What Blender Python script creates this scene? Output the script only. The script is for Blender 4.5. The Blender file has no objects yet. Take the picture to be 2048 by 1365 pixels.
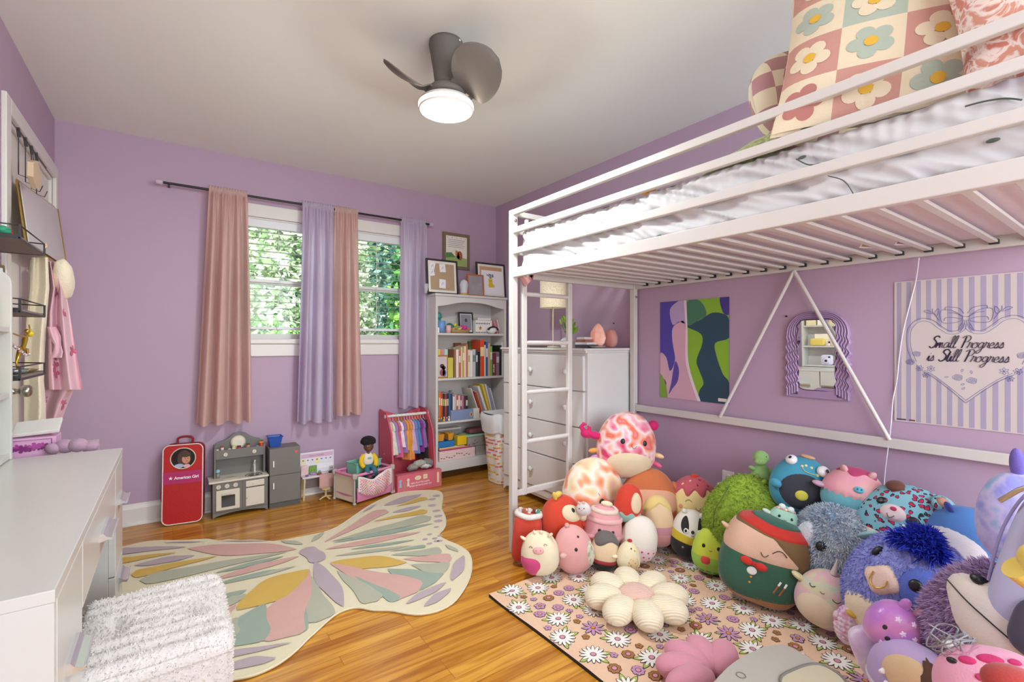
import bpy, math, random
from mathutils import Vector, Matrix, Euler, noise as mnoise
V = Vector
PI = math.pi
sc = bpy.context.scene
col = sc.collection
random.seed(7)
rnd = random.random
def U(a, b): return a + (b - a) * random.random()

# ---------------------------------------------------------------- camera, world, lamps, exposure
F, HY, CH, YAW = 951.0, 685.7, 1.139, math.radians(35.5)
cam_data = bpy.data.cameras.new('camera')
cam = bpy.data.objects.new('camera', cam_data)
col.objects.link(cam)
cam.location = (0, 0, CH)
cam.rotation_euler = (math.radians(90), 0, -YAW)
cam_data.sensor_width = 36
cam_data.lens = F / 2048 * 36
cam_data.shift_y = (HY - 682.5) / 2048
cam_data.clip_start = 0.05
sc.camera = cam
sc.view_settings.view_transform = 'Standard'
sc.view_settings.look = 'None'
sc.view_settings.gamma = 1
sc.view_settings.use_curve_mapping = False
sc.view_settings.exposure = 0.1
try:
    sc.cycles.max_bounces = 8
    sc.cycles.diffuse_bounces = 5
    sc.cycles.glossy_bounces = 4
    sc.cycles.transparent_max_bounces = 12
    sc.cycles.sample_clamp_indirect = 6
except Exception:
    pass
world = bpy.data.worlds.new('world')
sc.world = world
world.use_nodes = True
nt = world.node_tree
nt.nodes.clear()
_o = nt.nodes.new('ShaderNodeOutputWorld'); _b = nt.nodes.new('ShaderNodeBackground')
_s = nt.nodes.new('ShaderNodeTexSky')
_s.sky_type = 'NISHITA'; _s.sun_disc = False; _s.sun_elevation = math.radians(50); _s.sun_rotation = math.radians(200)
_m = nt.nodes.new('ShaderNodeMixRGB'); _m.inputs[0].default_value = 0.75
_m.inputs[2].default_value = (4.6, 4.9, 5.3, 1)
nt.links.new(_s.outputs[0], _m.inputs[1]); nt.links.new(_m.outputs[0], _b.inputs[0]); nt.links.new(_b.outputs[0], _o.inputs[0])
_b.inputs[1].default_value = 0.8
sun = bpy.data.lights.new('sun', 'SUN'); sun.energy = 3.4; sun.angle = math.radians(1.5); sun.color = (1, .96, .88)
so = bpy.data.objects.new('sun', sun); so.rotation_euler = (math.radians(42), 0, math.radians(-28)); col.objects.link(so)

# room: x along the window wall, y towards it, metres, camera foot at the origin
XL, XR, YB, YF, H = -0.56, 2.52, 3.80, -1.25, 2.44

def lamp(name, kind, loc, energy, color=(1, 1, 1), size=.1, rot=(0, 0, 0), size_y=None):
    l = bpy.data.lights.new(name, kind); l.energy = energy; l.color = color
    if kind == 'AREA':
        l.size = size
        if size_y: l.shape = 'RECTANGLE'; l.size_y = size_y
        else: l.shape = 'DISK'
    else: l.shadow_soft_size = size
    o = bpy.data.objects.new(name, l); o.location = loc; o.rotation_euler = rot; col.objects.link(o); return o
# soft fill light, added at the made-up window opening behind the camera
lamp('front_fill_light', 'AREA', (1.0, YF - .12, 1.45), 52, (.86, .96, 1), 2.6, (math.radians(90), 0, 0), 1.7)
# the fan's own light, just below its diffuser
FX, FY, FZ = 0.965, 1.845, 2.17
lamp('fan_lamp', 'AREA', (FX, FY, FZ - .045), 17, (.88, .97, 1), .2)
fl = lamp('fan_lamp_glow', 'POINT', (FX, FY, FZ - .07), 17, (.88, .97, 1), .03)

# ---------------------------------------------------------------- helpers: pixel rays of the calibrated view
_sy, _cy = math.sin(YAW), math.cos(YAW)
def ray(px, py):
    a = (px - 1024) / F; b = (HY - py) / F
    return V((_sy + a * _cy, _cy - a * _sy, b))
def onx(px, py, x): r = ray(px, py); t = x / r.x; return V((x, r.y * t, CH + r.z * t))
def ony(px, py, y): r = ray(px, py); t = y / r.y; return V((r.x * t, y, CH + r.z * t))
def onz(px, py, z): r = ray(px, py); t = (z - CH) / r.z; return V((r.x * t, r.y * t, z))
def atd(px, py, Z): r = ray(px, py); return V((r.x * Z, r.y * Z, CH + r.z * Z))
def depth(p): return p[0] * _sy + p[1] * _cy

# ---------------------------------------------------------------- materials
def lin(h):
    if not isinstance(h, str): return tuple(h)[:3]
    h = h.lstrip('#')
    c = [int(h[i:i + 2], 16) / 255 for i in (0, 2, 4)]
    return tuple(x / 12.92 if x <= .04045 else ((x + .055) / 1.055) ** 2.4 for x in c)
_mc = {}
def newmat(name):
    m = bpy.data.materials.new(name); m.use_nodes = True
    n = m.node_tree.nodes; return m, n, m.node_tree.links, n['Principled BSDF']
def M(c, rough=.55, metal=0, bump=0, bs=60, var=.05, vs=6, sheen=0, emit=0, coat=0, alpha=1, trans=0):
    key = (c, rough, metal, bump, bs, var, vs, sheen, emit, coat, alpha, trans)
    if key in _mc: return _mc[key]
    m, n, L, p = newmat('mat_%d' % len(_mc))
    rgb = lin(c)
    p.inputs['Roughness'].default_value = rough
    p.inputs['Metallic'].default_value = metal
    tc = n.new('ShaderNodeTexCoord')
    nz = n.new('ShaderNodeTexNoise'); nz.inputs['Scale'].default_value = vs; nz.inputs['Detail'].default_value = 3
    L.new(tc.outputs['Object'], nz.inputs['Vector'])
    mx = n.new('ShaderNodeMixRGB')
    mx.inputs[1].default_value = (*[x * (1 - var) for x in rgb], 1)
    mx.inputs[2].default_value = (*[min(1, x * (1 + var)) for x in rgb], 1)
    L.new(nz.outputs['Fac'], mx.inputs[0]); L.new(mx.outputs[0], p.inputs['Base Color'])
    if bump:
        nb = n.new('ShaderNodeTexNoise'); nb.inputs['Scale'].default_value = bs; nb.inputs['Detail'].default_value = 4
        L.new(tc.outputs['Object'], nb.inputs['Vector'])
        b = n.new('ShaderNodeBump'); b.inputs['Strength'].default_value = min(1, bump); b.inputs['Distance'].default_value = .004
        L.new(nb.outputs['Fac'], b.inputs['Height']); L.new(b.outputs[0], p.inputs['Normal'])
    if sheen:
        p.inputs['Sheen Weight'].default_value = sheen; p.inputs['Sheen Roughness'].default_value = .4
    if coat: p.inputs['Coat Weight'].default_value = coat
    if emit:
        p.inputs['Emission Color'].default_value = (*rgb, 1); p.inputs['Emission Strength'].default_value = emit
    if trans: p.inputs['Transmission Weight'].default_value = trans
    p.inputs['Alpha'].default_value = alpha
    _mc[key] = m
    return m
def PL(c, **k):      # plush cloth
    k.setdefault('rough', .85); k.setdefault('bump', .35); k.setdefault('bs', 220); k.setdefault('sheen', .25); k.setdefault('var', .07); k.setdefault('vs', 9)
    return M(c, **k)
def ramp_mat(kind, stops, scale, rough=.85, detail=3, dist=0, sheen=.2, coord='Object', bump=.3, stretch=None):
    m, n, L, p = newmat('mat_ramp_%d' % len(_mc)); _mc[m.name] = m
    tc = n.new('ShaderNodeTexCoord'); src = tc.outputs[coord]
    if stretch:
        mp = n.new('ShaderNodeMapping'); mp.inputs['Scale'].default_value = stretch; L.new(src, mp.inputs[0]); src = mp.outputs[0]
    if kind == 'noise':
        t = n.new('ShaderNodeTexNoise'); t.inputs['Detail'].default_value = detail; t.inputs['Distortion'].default_value = dist; out = t.outputs['Fac']
    elif kind == 'voronoi':
        t = n.new('ShaderNodeTexVoronoi'); out = t.outputs['Distance']
    elif kind == 'cells':
        t = n.new('ShaderNodeTexVoronoi'); out = t.outputs['Color']
    else:
        t = n.new('ShaderNodeTexWave'); t.inputs['Distortion'].default_value = dist; t.inputs['Detail'].default_value = detail; out = t.outputs['Fac']
    t.inputs['Scale'].default_value = scale
    L.new(src, t.inputs['Vector'])
    r = n.new('ShaderNodeValToRGB')
    e = r.color_ramp.elements
    while len(e) < len(stops): e.new(.5)
    for i, (pos, c) in enumerate(stops): e[i].position = pos; e[i].color = (*lin(c), 1)
    L.new(out, r.inputs[0]); L.new(r.outputs[0], p.inputs['Base Color'])
    p.inputs['Roughness'].default_value = rough; p.inputs['Sheen Weight'].default_value = sheen
    if bump:
        nb = n.new('ShaderNodeTexNoise'); nb.inputs['Scale'].default_value = 200; L.new(tc.outputs['Object'], nb.inputs['Vector'])
        b = n.new('ShaderNodeBump'); b.inputs['Strength'].default_value = bump; b.inputs['Distance'].default_value = .003
        L.new(nb.outputs['Fac'], b.inputs['Height']); L.new(b.outputs[0], p.inputs['Normal'])
    return m
WHITE = M('#e9e7e4', rough=.35); BLACK = M('#141414', rough=.4)

# ---------------------------------------------------------------- mesh builder
class MB:
    def __init__(s): s.v = []; s.f = []; s.mi = []; s.sm = []; s.mats = []
    def _m(s, m):
        if m not in s.mats: s.mats.append(m)
        return s.mats.index(m)
    def add(s, vs, fs, mat, smooth=False, xf=None):
        b = len(s.v); k = s._m(mat)
        for p in vs: p = V(p); s.v.append(xf @ p if xf else p)
        for f in fs: s.f.append([b + i for i in f]); s.mi.append(k); s.sm.append(smooth)
        return s
    def box(s, x0, x1, y0, y1, z0, z1, mat, xf=None):
        vs = [(x, y, z) for z in (z0, z1) for y in (y0, y1) for x in (x0, x1)]
        return s.add(vs, [(0, 2, 3, 1), (4, 5, 7, 6), (0, 1, 5, 4), (2, 6, 7, 3), (0, 4, 6, 2), (1, 3, 7, 5)], mat, False, xf)
    def bar(s, a, b, w, h, mat, up=(0, 0, 1)):
        a = V(a); b = V(b); d = (b - a); L = d.length; d.normalize(); u = V(up)
        if abs(d.dot(u)) > .98: u = V((0, 1, 0))
        sx = d.cross(u).normalized(); uz = sx.cross(d)
        xf = Matrix((sx, d, uz)).transposed().to_4x4(); xf.translation = a
        return s.box(-w / 2, w / 2, 0, L, -h / 2, h / 2, mat, xf)
    def cyl(s, a, b, r0, r1, mat, seg=16, smooth=True, caps=True):
        a = V(a); b = V(b); d = (b - a).normalized(); u = V((0, 0, 1)) if abs(d.z) < .9 else V((1, 0, 0))
        x = d.cross(u).normalized(); y = d.cross(x)
        vs = []
        for p, r in ((a, r0), (b, r1)):
            for i in range(seg): t = 2 * PI * i / seg; vs.append(p + x * (r * math.cos(t)) + y * (r * math.sin(t)))
        s.add(vs, [(i, i + seg, (i + 1) % seg + seg, (i + 1) % seg) for i in range(seg)], mat, smooth)
        if caps: s.add(vs[:seg], [tuple(range(seg))], mat); s.add(vs[seg:], [tuple(range(seg))[::-1]], mat)
        return s
    def tube(s, pts, r, mat, seg=8, closed=False, smooth=True, flat=1.0):
        pts = [V(p) for p in pts]; n = len(pts); rr = r if isinstance(r, (list, tuple)) else [r] * n
        vs = []; prev = None
        for i, p in enumerate(pts):
            if closed: d = pts[(i + 1) % n] - pts[i - 1]
            else: d = pts[min(i + 1, n - 1)] - pts[max(i - 1, 0)]
            d = d.normalized() if d.length > 1e-9 else V((0, 0, 1))
            if prev is None: u = V((0, 0, 1)) if abs(d.z) < .9 else V((1, 0, 0)); x = d.cross(u).normalized()
            else: x = (prev - d * prev.dot(d)); x = x.normalized() if x.length > 1e-6 else d.orthogonal().normalized()
            prev = x; y = d.cross(x)
            for k in range(seg): t = 2 * PI * k / seg; vs.append(p + x * (rr[i] * math.cos(t)) + y * (rr[i] * flat * math.sin(t)))
        fs = []
        for i in range(n if closed else n - 1):
            a = i * seg; b = ((i + 1) % n) * seg
            for k in range(seg): fs.append((a + k, a + (k + 1) % seg, b + (k + 1) % seg, b + k))
        s.add(vs, fs, mat, smooth)
        if not closed: s.add(vs[:seg], [tuple(range(seg))[::-1]], mat); s.add(vs[-seg:], [tuple(range(seg))], mat)
        return s
    def lathe(s, prof, mat, c=(0, 0, 0), seg=28, smooth=True, xf=None, sx=1, sy=1):
        vs = []
        for r, z in prof:
            for k in range(seg): t = 2 * PI * k / seg; vs.append(V((c[0] + sx * r * math.cos(t), c[1] + sy * r * math.sin(t), c[2] + z)))
        fs = []
        for i in range(len(prof) - 1):
            for k in range(seg): a = i * seg + k; b = i * seg + (k + 1) % seg; fs.append((a, b, b + seg, a + seg))
        return s.add(vs, fs, mat, smooth, xf)
    def ell(s, c, r, mat, rot=None, seg=20, rings=12, e=1.0, fn=None):
        vs = []; c = V(c); R = rot if rot is not None else Matrix.Identity(3)
        for i in range(rings + 1):
            ph = -PI / 2 + PI * i / rings
            for k in range(seg):
                th = 2 * PI * k / seg
                q = V((math.cos(ph) * math.cos(th), math.cos(ph) * math.sin(th), math.sin(ph)))
                if e != 1: q = V([math.copysign(abs(t) ** e, t) for t in q])
                q = V((q.x * r[0], q.y * r[1], q.z * r[2]))
                if fn: q = fn(q)
                vs.append(c + R @ q)
        fs = [(i * seg + k, i * seg + (k + 1) % seg, (i + 1) * seg + (k + 1) % seg, (i + 1) * seg + k) for i in range(rings) for k in range(seg)]
        return s.add(vs, fs, mat, True)
    def grid(s, fn, nu, nv, mat, smooth=True, closed_u=False):
        vs = [V(fn(i / nu, j / nv)) for j in range(nv + 1) for i in range(nu + (0 if closed_u else 1))]
        w = nu if closed_u else nu + 1
        fs = [(j * w + i, j * w + (i + 1) % w, (j + 1) * w + (i + 1) % w, (j + 1) * w + i) for j in range(nv) for i in range(nu)]
        return s.add(vs, fs, mat, smooth)
    def poly(s, pts, mat, ext=None):
        n = len(pts); pts = [V(p) for p in pts]
        if ext is None: return s.add(pts, [tuple(range(n))], mat)
        ext = V(ext); q = [p + ext for p in pts]
        s.add(pts + q, [tuple(range(n))[::-1], tuple(range(n, 2 * n))] + [(i, (i + 1) % n, n + (i + 1) % n, n + i) for i in range(n)], mat)
        return s
    def text(s, body, size, mat, xf, align='LEFT', bold=0, shear=0, space=1, ext=0.0003):
        cu = bpy.data.curves.new('t', 'FONT'); cu.body = body; cu.size = size; cu.align_x = align; cu.offset = bold; cu.shear = shear
        cu.space_character = space; cu.extrude = ext; cu.resolution_u = 3
        ob = bpy.data.objects.new('t', cu); col.objects.link(ob)
        dg = bpy.context.evaluated_depsgraph_get(); me = bpy.data.meshes.new_from_object(ob.evaluated_get(dg))
        s.add([v.co.copy() for v in me.vertices], [tuple(p.vertices) for p in me.polygons], mat, False, xf)
        bpy.data.objects.remove(ob); bpy.data.curves.remove(cu); bpy.data.meshes.remove(me)
        return s
    def build(s, name, parent=None, bevel=0, subsurf=0, local=False, seg=2, weld=False):
        me = bpy.data.meshes.new(name)
        vs = s.v
        if parent is not None and not local: inv = TM[parent.name].inverted(); vs = [inv @ v for v in vs]
        me.from_pydata([tuple(v) for v in vs], [], s.f)
        for m in s.mats: me.materials.append(m)
        me.polygons.foreach_set('material_index', s.mi); me.polygons.foreach_set('use_smooth', s.sm); me.update()
        o = bpy.data.objects.new(name, me); col.objects.link(o)
        if parent is not None: o.parent = parent
        TM[o.name] = TM[parent.name].copy() if parent is not None else Matrix.Identity(4)
        if bevel:
            b = o.modifiers.new('bevel', 'BEVEL'); b.width = bevel; b.segments = seg; b.limit_method = 'ANGLE'; b.angle_limit = math.radians(50)
            b.harden_normals = False
        if subsurf:
            b = o.modifiers.new('subdivision', 'SUBSURF'); b.levels = subsurf; b.render_levels = subsurf
        return o
TM = {}
def setp(o, label=None, cat=None, group=None, kind=None):
    if label: o['label'] = label
    if cat: o['category'] = cat
    if group: o['group'] = group
    if kind: o['kind'] = kind
    return o
def thing(name, label, cat, loc=(0, 0, 0), rz=0, group=None, rot=None):
    o = bpy.data.objects.new(name, None); o.empty_display_size = .05; col.objects.link(o)
    o.location = loc
    if rot is None: o.rotation_euler = (0, 0, rz); R = Matrix.Rotation(rz, 4, 'Z')
    else: o.rotation_mode = 'QUATERNION'; o.rotation_quaternion = rot.to_quaternion(); R = rot.to_4x4()
    TM[o.name] = Matrix.Translation(V(loc)) @ R
    return setp(o, label, cat, group)
def struct(o): o['kind'] = 'structure'; return o
def XF(o, x, y):     # frame from an origin and two axes
    o = V(o); x = V(x).normalized(); y = V(y); y = (y - x * y.dot(x)).normalized(); z = x.cross(y)
    m = Matrix((x, y, z)).transposed().to_4x4(); m.translation = o; return m
def kids(o): return [c for c in bpy.data.objects if c.parent == o]
def copy_tree(o, parent=None):
    c = o.copy(); col.objects.link(c); TM[c.name] = TM[o.name].copy()
    if parent is not None: c.parent = parent
    for ch in kids(o): copy_tree(ch, c)
    return c
def smooth_path(pts, n=8, closed=False):
    pts = [V(p) for p in pts]; out = []; N = len(pts)
    for i in range(N if closed else N - 1):
        if closed: p0, p1, p2, p3 = pts[i - 1], pts[i], pts[(i + 1) % N], pts[(i + 2) % N]
        else: p0, p1, p2, p3 = pts[max(i - 1, 0)], pts[i], pts[i + 1], pts[min(i + 2, N - 1)]
        for k in range(n):
            t = k / n
            out.append(.5 * ((2 * p1) + (p2 - p0) * t + (2 * p0 - 5 * p1 + 4 * p2 - p3) * t * t + (3 * p1 - p0 - 3 * p2 + p3) * t ** 3))
    if not closed: out.append(pts[-1])
    return out
# ================================================================ the room shell
def wall_mat():
    m, n, L, p = newmat('purple_wall_paint')
    tc = n.new('ShaderNodeTexCoord'); nz = n.new('ShaderNodeTexNoise'); nz.inputs['Scale'].default_value = 1.5
    L.new(tc.outputs['Object'], nz.inputs['Vector'])
    mx = n.new('ShaderNodeMixRGB'); mx.inputs[1].default_value = (*lin('#b298ae'), 1); mx.inputs[2].default_value = (*lin('#b69cb2'), 1)
    L.new(nz.outputs['Fac'], mx.inputs[0]); L.new(mx.outputs[0], p.inputs['Base Color'])
    p.inputs['Roughness'].default_value = .55
    nb = n.new('ShaderNodeTexNoise'); nb.inputs['Scale'].default_value = 160; L.new(tc.outputs['Object'], nb.inputs['Vector'])
    b = n.new('ShaderNodeBump'); b.inputs['Strength'].default_value = .06; L.new(nb.outputs['Fac'], b.inputs['Height']); L.new(b.outputs[0], p.inputs['Normal'])
    return m
WALL = wall_mat()
CEIL = M('#eff2ea', rough=.45, var=.01, bump=.04, bs=180)
TRIM = M('#dedad4', rough=.35, var=.02)
def floor_mat():
    m, n, L, p = newmat('oak_strip_floor')
    tc = n.new('ShaderNodeTexCoord')
    br = n.new('ShaderNodeTexBrick'); br.offset = .37; br.offset_frequency = 3
    br.inputs['Scale'].default_value = 1; br.inputs['Brick Width'].default_value = .78; br.inputs['Row Height'].default_value = .057
    br.inputs['Mortar Size'].default_value = .0009; br.inputs['Mortar Smooth'].default_value = .2; br.inputs['Bias'].default_value = 0
    br.inputs['Color1'].default_value = (0, 0, 0, 1); br.inputs['Color2'].default_value = (1, 1, 1, 1); br.inputs['Mortar'].default_value = (.5, .5, .5, 1)
    L.new(tc.outputs['Object'], br.inputs['Vector'])
    r = n.new('ShaderNodeValToRGB'); e = r.color_ramp.elements
    e[0].color = (*lin('#b87a24'), 1); e[1].color = (*lin('#dca543'), 1); x = e.new(.5); x.color = (*lin('#c98d32'), 1)
    L.new(br.outputs['Color'], r.inputs[0])
    mp = n.new('ShaderNodeMapping'); mp.inputs['Scale'].default_value = (1.6, 22, 1); L.new(tc.outputs['Object'], mp.inputs[0])
    # grain shifts with each board
    add = n.new('ShaderNodeVectorMath'); add.operation = 'MULTIPLY_ADD'; add.inputs[1].default_value = (7, 13, 0)
    L.new(br.outputs['Color'], add.inputs[0]); L.new(mp.outputs[0], add.inputs[2])
    w = n.new('ShaderNodeTexNoise'); w.inputs['Scale'].default_value = 1.3; w.inputs['Detail'].default_value = 5; w.inputs['Distortion'].default_value = 1.2
    L.new(add.outputs[0], w.inputs['Vector'])
    gr = n.new('ShaderNodeValToRGB'); g = gr.color_ramp.elements; g[0].position = .36; g[0].color = (*lin('#b07a2a'), 1); g[1].position = .62; g[1].color = (1, 1, 1, 1)
    L.new(w.outputs['Fac'], gr.inputs[0])
    mul = n.new('ShaderNodeMixRGB'); mul.blend_type = 'MULTIPLY'; mul.inputs[0].default_value = .62
    L.new(r.outputs[0], mul.inputs[1]); L.new(gr.outputs[0], mul.inputs[2])
    dk = n.new('ShaderNodeMixRGB'); dk.inputs[2].default_value = (*lin('#5b3413'), 1)
    mm = n.new('ShaderNodeMath'); mm.operation = 'MULTIPLY'; mm.inputs[1].default_value = .7
    L.new(br.outputs['Fac'], mm.inputs[0]); L.new(mm.outputs[0], dk.inputs[0]); L.new(mul.outputs[0], dk.inputs[1])
    L.new(dk.outputs[0], p.inputs['Base Color'])
    p.inputs['Roughness'].default_value = .22; p.inputs['Specular IOR Level'].default_value = .5
    b = n.new('ShaderNodeBump'); b.inputs['Strength'].default_value = .12; b.inputs['Distance'].default_value = .004; L.new(w.outputs['Fac'], b.inputs['Height']); L.new(b.outputs[0], p.inputs['Normal'])
    return m
T = .14
struct(MB().box(XL - T, XR + T, YF - T, YB + T, -.1, 0, floor_mat()).build('floor'))
struct(MB().box(XL - T, XR + T, YF - T, YB + T, H, H + .12, CEIL).build('ceiling'))
# window opening in the back wall
WX0, WX1, WZ0, WZ1, WXM = .315, 1.70, 1.165, 2.03, 1.01
def holed(name, x0, x1, hx0, hx1, hz0, hz1, y0, y1, m):
    b = MB()
    b.box(x0, hx0, y0, y1, 0, H, m); b.box(hx1, x1, y0, y1, 0, H, m)
    b.box(hx0, hx1, y0, y1, 0, hz0, m); b.box(hx0, hx1, y0, y1, hz1, H, m)
    return struct(b.build(name))
holed('wall_back', XL, XR, WX0, WX1, WZ0, WZ1, YB, YB + T, WALL)
holed('wall_front', XL, XR, -.35, 2.35, .6, 2.3, YF - T, YF, WALL)  # wide opening in this unseen wall is added to let in fill light
struct(MB().box(XR, XR + T, YF, YB, 0, H, WALL).build('wall_right'))
DY0, DY1, DZ = 2.80, 3.73, 2.08      # door opening in the left wall
b = MB(); b.box(XL - T, XL, YF, DY0, 0, H, WALL); b.box(XL - T, XL, DY1, YB, 0, H, WALL); b.box(XL - T, XL, DY0, DY1, DZ, H, WALL)
struct(b.build('wall_left'))
def base(name, a, b_, nrm):
    m = MB(); a = V(a); b_ = V(b_); n = V(nrm)
    m.poly([a, a + n * .016, a + n * .016 + V((0, 0, .10)), a + n * .011 + V((0, 0, .118)), a + n * .004 + V((0, 0, .128)), a + V((0, 0, .13))], TRIM, b_ - a)
    m.poly([a + n * .016, a + n * .03, a + n * .028 + V((0, 0, .012)), a + n * .016 + V((0, 0, .018))], TRIM, b_ - a)
    struct(m.build(name))
base('baseboard_back', (XL, YB, 0), (XR, YB, 0), (0, -1, 0))
base('baseboard_right', (XR, YF, 0), (XR, YB - .03, 0), (-1, 0, 0))
base('baseboard_left', (XL, YF, 0), (XL, DY0 - .09, 0), (1, 0, 0))

# ---- window_1: twin double-hung window with casing, sill and sashes
def window_back():
    t = thing('window_1', None, None, (WXM, YB, WZ0)); t['kind'] = 'structure'
    m = MB(); c = .055
    m.box(WX0 - c, WX1 + c, YB - .018, YB, WZ1, WZ1 + .09, TRIM)
    m.box(WX0 - c, WX0, YB - .018, YB, WZ0 - .03, WZ1, TRIM); m.box(WX1, WX1 + c, YB - .018, YB, WZ0 - .03, WZ1, TRIM)
    m.build('window_casing', t, bevel=.004)
    m = MB(); m.box(WX0 - c - .02, WX1 + c + .02, YB - .030, YB + .06, WZ0 - .035, WZ0, TRIM)
    m.box(WX0 - c, WX1 + c, YB - .016, YB, WZ0 - .125, WZ0 - .035, TRIM); m.build('window_sill', t, bevel=.006)
    m = MB(); m.box(WX0, WX1, YB, YB + .10, WZ1 - .012, WZ1, TRIM); m.box(WX0, WX0 + .015, YB, YB + .1, WZ0, WZ1, TRIM); m.box(WX1 - .015, WX1, YB, YB + .1, WZ0, WZ1, TRIM)
    m.box(WXM - .05, WXM + .05, YB - .005, YB + .1, WZ0, WZ1, TRIM); m.build('window_frame', t, bevel=.003)
    gm, n, L, p = newmat('window_glass'); n.clear()
    o = n.new('ShaderNodeOutputMaterial'); tr = n.new('ShaderNodeBsdfTransparent'); gl = n.new('ShaderNodeBsdfGlossy'); gl.inputs['Roughness'].default_value = .02
    mx = n.new('ShaderNodeMixShader'); fr = n.new('ShaderNodeFresnel'); fr.inputs[0].default_value = 1.35
    L.new(fr.outputs[0], mx.inputs[0]); L.new(tr.outputs[0], mx.inputs[1]); L.new(gl.outputs[0], mx.inputs[2]); L.new(mx.outputs[0], o.inputs[0])
    ZM = 1.58
    for a, b2 in ((WX0 + .015, WXM - .05), (WXM + .05, WX1 - .015)):
        for z0, z1, y in ((WZ0, ZM + .02, YB + .065), (ZM - .02, WZ1 - .012, YB + .085)):
            m = MB(); w = .038
            m.box(a, a + w, y, y + .02, z0, z1, TRIM); m.box(b2 - w, b2, y, y + .02, z0, z1, TRIM)
            m.box(a + w, b2 - w, y, y + .02, z0, z0 + w, TRIM); m.box(a + w, b2 - w, y, y + .02, z1 - w, z1, TRIM)
            s = m.build('window_sash', t, bevel=.002)
            MB().box(a + w, b2 - w, y + .009, y + .012, z0 + w, z1 - w, gm).build('glass', s)
window_back()
# window added behind the camera to let fill light in, with plain casing
t = thing('fill_window', None, None, (1, YF, .6)); t['kind'] = 'structure'
m = MB(); m.box(-.35, 2.35, YF - .1, YF - .06, .6, .64, TRIM); m.box(-.35, 2.35, YF - .1, YF - .06, 2.26, 2.3, TRIM)
for x in (-.35, .53, 1.43, 2.31): m.box(x, x + .04, YF - .1, YF - .06, .64, 2.26, TRIM)
m.build('window_frame', t)

# ---- blinds
BL = M('#dfe3e6', rough=.4, var=.02)
def blind(x0, x1, label, zb):
    t = thing('window_blind', label, 'window blind', (x0, YB + .03, WZ1), group='open slatted window blinds')
    MB().box(x0, x1, YB + .004, YB + .05, WZ1 - .068, WZ1 - .012, BL).build('headrail', t, bevel=.003)
    n = int((WZ1 - .09 - zb) / .0455)
    for i in range(n):
        z = WZ1 - .095 - .0455 * i
        m = MB(); m.grid(lambda u, v: (x0 + .004 + u * (x1 - x0 - .008), YB + .010 + .036 * v, z + .002 * math.sin(PI * v)), 1, 6, BL)
        m.grid(lambda u, v: (x0 + .004 + u * (x1 - x0 - .008), YB + .010 + .036 * v, z - .0012 + .002 * math.sin(PI * v)), 1, 6, BL)
        m.build('slat', t)
    MB().box(x0 + .004, x1 - .004, YB + .01, YB + .048, zb - .012, zb + .008, BL).build('bottom_rail', t, bevel=.004)
    m = MB()
    for f in (.12, .5, .88):
        x = x0 + f * (x1 - x0)
        for y in (YB + .007, YB + .055): m.cyl((x, y, WZ1 - .07), (x, y, zb), .0009, .0009, BL, 5)
    m.build('ladder_cord', t)
    x = x0 + .47 * (x1 - x0)
    MB().tube([(x, YB - .001, WZ1 - .07), (x + .002, YB - .001, 1.5), (x - .012, YB - .002, WZ0 + .06)], .0022, M('#e8e8e4'), 6).build('tilt_wand', t)
blind(WX0 + .018, WXM - .053, 'open white slatted blind in the left window, between pink and lavender curtains', 1.245)
blind(WXM + .053, WX1 - .018, 'open white slatted blind in the right window, nearer the bookcase', 1.245)

# ---- trees outside
def tree(name, label, c, R, hgt, cols, n, seed, conical=False, ls=1):
    random.seed(seed); t = thing(name, label, 'tree', (c[0], c[1], -.6), group='trees outside the window')
    MB().cyl((c[0], c[1], -.6), (c[0], c[1], hgt * .9), .14, .04, M('#5b4a3a', bump=.6, bs=30), 10).build('trunk', t)
    m = MB(); mats = [M(h, rough=.6, var=.15, vs=2) for h in cols]
    for i in range(n):
        q = V((random.gauss(0, 1), random.gauss(0, 1), random.gauss(0, 1))).normalized(); k = U(.7, 1.04) + .12 * mnoise.noise(q * 3 + V((seed, 0, 0)))
        zz = q.z * .5 + .5; r = R * ((1.05 - zz) * 1.25 if conical else 1)
        p = V((c[0] + q.x * r * k, c[1] + q.y * r * k, -.3 + (hgt) * (zz if conical else .5 + .5 * q.z * k)))
        s = ls * U(.05, .12); a = V((U(-1, 1), U(-1, 1), U(-.6, .6))).normalized(); b_ = a.cross(V((U(-1, 1), U(-1, 1), U(-1, 1)))).normalized()
        mm = mats[int(rnd() * len(mats))]
        m.add([p - a * s, p + b_ * s * .45, p + a * s, p - b_ * s * .45], [(0, 1, 2, 3)], mm)
        p2 = p + V((U(-1, 1), U(-1, 1), U(-1, 1))) * s
        m.add([p2 - b_ * s, p2 + a * s * .45, p2 + b_ * s, p2 - a * s * .45], [(0, 1, 2, 3)], mm)
    m.build('crown', t)
G1 = ['#7fae63', '#9cc47a', '#5e8f55', '#b7d39a']; G2 = ['#cfdcb8', '#b9cda0', '#e3e8d2', '#8fb07d']; G3 = ['#39733a', '#5a9a3c', '#86b94a', '#22502c']; G4 = ['#4f8275', '#6d9d8c', '#88b39e', '#3b6a5c']
tree('flowering_tree', 'pale whitish-green leafy tree outside the left window', (1.75, 8.1, 0), 1.0, 4.1, G2, 9000, 3, False, .75)
tree('leafy_tree', 'mid-green bush filling the bottom of the left window', (.66, 6.1, 0), .8, 1.7, G1, 9000, 4, False, .7)
tree('leafy_tree', 'bluish-green tree behind the pale one, top left of the windows', (.0, 10.5, 0), 1.65, 5.8, G4, 6500, 5)
tree('evergreen_tree', 'dark and bright green columnar evergreen outside the right window', (3.3, 7.0, 0), .68, 5.2, G3, 9000, 6, True, .8)
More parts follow.
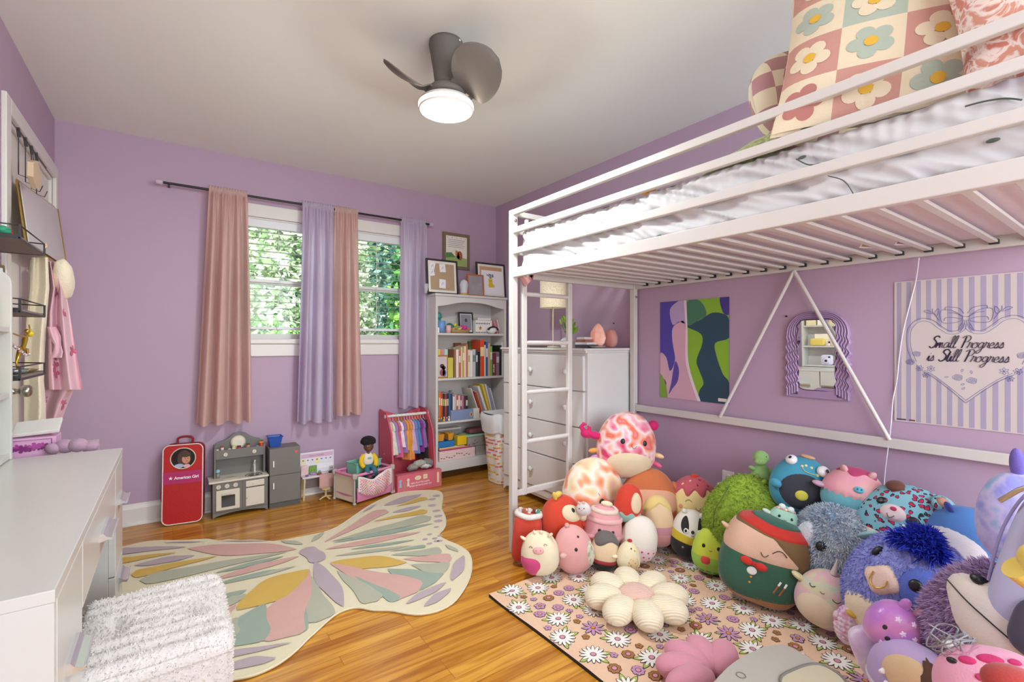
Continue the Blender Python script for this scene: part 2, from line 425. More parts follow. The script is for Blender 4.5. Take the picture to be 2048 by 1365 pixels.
tree('evergreen_tree', 'tall green evergreen seen through the far right panes', (4.9, 8.7, 0), .95, 5.8, G3, 6000, 8, True)
tree('leafy_tree', 'hazy blue-green tree seen at the left of the right window', (3.5, 11.2, 0), 1.7, 6.6, G4, 6000, 9)
tree('hedge_tree', 'broad bluish-green tree far behind the left window', (-1.6, 15.2, 0), 2.3, 8, G4, 5000, 14, False, 2.2)
tree('hedge_tree', 'broad mid-green tree far behind the gap between the windows', (3.6, 16, 0), 2.6, 9, G1, 5000, 15, False, 2.2)
tree('hedge_tree', 'broad dark green tree far behind the right window', (8.8, 15.4, 0), 2.3, 9, G3, 5000, 16, False, 2.2)
setp(MB().grid(lambda u, v: (-12 + 30 * u, 4.6 + 16 * v, -.62 + .1 * mnoise.noise(V((u * 9, v * 9, 0)))), 20, 20, M('#6f9a50', rough=.9, var=.2, bump=.5)).build('lawn'), None, None, None, 'structure')
random.seed(11)
# ================================================================ door, curtains, fan
def door():
    t = thing('door_1', None, None, (XL, DY1, 0)); t['kind'] = 'structure'
    D = M('#e2ddd3', rough=.4, var=.02)
    m = MB(); w = .07
    m.box(XL, XL + .018, DY0 - w, DY0, 0, DZ + w, TRIM); m.box(XL, XL + .018, DY1, min(DY1 + w, YB - .001), 0, DZ + w, TRIM); m.box(XL, XL + .018, DY0, DY1, DZ, DZ + w, TRIM)
    m.box(XL - T, XL, DY0, DY0 + .02, 0, DZ, TRIM); m.box(XL - T, XL, DY1 - .02, DY1, 0, DZ, TRIM); m.box(XL - T, XL, DY0 + .02, DY1 - .02, DZ - .02, DZ, TRIM)
    m.build('door_casing', t, bevel=.004)
    m = MB(); m.box(XL - .05, XL - .012, DY0 + .022, DY1 - .022, .01, DZ - .022, D); m.build('door_panel', t, bevel=.003)
    k = M('#b9b6b0', rough=.28, metal=1)
    y = ony(30, 782, 1).y; p = onx(22, 782, XL + .02)
    z = .93; y = DY0 + .09
    xf = Matrix.Translation((XL - .012, y, z)) @ Matrix.Rotation(PI / 2, 4, 'Y')
    MB().lathe([(0, 0), (.033, 0), (.033, .006), (.014, .012), (.011, .032), (.02, .04), (.026, .05), (.026, .066), (.018, .074), (0, .074)], k, seg=24, xf=xf).build('door_knob', t)
door()

# curtain rod
RZ, RY = 2.149, YB - .085
a = ony(326, 368, RY); b_ = ony(858, 447, RY); a.z = b_.z = RZ
t = thing('curtain_rod', 'thin black curtain rod with clear end caps above the windows', 'curtain rod', a)
MB().cyl(a, b_, .008, .008, BLACK, 12).build('rod', t)
CL = M('#d9c9dc', rough=.15, alpha=.75)
for p, d in ((a, -1), (b_, 1)):
    MB().cyl(p + V((d * .002, 0, 0)), p + V((d * .035, 0, 0)), .016, .013, CL, 16).build('end_cap', t, bevel=.003)
for p in (a + V((.03, 0, 0)), b_ - V((.02, 0, 0))):
    MB().bar(p + V((0, .0, -.002)), (p.x, YB, RZ - .002), .012, .01, BLACK).build('bracket', t)

def cloth_mat(h, tr=.45):
    m, n, L, p = newmat('curtain_cloth'); n.clear()
    o = n.new('ShaderNodeOutputMaterial'); tc = n.new('ShaderNodeTexCoord')
    nz = n.new('ShaderNodeTexNoise'); nz.inputs['Scale'].default_value = 4; L.new(tc.outputs['Object'], nz.inputs['Vector'])
    mx = n.new('ShaderNodeMixRGB'); r = lin(h); mx.inputs[1].default_value = (*[x * .94 for x in r], 1); mx.inputs[2].default_value = (*r, 1); L.new(nz.outputs['Fac'], mx.inputs[0])
    p = n.new('ShaderNodeBsdfPrincipled'); p.inputs['Roughness'].default_value = .42; p.inputs['Sheen Weight'].default_value = .3
    t = n.new('ShaderNodeBsdfTranslucent'); ms = n.new('ShaderNodeMixShader'); ms.inputs[0].default_value = tr
    L.new(mx.outputs[0], p.inputs['Base Color']); L.new(mx.outputs[0], t.inputs[0])
    L.new(p.outputs[0], ms.inputs[1]); L.new(t.outputs[0], ms.inputs[2]); L.new(ms.outputs[0], o.inputs[0])
    nb = n.new('ShaderNodeTexNoise'); nb.inputs['Scale'].default_value = 14; nb.inputs['Detail'].default_value = 2; L.new(tc.outputs['Object'], nb.inputs['Vector'])
    b = n.new('ShaderNodeBump'); b.inputs['Strength'].default_value = .35; b.inputs['Distance'].default_value = .02; L.new(nb.outputs['Fac'], b.inputs['Height']); L.new(b.outputs[0], p.inputs['Normal'])
    return m
PINKC = cloth_mat('#ecc9c0'); LAVC = cloth_mat('#dccce3')
def curtain(tl, tr_, bl, br, yb, mat, folds, label, seed, amp=.03):
    random.seed(seed)
    x0 = ony(tl, 400, RY).x; x1 = ony(tr_, 400, RY).x; p0 = ony(bl, yb, RY); p1 = ony(br, yb, RY)
    zb = ony((bl + br) / 2, yb, RY).z; ztop = RZ + .03
    ph = [U(0, 6) for _ in range(5)]
    def fn(u, v):
        # v 0 top .. 1 bottom
        z = ztop + (zb - ztop) * v
        xx = (x0 + (x1 - x0) * u) * (1 - v) + (p0.x + (p1.x - p0.x) * u) * v
        # gathered fine folds near the rod, wide soft folds below
        top = math.exp(-v * 9)
        w = math.sin(2 * PI * folds * u + ph[0] + .7 * math.sin(2 * PI * u * 1.3 + ph[1]) + v * .5)
        w2 = math.sin(2 * PI * folds * 2.3 * u + ph[2])
        w3 = math.sin(2 * PI * folds * 3.7 * u + ph[3])
        a_ = amp * (.35 + .65 * min(1, v * 2.2))
        ws = math.copysign(abs(w) ** .65, w); y = RY - .018 + a_ * (ws * (1 - .25 * top) + .10 * w2 * (1 - v * .5)) + .012 * top * w3
        if abs(z - RZ) < .018: y = RY - .0145 - .004 * w3      # the pocket hugs the rod
        elif z > RZ: y = RY - .004 + .012 * w3
        xx += .007 * math.cos(2 * PI * folds * u + ph[0]) * v
        y = min(y, YB - .036)
        return (xx, y, z + .004 * w3 * (v < .02) + .006 * w * (v > .97))
    t = thing('curtain', label, 'curtain', ((x0 + x1) / 2, RY, ztop))
    MB().grid(fn, 150, 90, mat).build('drape', t)
    # back layer of the rod pocket
    MB().grid(lambda u, v: (x0 + (x1 - x0) * u, RY + .0135 + .003 * math.sin(2 * PI * folds * 3.7 * u + ph[3]), RZ + .02 - .04 * v), 80, 4, mat).build('rod_pocket', t)
curtain(418, 494, 391, 502, 846, PINKC, 3.6, 'wide dusty pink curtain, leftmost on the rod', 1, .052)
curtain(604, 667, 590, 671, 843, LAVC, 3.4, 'lavender curtain between the two windows, left of a pink one', 2, .044)
curtain(669, 715, 667, 727, 828, PINKC, 3.2, 'narrow dusty pink curtain between the two windows', 3, .044)
curtain(802, 850, 799, 850, 814, LAVC, 2.6, 'lavender curtain at the right end of the rod, beside the bookcase', 4, .040)

# ---- ceiling fan with lamp
def fan():
    G = M('#6b665f', rough=.6, metal=0, var=.03); t = thing('ceiling_fan', 'small grey three-blade ceiling fan with a round lit lamp', 'ceiling fan', (FX, FY, H))
    MB().lathe([(0, 0), (.072, 0), (.074, -.015), (.066, -.06), (.056, -.12), (.05, -.17), (.052, -.2), (0, -.2)], G, (FX, FY, H), 36).build('canopy', t)
    MB().ell((FX + .03, FY - .068, H - .012), (.006, .004, .006), M('#d8d8d8', metal=1, rough=.3)).build('screw', t)
    MB().lathe([(0, .03), (.05, .03), (.075, .012), (.085, -.005), (.08, -.02), (0, -.02)], G, (FX, FY, H - .215), 36).build('motor_hub', t)
    # blades: broad rounded paddles that curl upwards at the tip
    for ang in (294.5, 174.5, 54.5):
        a_ = math.radians(ang); ca, sa = math.cos(a_), math.sin(a_)
        def fn(u, v, off):
            s = u; L = .045 + .225 * s                                   # along
            wd = .035 * (1 - s) + .095 * math.sqrt(max(0, 1 - ((s - .58) / .42) ** 2)) if s > .16 else .05
            c = (v - .5) * 2
            x = L; y = c * wd * .95 - .022 * math.sin(PI * s)
            z = -.005 + .05 * s * s - c * wd * .55 * min(1, s * 2.6) + .012 * c * c * s + off
            return V((FX + ca * x - sa * y, FY + sa * x + ca * y, H - .212 + z))
        m = MB(); m.grid(lambda u, v: fn(u, v, 0), 24, 14, G); m.grid(lambda u, v: fn(u, v, .006), 24, 14, G)
        m.grid(lambda u, v: fn(u, 0, .006 * v), 24, 1, G); m.grid(lambda u, v: fn(u, 1, .006 * v), 24, 1, G)
        m.build('blade', t)
    W = M('#f2efe9', rough=.4); WE = M('#fff3e4', rough=.4, emit=20)
    lp = MB().lathe([(.0, .018), (.09, .018), (.112, .012), (.118, -.002)], W, (FX, FY, FZ), 48).lathe([(.118, -.002), (.118, -.020)], WE, (FX, FY, FZ), 48).lathe([(.118, -.02), (.116, -.025), (.108, -.028), (.104, -.024)], W, (FX, FY, FZ), 48).build('lamp_ring', t)
    MB().lathe([(.106, -.022), (.08, -.03), (.04, -.034), (0, -.035)], M('#fff4e2', emit=14, rough=.5), (FX, FY, FZ), 48).build('diffuser', t)
fan()
# ================================================================ loft bed
BX, BY, BW, BE = 1.489, 2.083, 1.02, .10        # front-left post, width, near end
BM = M('#d0cbc5', rough=.32, var=.015)
def bed():
    t = thing('loft_bed', 'white metal loft bed with guard rails and end ladder along the right wall', 'loft bed', (BX, BY, 0))
    x1 = BX + BW; P = .036
    for (x, y) in ((BX, BY), (x1 - P, BY), (BX, BE), (x1 - P, BE)):
        zt = 1.858
        MB().box(x, x + P, y, y + P, 0, zt, BM).build('post', t, bevel=.003)
    def rail(a, b2, w, h, name='guard_rail'): MB().bar(a, b2, w, h, BM).build(name, t, bevel=.003)
    for z, h in ((1.842, .03), (1.744, .03), (1.632, .032)):
        rail((BX + .012, BY, z), (BX + .012, BE + P, z), .022, h)
        if z > 1.8 or z < 1.64: rail((x1 - .012, BY, z), (x1 - .012, BE + P, z), .022, h)
        rail((BX + P, BY + .02, z), (x1 - P, BY + .02, z), .02, h)
    rail((BX + .014, BY, 1.516), (BX + .014, BE + P, 1.516), .026, .05, 'side_beam')
    rail((x1 - .014, BY, 1.516), (x1 - .014, BE + P, 1.516), .026, .05, 'side_beam')
    rail((BX + P, BY + .018, 1.516), (x1 - P, BY + .018, 1.516), .026, .05, 'end_beam')
    rail((x1 - .016, BY, .71), (x1 - .016, BE + P, .71), .024, .042, 'lower_beam')
    rail((BX + .05, BY - .06, 1.855 - .06), (BX + .05, BY - .06, 1.49), .016, .02, 'rail_support')
    # slats with black end caps
    i = 0; y = 1.985
    K = M('#161616', rough=.5)
    while y > BE + .05:
        s = MB().bar((BX + .028, y, 1.512), (x1 - .05, y, 1.512), .024, .01, BM).build('slat', t, bevel=.002)
        MB().box(x1 - .052, x1 - .03, y - .013, y + .013, 1.503, 1.519, K).build('slat_cap', s)
        y -= .0935; i += 1
    # ladder
    lx0, lx1, ly = 1.578, 1.915, BY + .018
    for x in (lx0, lx1): MB().box(x - .016, x + .016, ly - .012, ly + .012, .30, 1.49, BM).build('ladder_upright', t, bevel=.003)
    for z in (1.408, 1.138, .863, .590): MB().cyl((lx0, ly, z), (lx1, ly, z), .0125, .0125, BM, 14).build('ladder_rung', t)
    MB().bar((BX + P, ly, .318), (lx1 + .016, ly, .318), .022, .032, BM).build('ladder_foot_bar', t, bevel=.003)
    # cross braces on the wall side (an inverted V)
    top = V((x1 - .03, onx(1588, 548, x1 - .03).y, 1.492))
    for px, py in ((1440, 828), (1779, 878)):
        e = onx(px, py, x1 - .03); e.z = .725
        MB().cyl(top, e, .0085, .0085, BM, 12).build('brace', t)
    for (x, y, z) in ((BX + P / 2, BY - .002, 1.80), (x1 - P / 2, BY - .002, 1.44), (x1 - P / 2, BY - .002, .73), (x1 - P / 2, BY - .002, .68)):
        MB().lathe([(0, -.002), (.008, -.002), (.008, .004), (0, .005)], M('#b8b6b2', metal=1, rough=.3), seg=12, xf=XF((x, y, z), (1, 0, 0), (0, 0, 1))).build('bolt', t)
bed()
def sheet_mat():
    m, n, L, p = newmat('white_sheet')
    tc = n.new('ShaderNodeTexCoord'); v = n.new('ShaderNodeTexNoise'); v.inputs['Scale'].default_value = 3.2; v.inputs['Detail'].default_value = 2
    L.new(tc.outputs['Object'], v.inputs['Vector'])
    r = n.new('ShaderNodeValToRGB'); e = r.color_ramp.elements; e[0].position = .3; e[0].color = (*lin('#c5bfd3'), 1); e[1].position = .36; e[1].color = (*lin('#c9c7c6'), 1)
    L.new(v.outputs['Fac'], r.inputs[0]); L.new(r.outputs[0], p.inputs['Base Color']); p.inputs['Roughness'].default_value = .6
    return m
SHEET = sheet_mat()
def mattress():
    x0, x1, y0, y1, z0, z1 = BX + .035, BX + BW - .045, BE + .05, BY - .035, 1.532, 1.735
    t = thing('mattress', 'thick mattress in a ruffled white fitted sheet on the loft bed', 'mattress', ((x0 + x1) / 2, (y0 + y1) / 2, z0))
    per = [(x0, y0), (x0, y1), (x1, y1), (x1, y0)]
    Ls = [y1 - y0, x1 - x0, y1 - y0, x1 - x0]; tot = sum(Ls)
    def edge(u):
        d = u * tot; i = 0
        while d > Ls[i] and i < 3: d -= Ls[i]; i += 1
        a = V((*per[i], 0)); b2 = V((*per[(i + 1) % 4], 0)); dr = (b2 - a).normalized(); p = a + dr * d
        nr = V((-dr.y, dr.x, 0)); k = min(d, Ls[i] - d); c = .04
        if k < c: p = p - nr * (c - math.sqrt(max(0, c * c - (c - k) ** 2))) * .8
        return p, nr, u * tot
    def fn(u, v):
        p, nr, s = edge(u % 1); rr = .03
        # v: 0 underside edge, 1 top edge
        z = z0 + (z1 - z0) * v
        inset = 0
        if v < .12: inset = rr * (1 - math.sqrt(max(0, 1 - (1 - v / .12) ** 2)))
        if v > .85: inset = rr * (1 - math.sqrt(max(0, 1 - ((v - .85) / .15) ** 2)))
        g = math.sin(s * 170 + 3 * mnoise.noise(V((s * 6, v * 1.5, 0)))) * max(0, v - .45) * 1.6
        big = mnoise.noise(V((s * 9 - v * 3.4, v * 2.4, 2))) * 1.5; fold = 1 - abs(mnoise.noise(V((s * 14 - v * 5, v * 2.2, 5)))) * 3
        d = .0028 * g + .010 * big + .011 * max(-.3, fold)
        return p + nr * (d - inset + .002) + V((0, 0, z))
    m = MB(); m.grid(fn, 1300, 26, SHEET, closed_u=False)
    m.build('fitted_sheet', t)
    MB().grid(lambda u, v: (x0 + .02 + (x1 - x0 - .04) * u, y0 + .02 + (y1 - y0 - .04) * v, z1 - .001 + .006 * mnoise.noise(V((u * 9, v * 16, 1)))), 40, 70, SHEET).build('sheet_top', t)
    MB().box(x0 + .012, x1 - .012, y0 + .012, y1 - .012, z0 - .002, z0 + .004, M('#d9cfd8', rough=.9, var=.04, bump=.4)).build('underside', t)
    # printed stems on the side of the sheet
    INK = M('#4a5148')
    def side(px, py): return onx(px, py, x0 - .0155)
    for pts, r in (([(1592, 318), (1618, 330), (1648, 326)], .002), ([(1930, 213), (1968, 203), (2010, 197), (2044, 200)], .002), ([(1655, 352), (1688, 362), (1708, 390)], .0014), ([(1540, 285), (1590, 262), (1650, 248)], .0012)):
        MB().tube(smooth_path([side(*q) for q in pts], 4), r, INK, 6).build('printed_stem', t)
    for q in ((1604, 315), (1636, 330), (1318, 472), (1986, 281)): MB().ell(side(*q), (.002, .012, .005), INK).build('printed_leaf', t)
mattress()
# ---- shared shape helpers
def snorm(fn, u, v, e=1e-3):
    a = V(fn(u + e, v)) - V(fn(u - e, v)); b = V(fn(u, v + e)) - V(fn(u, v - e)); n = a.cross(b)
    return n.normalized() if n.length > 1e-12 else V((0, 0, 1))
def decal(m, fn, u, v, shape, su, sv, mat, off=.001, rot=0, flip=1):
    # shape: outline of (x, y) about the origin, mapped on to the surface fn(u, v)
    c, s = math.cos(rot), math.sin(rot); pts = []
    n0 = snorm(fn, u, v) * flip
    for x, y in shape:
        X, Y = x * c - y * s, x * s + y * c
        pts.append(V(fn(u + X * su, v + Y * sv)) + n0 * off)
    ctr = V(fn(u, v)) + n0 * (off * 1.2)
    k = len(pts)
    m.add([ctr] + pts, [(0, 1 + i, 1 + (i + 1) % k) for i in range(k)], mat)
def flower_shape(n, r0=.45, r1=1, k=6):
    return [((r0 + (r1 - r0) * abs(math.sin(n * t / 2)) ** .6) * math.cos(t), (r0 + (r1 - r0) * abs(math.sin(n * t / 2)) ** .6) * math.sin(t)) for t in [2 * PI * i / (n * k) for i in range(n * k)]]
CIRC = [(math.cos(2 * PI * i / 16), math.sin(2 * PI * i / 16)) for i in range(16)]
BOW = [(0, .12), (.35, .5), (.85, .65), (1, .2), (.75, -.1), (.3, -.1), (.55, -.7), (.3, -.75), (.05, -.2), (-.2, -.75), (-.45, -.65), (-.25, -.1), (-.75, -.15), (-1, .15), (-.85, .6), (-.35, .45)]
HEART = [(0, -1), (.5, -.45), (.95, .1), (.9, .6), (.5, .85), (.12, .65), (0, .4), (-.12, .65), (-.5, .85), (-.9, .6), (-.95, .1), (-.5, -.45)]
STAR = [((1 if i % 2 == 0 else .42) * math.sin(PI * i / 5), (1 if i % 2 == 0 else .42) * math.cos(PI * i / 5)) for i in range(10)]
def interp(rows, v):
    n = len(rows) - 1; k = min(int(v * n), n - 1); f = v * n - k
    return [rows[k][i] + (rows[k + 1][i] - rows[k][i]) * f for i in range(len(rows[0]))]
def rowsfn(rows, Z, folds, amp, ph=0, bulge=.03, twist=.4):
    # cloth hanging at distance Z: rows = (y, x_left, x_right) down its outline
    def fn(u, v):
        y, a, b = interp(rows, min(.9999, max(0, v)))
        return atd(a + (b - a) * u, y, Z - bulge * math.sin(PI * min(1, max(0, u))) - amp * math.sin(2 * PI * folds * u + ph + twist * v * 4))
    return fn
def rbox(m, x0, x1, y0, y1, z0, z1, r, mat, e=.35, seg=32, rings=20, fn=None):
    c = ((x0 + x1) / 2, (y0 + y1) / 2, (z0 + z1) / 2)
    return m.ell(c, ((x1 - x0) / 2, (y1 - y0) / 2, (z1 - z0) / 2), mat, None, seg, rings, e, fn)
def tufts(m, pts, L, w, mats, droop=.3, jit=.5):
    # short pile: thin blades standing on (point, normal) pairs
    for p, n in pts:
        t = V((U(-1, 1), U(-1, 1), U(-1, 1))); d = (n + t * jit + V((0, 0, -droop))).normalized(); s = d.cross(V((U(-1, 1), U(-1, 1), U(-1, 1)))).normalized() * (w / 2)
        l = L * U(.6, 1.2)
        m.add([p - s, p + s, p + d * l * .6 + s * .7, p + d * l + V((0, 0, -droop * l * .3)), p + d * l * .6 - s * .7], [(0, 1, 2, 3, 4)], mats[int(rnd() * len(mats))])
def sample_mb(m, n):
    # random points with normals on the faces already in a builder
    ar = []; tot = 0
    for f in m.f:
        a, b, c = m.v[f[0]], m.v[f[1]], m.v[f[2]]; A = (b - a).cross(c - a).length; tot += A; ar.append(tot)
    import bisect
    out = []
    for _ in range(n):
        f = m.f[min(bisect.bisect(ar, rnd() * tot), len(m.f) - 1)]
        a, b, c = m.v[f[0]], m.v[f[1]], m.v[f[2]]; d = m.v[f[3]] if len(f) > 3 else c
        u, v = rnd(), rnd(); p = a.lerp(b, u).lerp(d.lerp(c, u), v); q = (c - a).cross(d - b) if len(f) > 3 else (b - a).cross(c - a)
        if q.length > 1e-12: out.append((p, q.normalized()))
    return out
# ================================================================ desk with hutch
DX, DT, D0, D1 = -0.147, 0.76, 1.0, 2.21
LQ = M('#c6c4bd', rough=.25, var=.01)
def desk():
    t = thing('desk', 'white desk with drawers and silver lip handles along the left wall', 'desk', (-.35, 1.6, 0))
    AL = M('#e6e8ea', rough=.25, metal=.85)
    x0 = XL + .022
    MB().box(x0, DX, D0, D1, DT - .02, DT, LQ).build('desktop', t, bevel=.0015)
    m = MB(); s = .018
    for y in (D0, 1.27, 1.945, D1 - s): m.box(x0, DX - (.0185 if 1.1 < y < 2.1 else .001), y, y + s, .0, DT - .02, LQ)
    m.box(x0, x0 + .012, D0 + s, D1 - s, .05, DT - .02, LQ)
    for a, b in ((D0 + s, 1.27), (1.963, D1 - s)): m.box(x0, DX - .03, a, b, .04, .058, LQ); m.box(DX - .05, DX - .035, a, b, 0, .04, LQ)
    m.box(x0, DX - .02, 1.288, 1.945, .59, .602, LQ)
    m.build('desk_frame', t, bevel=.001)
    def drawer(y0, y1, z0, z1, hy, hz, hw=.055):
        d = MB().box(DX - .018, DX, max(y0, D0 + .018) + .002, min(y1, D1 - .018) - .002, z0, z1, LQ).build('drawer', t, bevel=.0015)
        prof = [(0, .012), (.006, .012), (.012, .004), (.022, .0), (.026, .004), (.027, .003), (.023, -.006), (.012, -.004), (.004, -.008), (0, -.008)]
        pts = [V((DX + x, hy - hw, hz + z)) for x, z in prof]
        MB().poly(pts, AL, (0, 2 * hw, 0)).build('handle', d)
    drawer(D0, 1.272, .40, .738, 1.14, .585); drawer(D0, 1.272, .05, .396, 1.14, .335)
    drawer(1.278, 1.94, .605, .738, 1.63, .650, .075)
    drawer(1.946, D1, .40, .738, 2.08, .612); drawer(1.946, D1, .05, .396, 2.08, .352)
    # hutch
    h = thing('desk_hutch', 'white open shelf hutch standing at the back of the desk against the left wall', 'hutch', (XL + .09, 1.9, DT))
    hx0, hx1 = XL + .008, -.425
    def side(y):
        p = [V((hx0, y, DT + .001)), V((hx1, y, DT + .001)), V((hx1, y, 1.33))]
        p += [V((hx1 - .045 + .045 * math.cos(k * PI / 12), y, 1.33 + .045 * math.sin(k * PI / 12))) for k in range(1, 7)]
        p += [V((hx0, y, 1.375))]
        MB().poly(p, LQ, (0, .016, 0)).build('side_panel', h, bevel=.0015)
    for y in (1.02, 1.60, 2.192): side(y)
    for z in (DT + .02, .978, 1.189):
        for a, b in ((1.036, 1.60), (1.616, 2.192)): MB().box(hx0 + .006, hx1 - .003, a, b, z - .016, z, LQ).build('shelf', h, bevel=.001)
    MB().box(hx0, hx0 + .006, 1.036, 2.192, DT + .004, 1.33, LQ).build('back_panel', h)
desk()
def hutch_items():
    Z0, Z1, Z2 = .78, .978, 1.189
    t = thing('instant_camera', 'lilac instant camera standing on the desk hutch, seen in the wavy mirror', 'camera', (-.455, 1.98, Z0))
    L_ = M('#d9d2e2', rough=.3)
    m = MB(); rbox(m, -.485, -.44, 1.93, 2.04, Z0, Z0 + .105, .02, L_, .4); m.build('body', t)
    MB().cyl((-.44, 1.985, Z0 + .045), (-.426, 1.985, Z0 + .045), .03, .026, L_, 28).cyl((-.426, 1.985, Z0 + .045), (-.424, 1.985, Z0 + .045), .012, .012, BLACK, 20).build('lens', t)
    MB().box(-.441, -.4385, 1.95, 1.968, Z0 + .075, Z0 + .09, BLACK).build('flash', t)
    for i, (y, c) in enumerate(((1.84, '#e7b9cf'), (1.775, '#a9dcd8'))):
        t = thing('spray_bottle', ('pink' if i == 0 else 'mint') + ' liquid pump bottle beside the instant camera on the hutch', 'bottle', (-.46, y, Z0), group='pump bottles in the hutch')
        MB().lathe([(0, 0), (.022, 0), (.024, .004), (.024, .08), (.018, .095), (.01, .1), (.01, .108), (0, .108)], M(c, rough=.15, trans=.3), (-.46, y, Z0), 20).build('bottle', t)
        MB().lathe([(.012, .1), (.013, .118), (.006, .122), (.006, .135), (0, .137)], WHITE, (-.46, y, Z0), 16).bar((-.46, y, Z0 + .135), (-.43, y, Z0 + .135), .012, .008, WHITE).build('pump', t)
        MB().lathe([(.0245, .02), (.0245, .06)], M('#d46a92' if i == 0 else '#bfe06a'), (-.46, y, Z0), 20).build('label', t)
    t = MB(); rbox(t, -.51, -.44, 2.0, 2.14, Z1, Z1 + .075, .01, M('#e0c765', rough=.4), .3); o = t.build('storage_tin'); setp(o, 'yellow oval tin on the middle hutch shelf, seen in the mirror', 'tin')
    t = thing('nail_polish_bottle', 'tiny bottle with dark cap between the yellow tin and the picture box', 'bottle', (-.45, 1.96, Z1))
    MB().box(-.462, -.438, 1.95, 1.972, Z1, Z1 + .025, M('#f3d9d3')).build('bottle', t, bevel=.003); MB().cyl((-.45, 1.961, Z1 + .025), (-.45, 1.961, Z1 + .045), .008, .007, BLACK, 12).build('cap', t)
    t = thing('card_box', 'small picture-fronted box leaning on the middle hutch shelf', 'box', (-.46, 1.86, Z1))
    MB().box(-.48, -.44, 1.80, 1.93, Z1, Z1 + .08, M('#d9c27c')).build('box', t, bevel=.001)
    m = MB(); m.box(-.4395, -.4385, 1.815, 1.90, Z1 + .015, Z1 + .07, M('#cbb3dc')); m.box(-.4385, -.438, 1.835, 1.87, Z1 + .03, Z1 + .055, M('#8c6fb5')); m.build('picture', t)
    t = MB().box(-.5, -.49 + .02, 1.64, 2.1, Z1, Z1 + .12, M('#f0e7cf', rough=.6)).build('cream_folder', None, bevel=.002); setp(t, 'cream cardboard folder standing behind the yellow tin in the hutch', 'folder')
    random.seed(5)
    for i, c in enumerate(('#e9dcb8', '#efe6cc', '#dcc98f', '#f1ead8', '#e3d5a6')):
        y = 1.66 + i * .105
        o = MB().box(-.52, -.45, y, y + .09, Z2, Z2 + U(.08, .12), M(c)).build('keepsake_box', None, bevel=.002)
        setp(o, 'small %s box on the top hutch shelf, %s from the end panel' % (['beige', 'ivory', 'tan', 'off-white', 'sand-coloured'][i], ['fifth', 'fourth', 'third', 'second', 'first'][i]), 'box', 'boxes on the top shelf of the hutch')
hutch_items()
# ---- things on the desk top
def desk_things():
    o = MB().box(-.53, -.25, 2.235, 2.62, .001, .735, LQ).build('storage_cube', None, bevel=.002); setp(o, 'white storage cube standing between the desk end and the door', 'storage cube')
    z0 = .7355; yb = 2.29
    t = thing('drawing_box', 'pink picture box with purple sequin art standing just past the desk end', 'box', (-.40, yb, z0))
    a = ony(10, 884, yb); b = ony(112, 873, yb); w = b.x - a.x; P_ = M('#cf9cbd', rough=.5); h = b.z - z0
    MB().box(a.x, b.x, yb, yb + .10, z0, b.z, P_).build('box', t, bevel=.002)
    m = MB(); xf = XF((a.x, yb - .0008, z0), (1, 0, 0), (0, 0, 1)); DKP = M('#7b2f6d', rough=.25); DP = M('#a8458f', rough=.2)
    for i in range(9):
        x = .02 + i * (w - .03) / 9; y = h * (.52 + .1 * (i % 2)); r = .011 + .003 * (i % 3)
        m.add([xf @ V((x + r * p[0], y + r * .8 * p[1], .0004 * (i % 3))) for p in flower_shape(5)], [tuple(range(30))], (DKP, DP)[i % 2])
    m.box(.004, w - .01, h * .9, h * .92, 0, .0006, DKP, xf); m.box(w - .012, w - .010, h * .3, h * .92, 0, .0006, DKP, xf)
    m.build('sequin_art', t)
    xf2 = XF((a.x + .01, yb + .02, b.z + .003), (1, 0, .06), (0, .8, .32))
    o = MB().box(0, w - .004, 0, .09, 0, .012, M('#dcd8d0', rough=.5), xf2).build('white_box', None, bevel=.002); setp(o, 'flat white box resting tilted on the pink picture box', 'box')
    t = thing('plush_braid', 'mauve plush knotted braid lying past the far corner of the desk', 'plush', (-.24, yb, z0)); PB = PL('#a58498')
    for i, (px, py, r) in enumerate(((106, 898, .018), (130, 893, .024), (156, 891, .024), (181, 894, .021))):
        p = ony(px, py, 2.262 + .01 * (i % 2)); MB().ell((p.x, p.y, max(z0 + r * .9, p.z)), (r * 1.2, r, r), PB, Matrix.Rotation(.5 - i * .25, 3, 'Y'), 20, 12).build('strand', t)
desk_things()
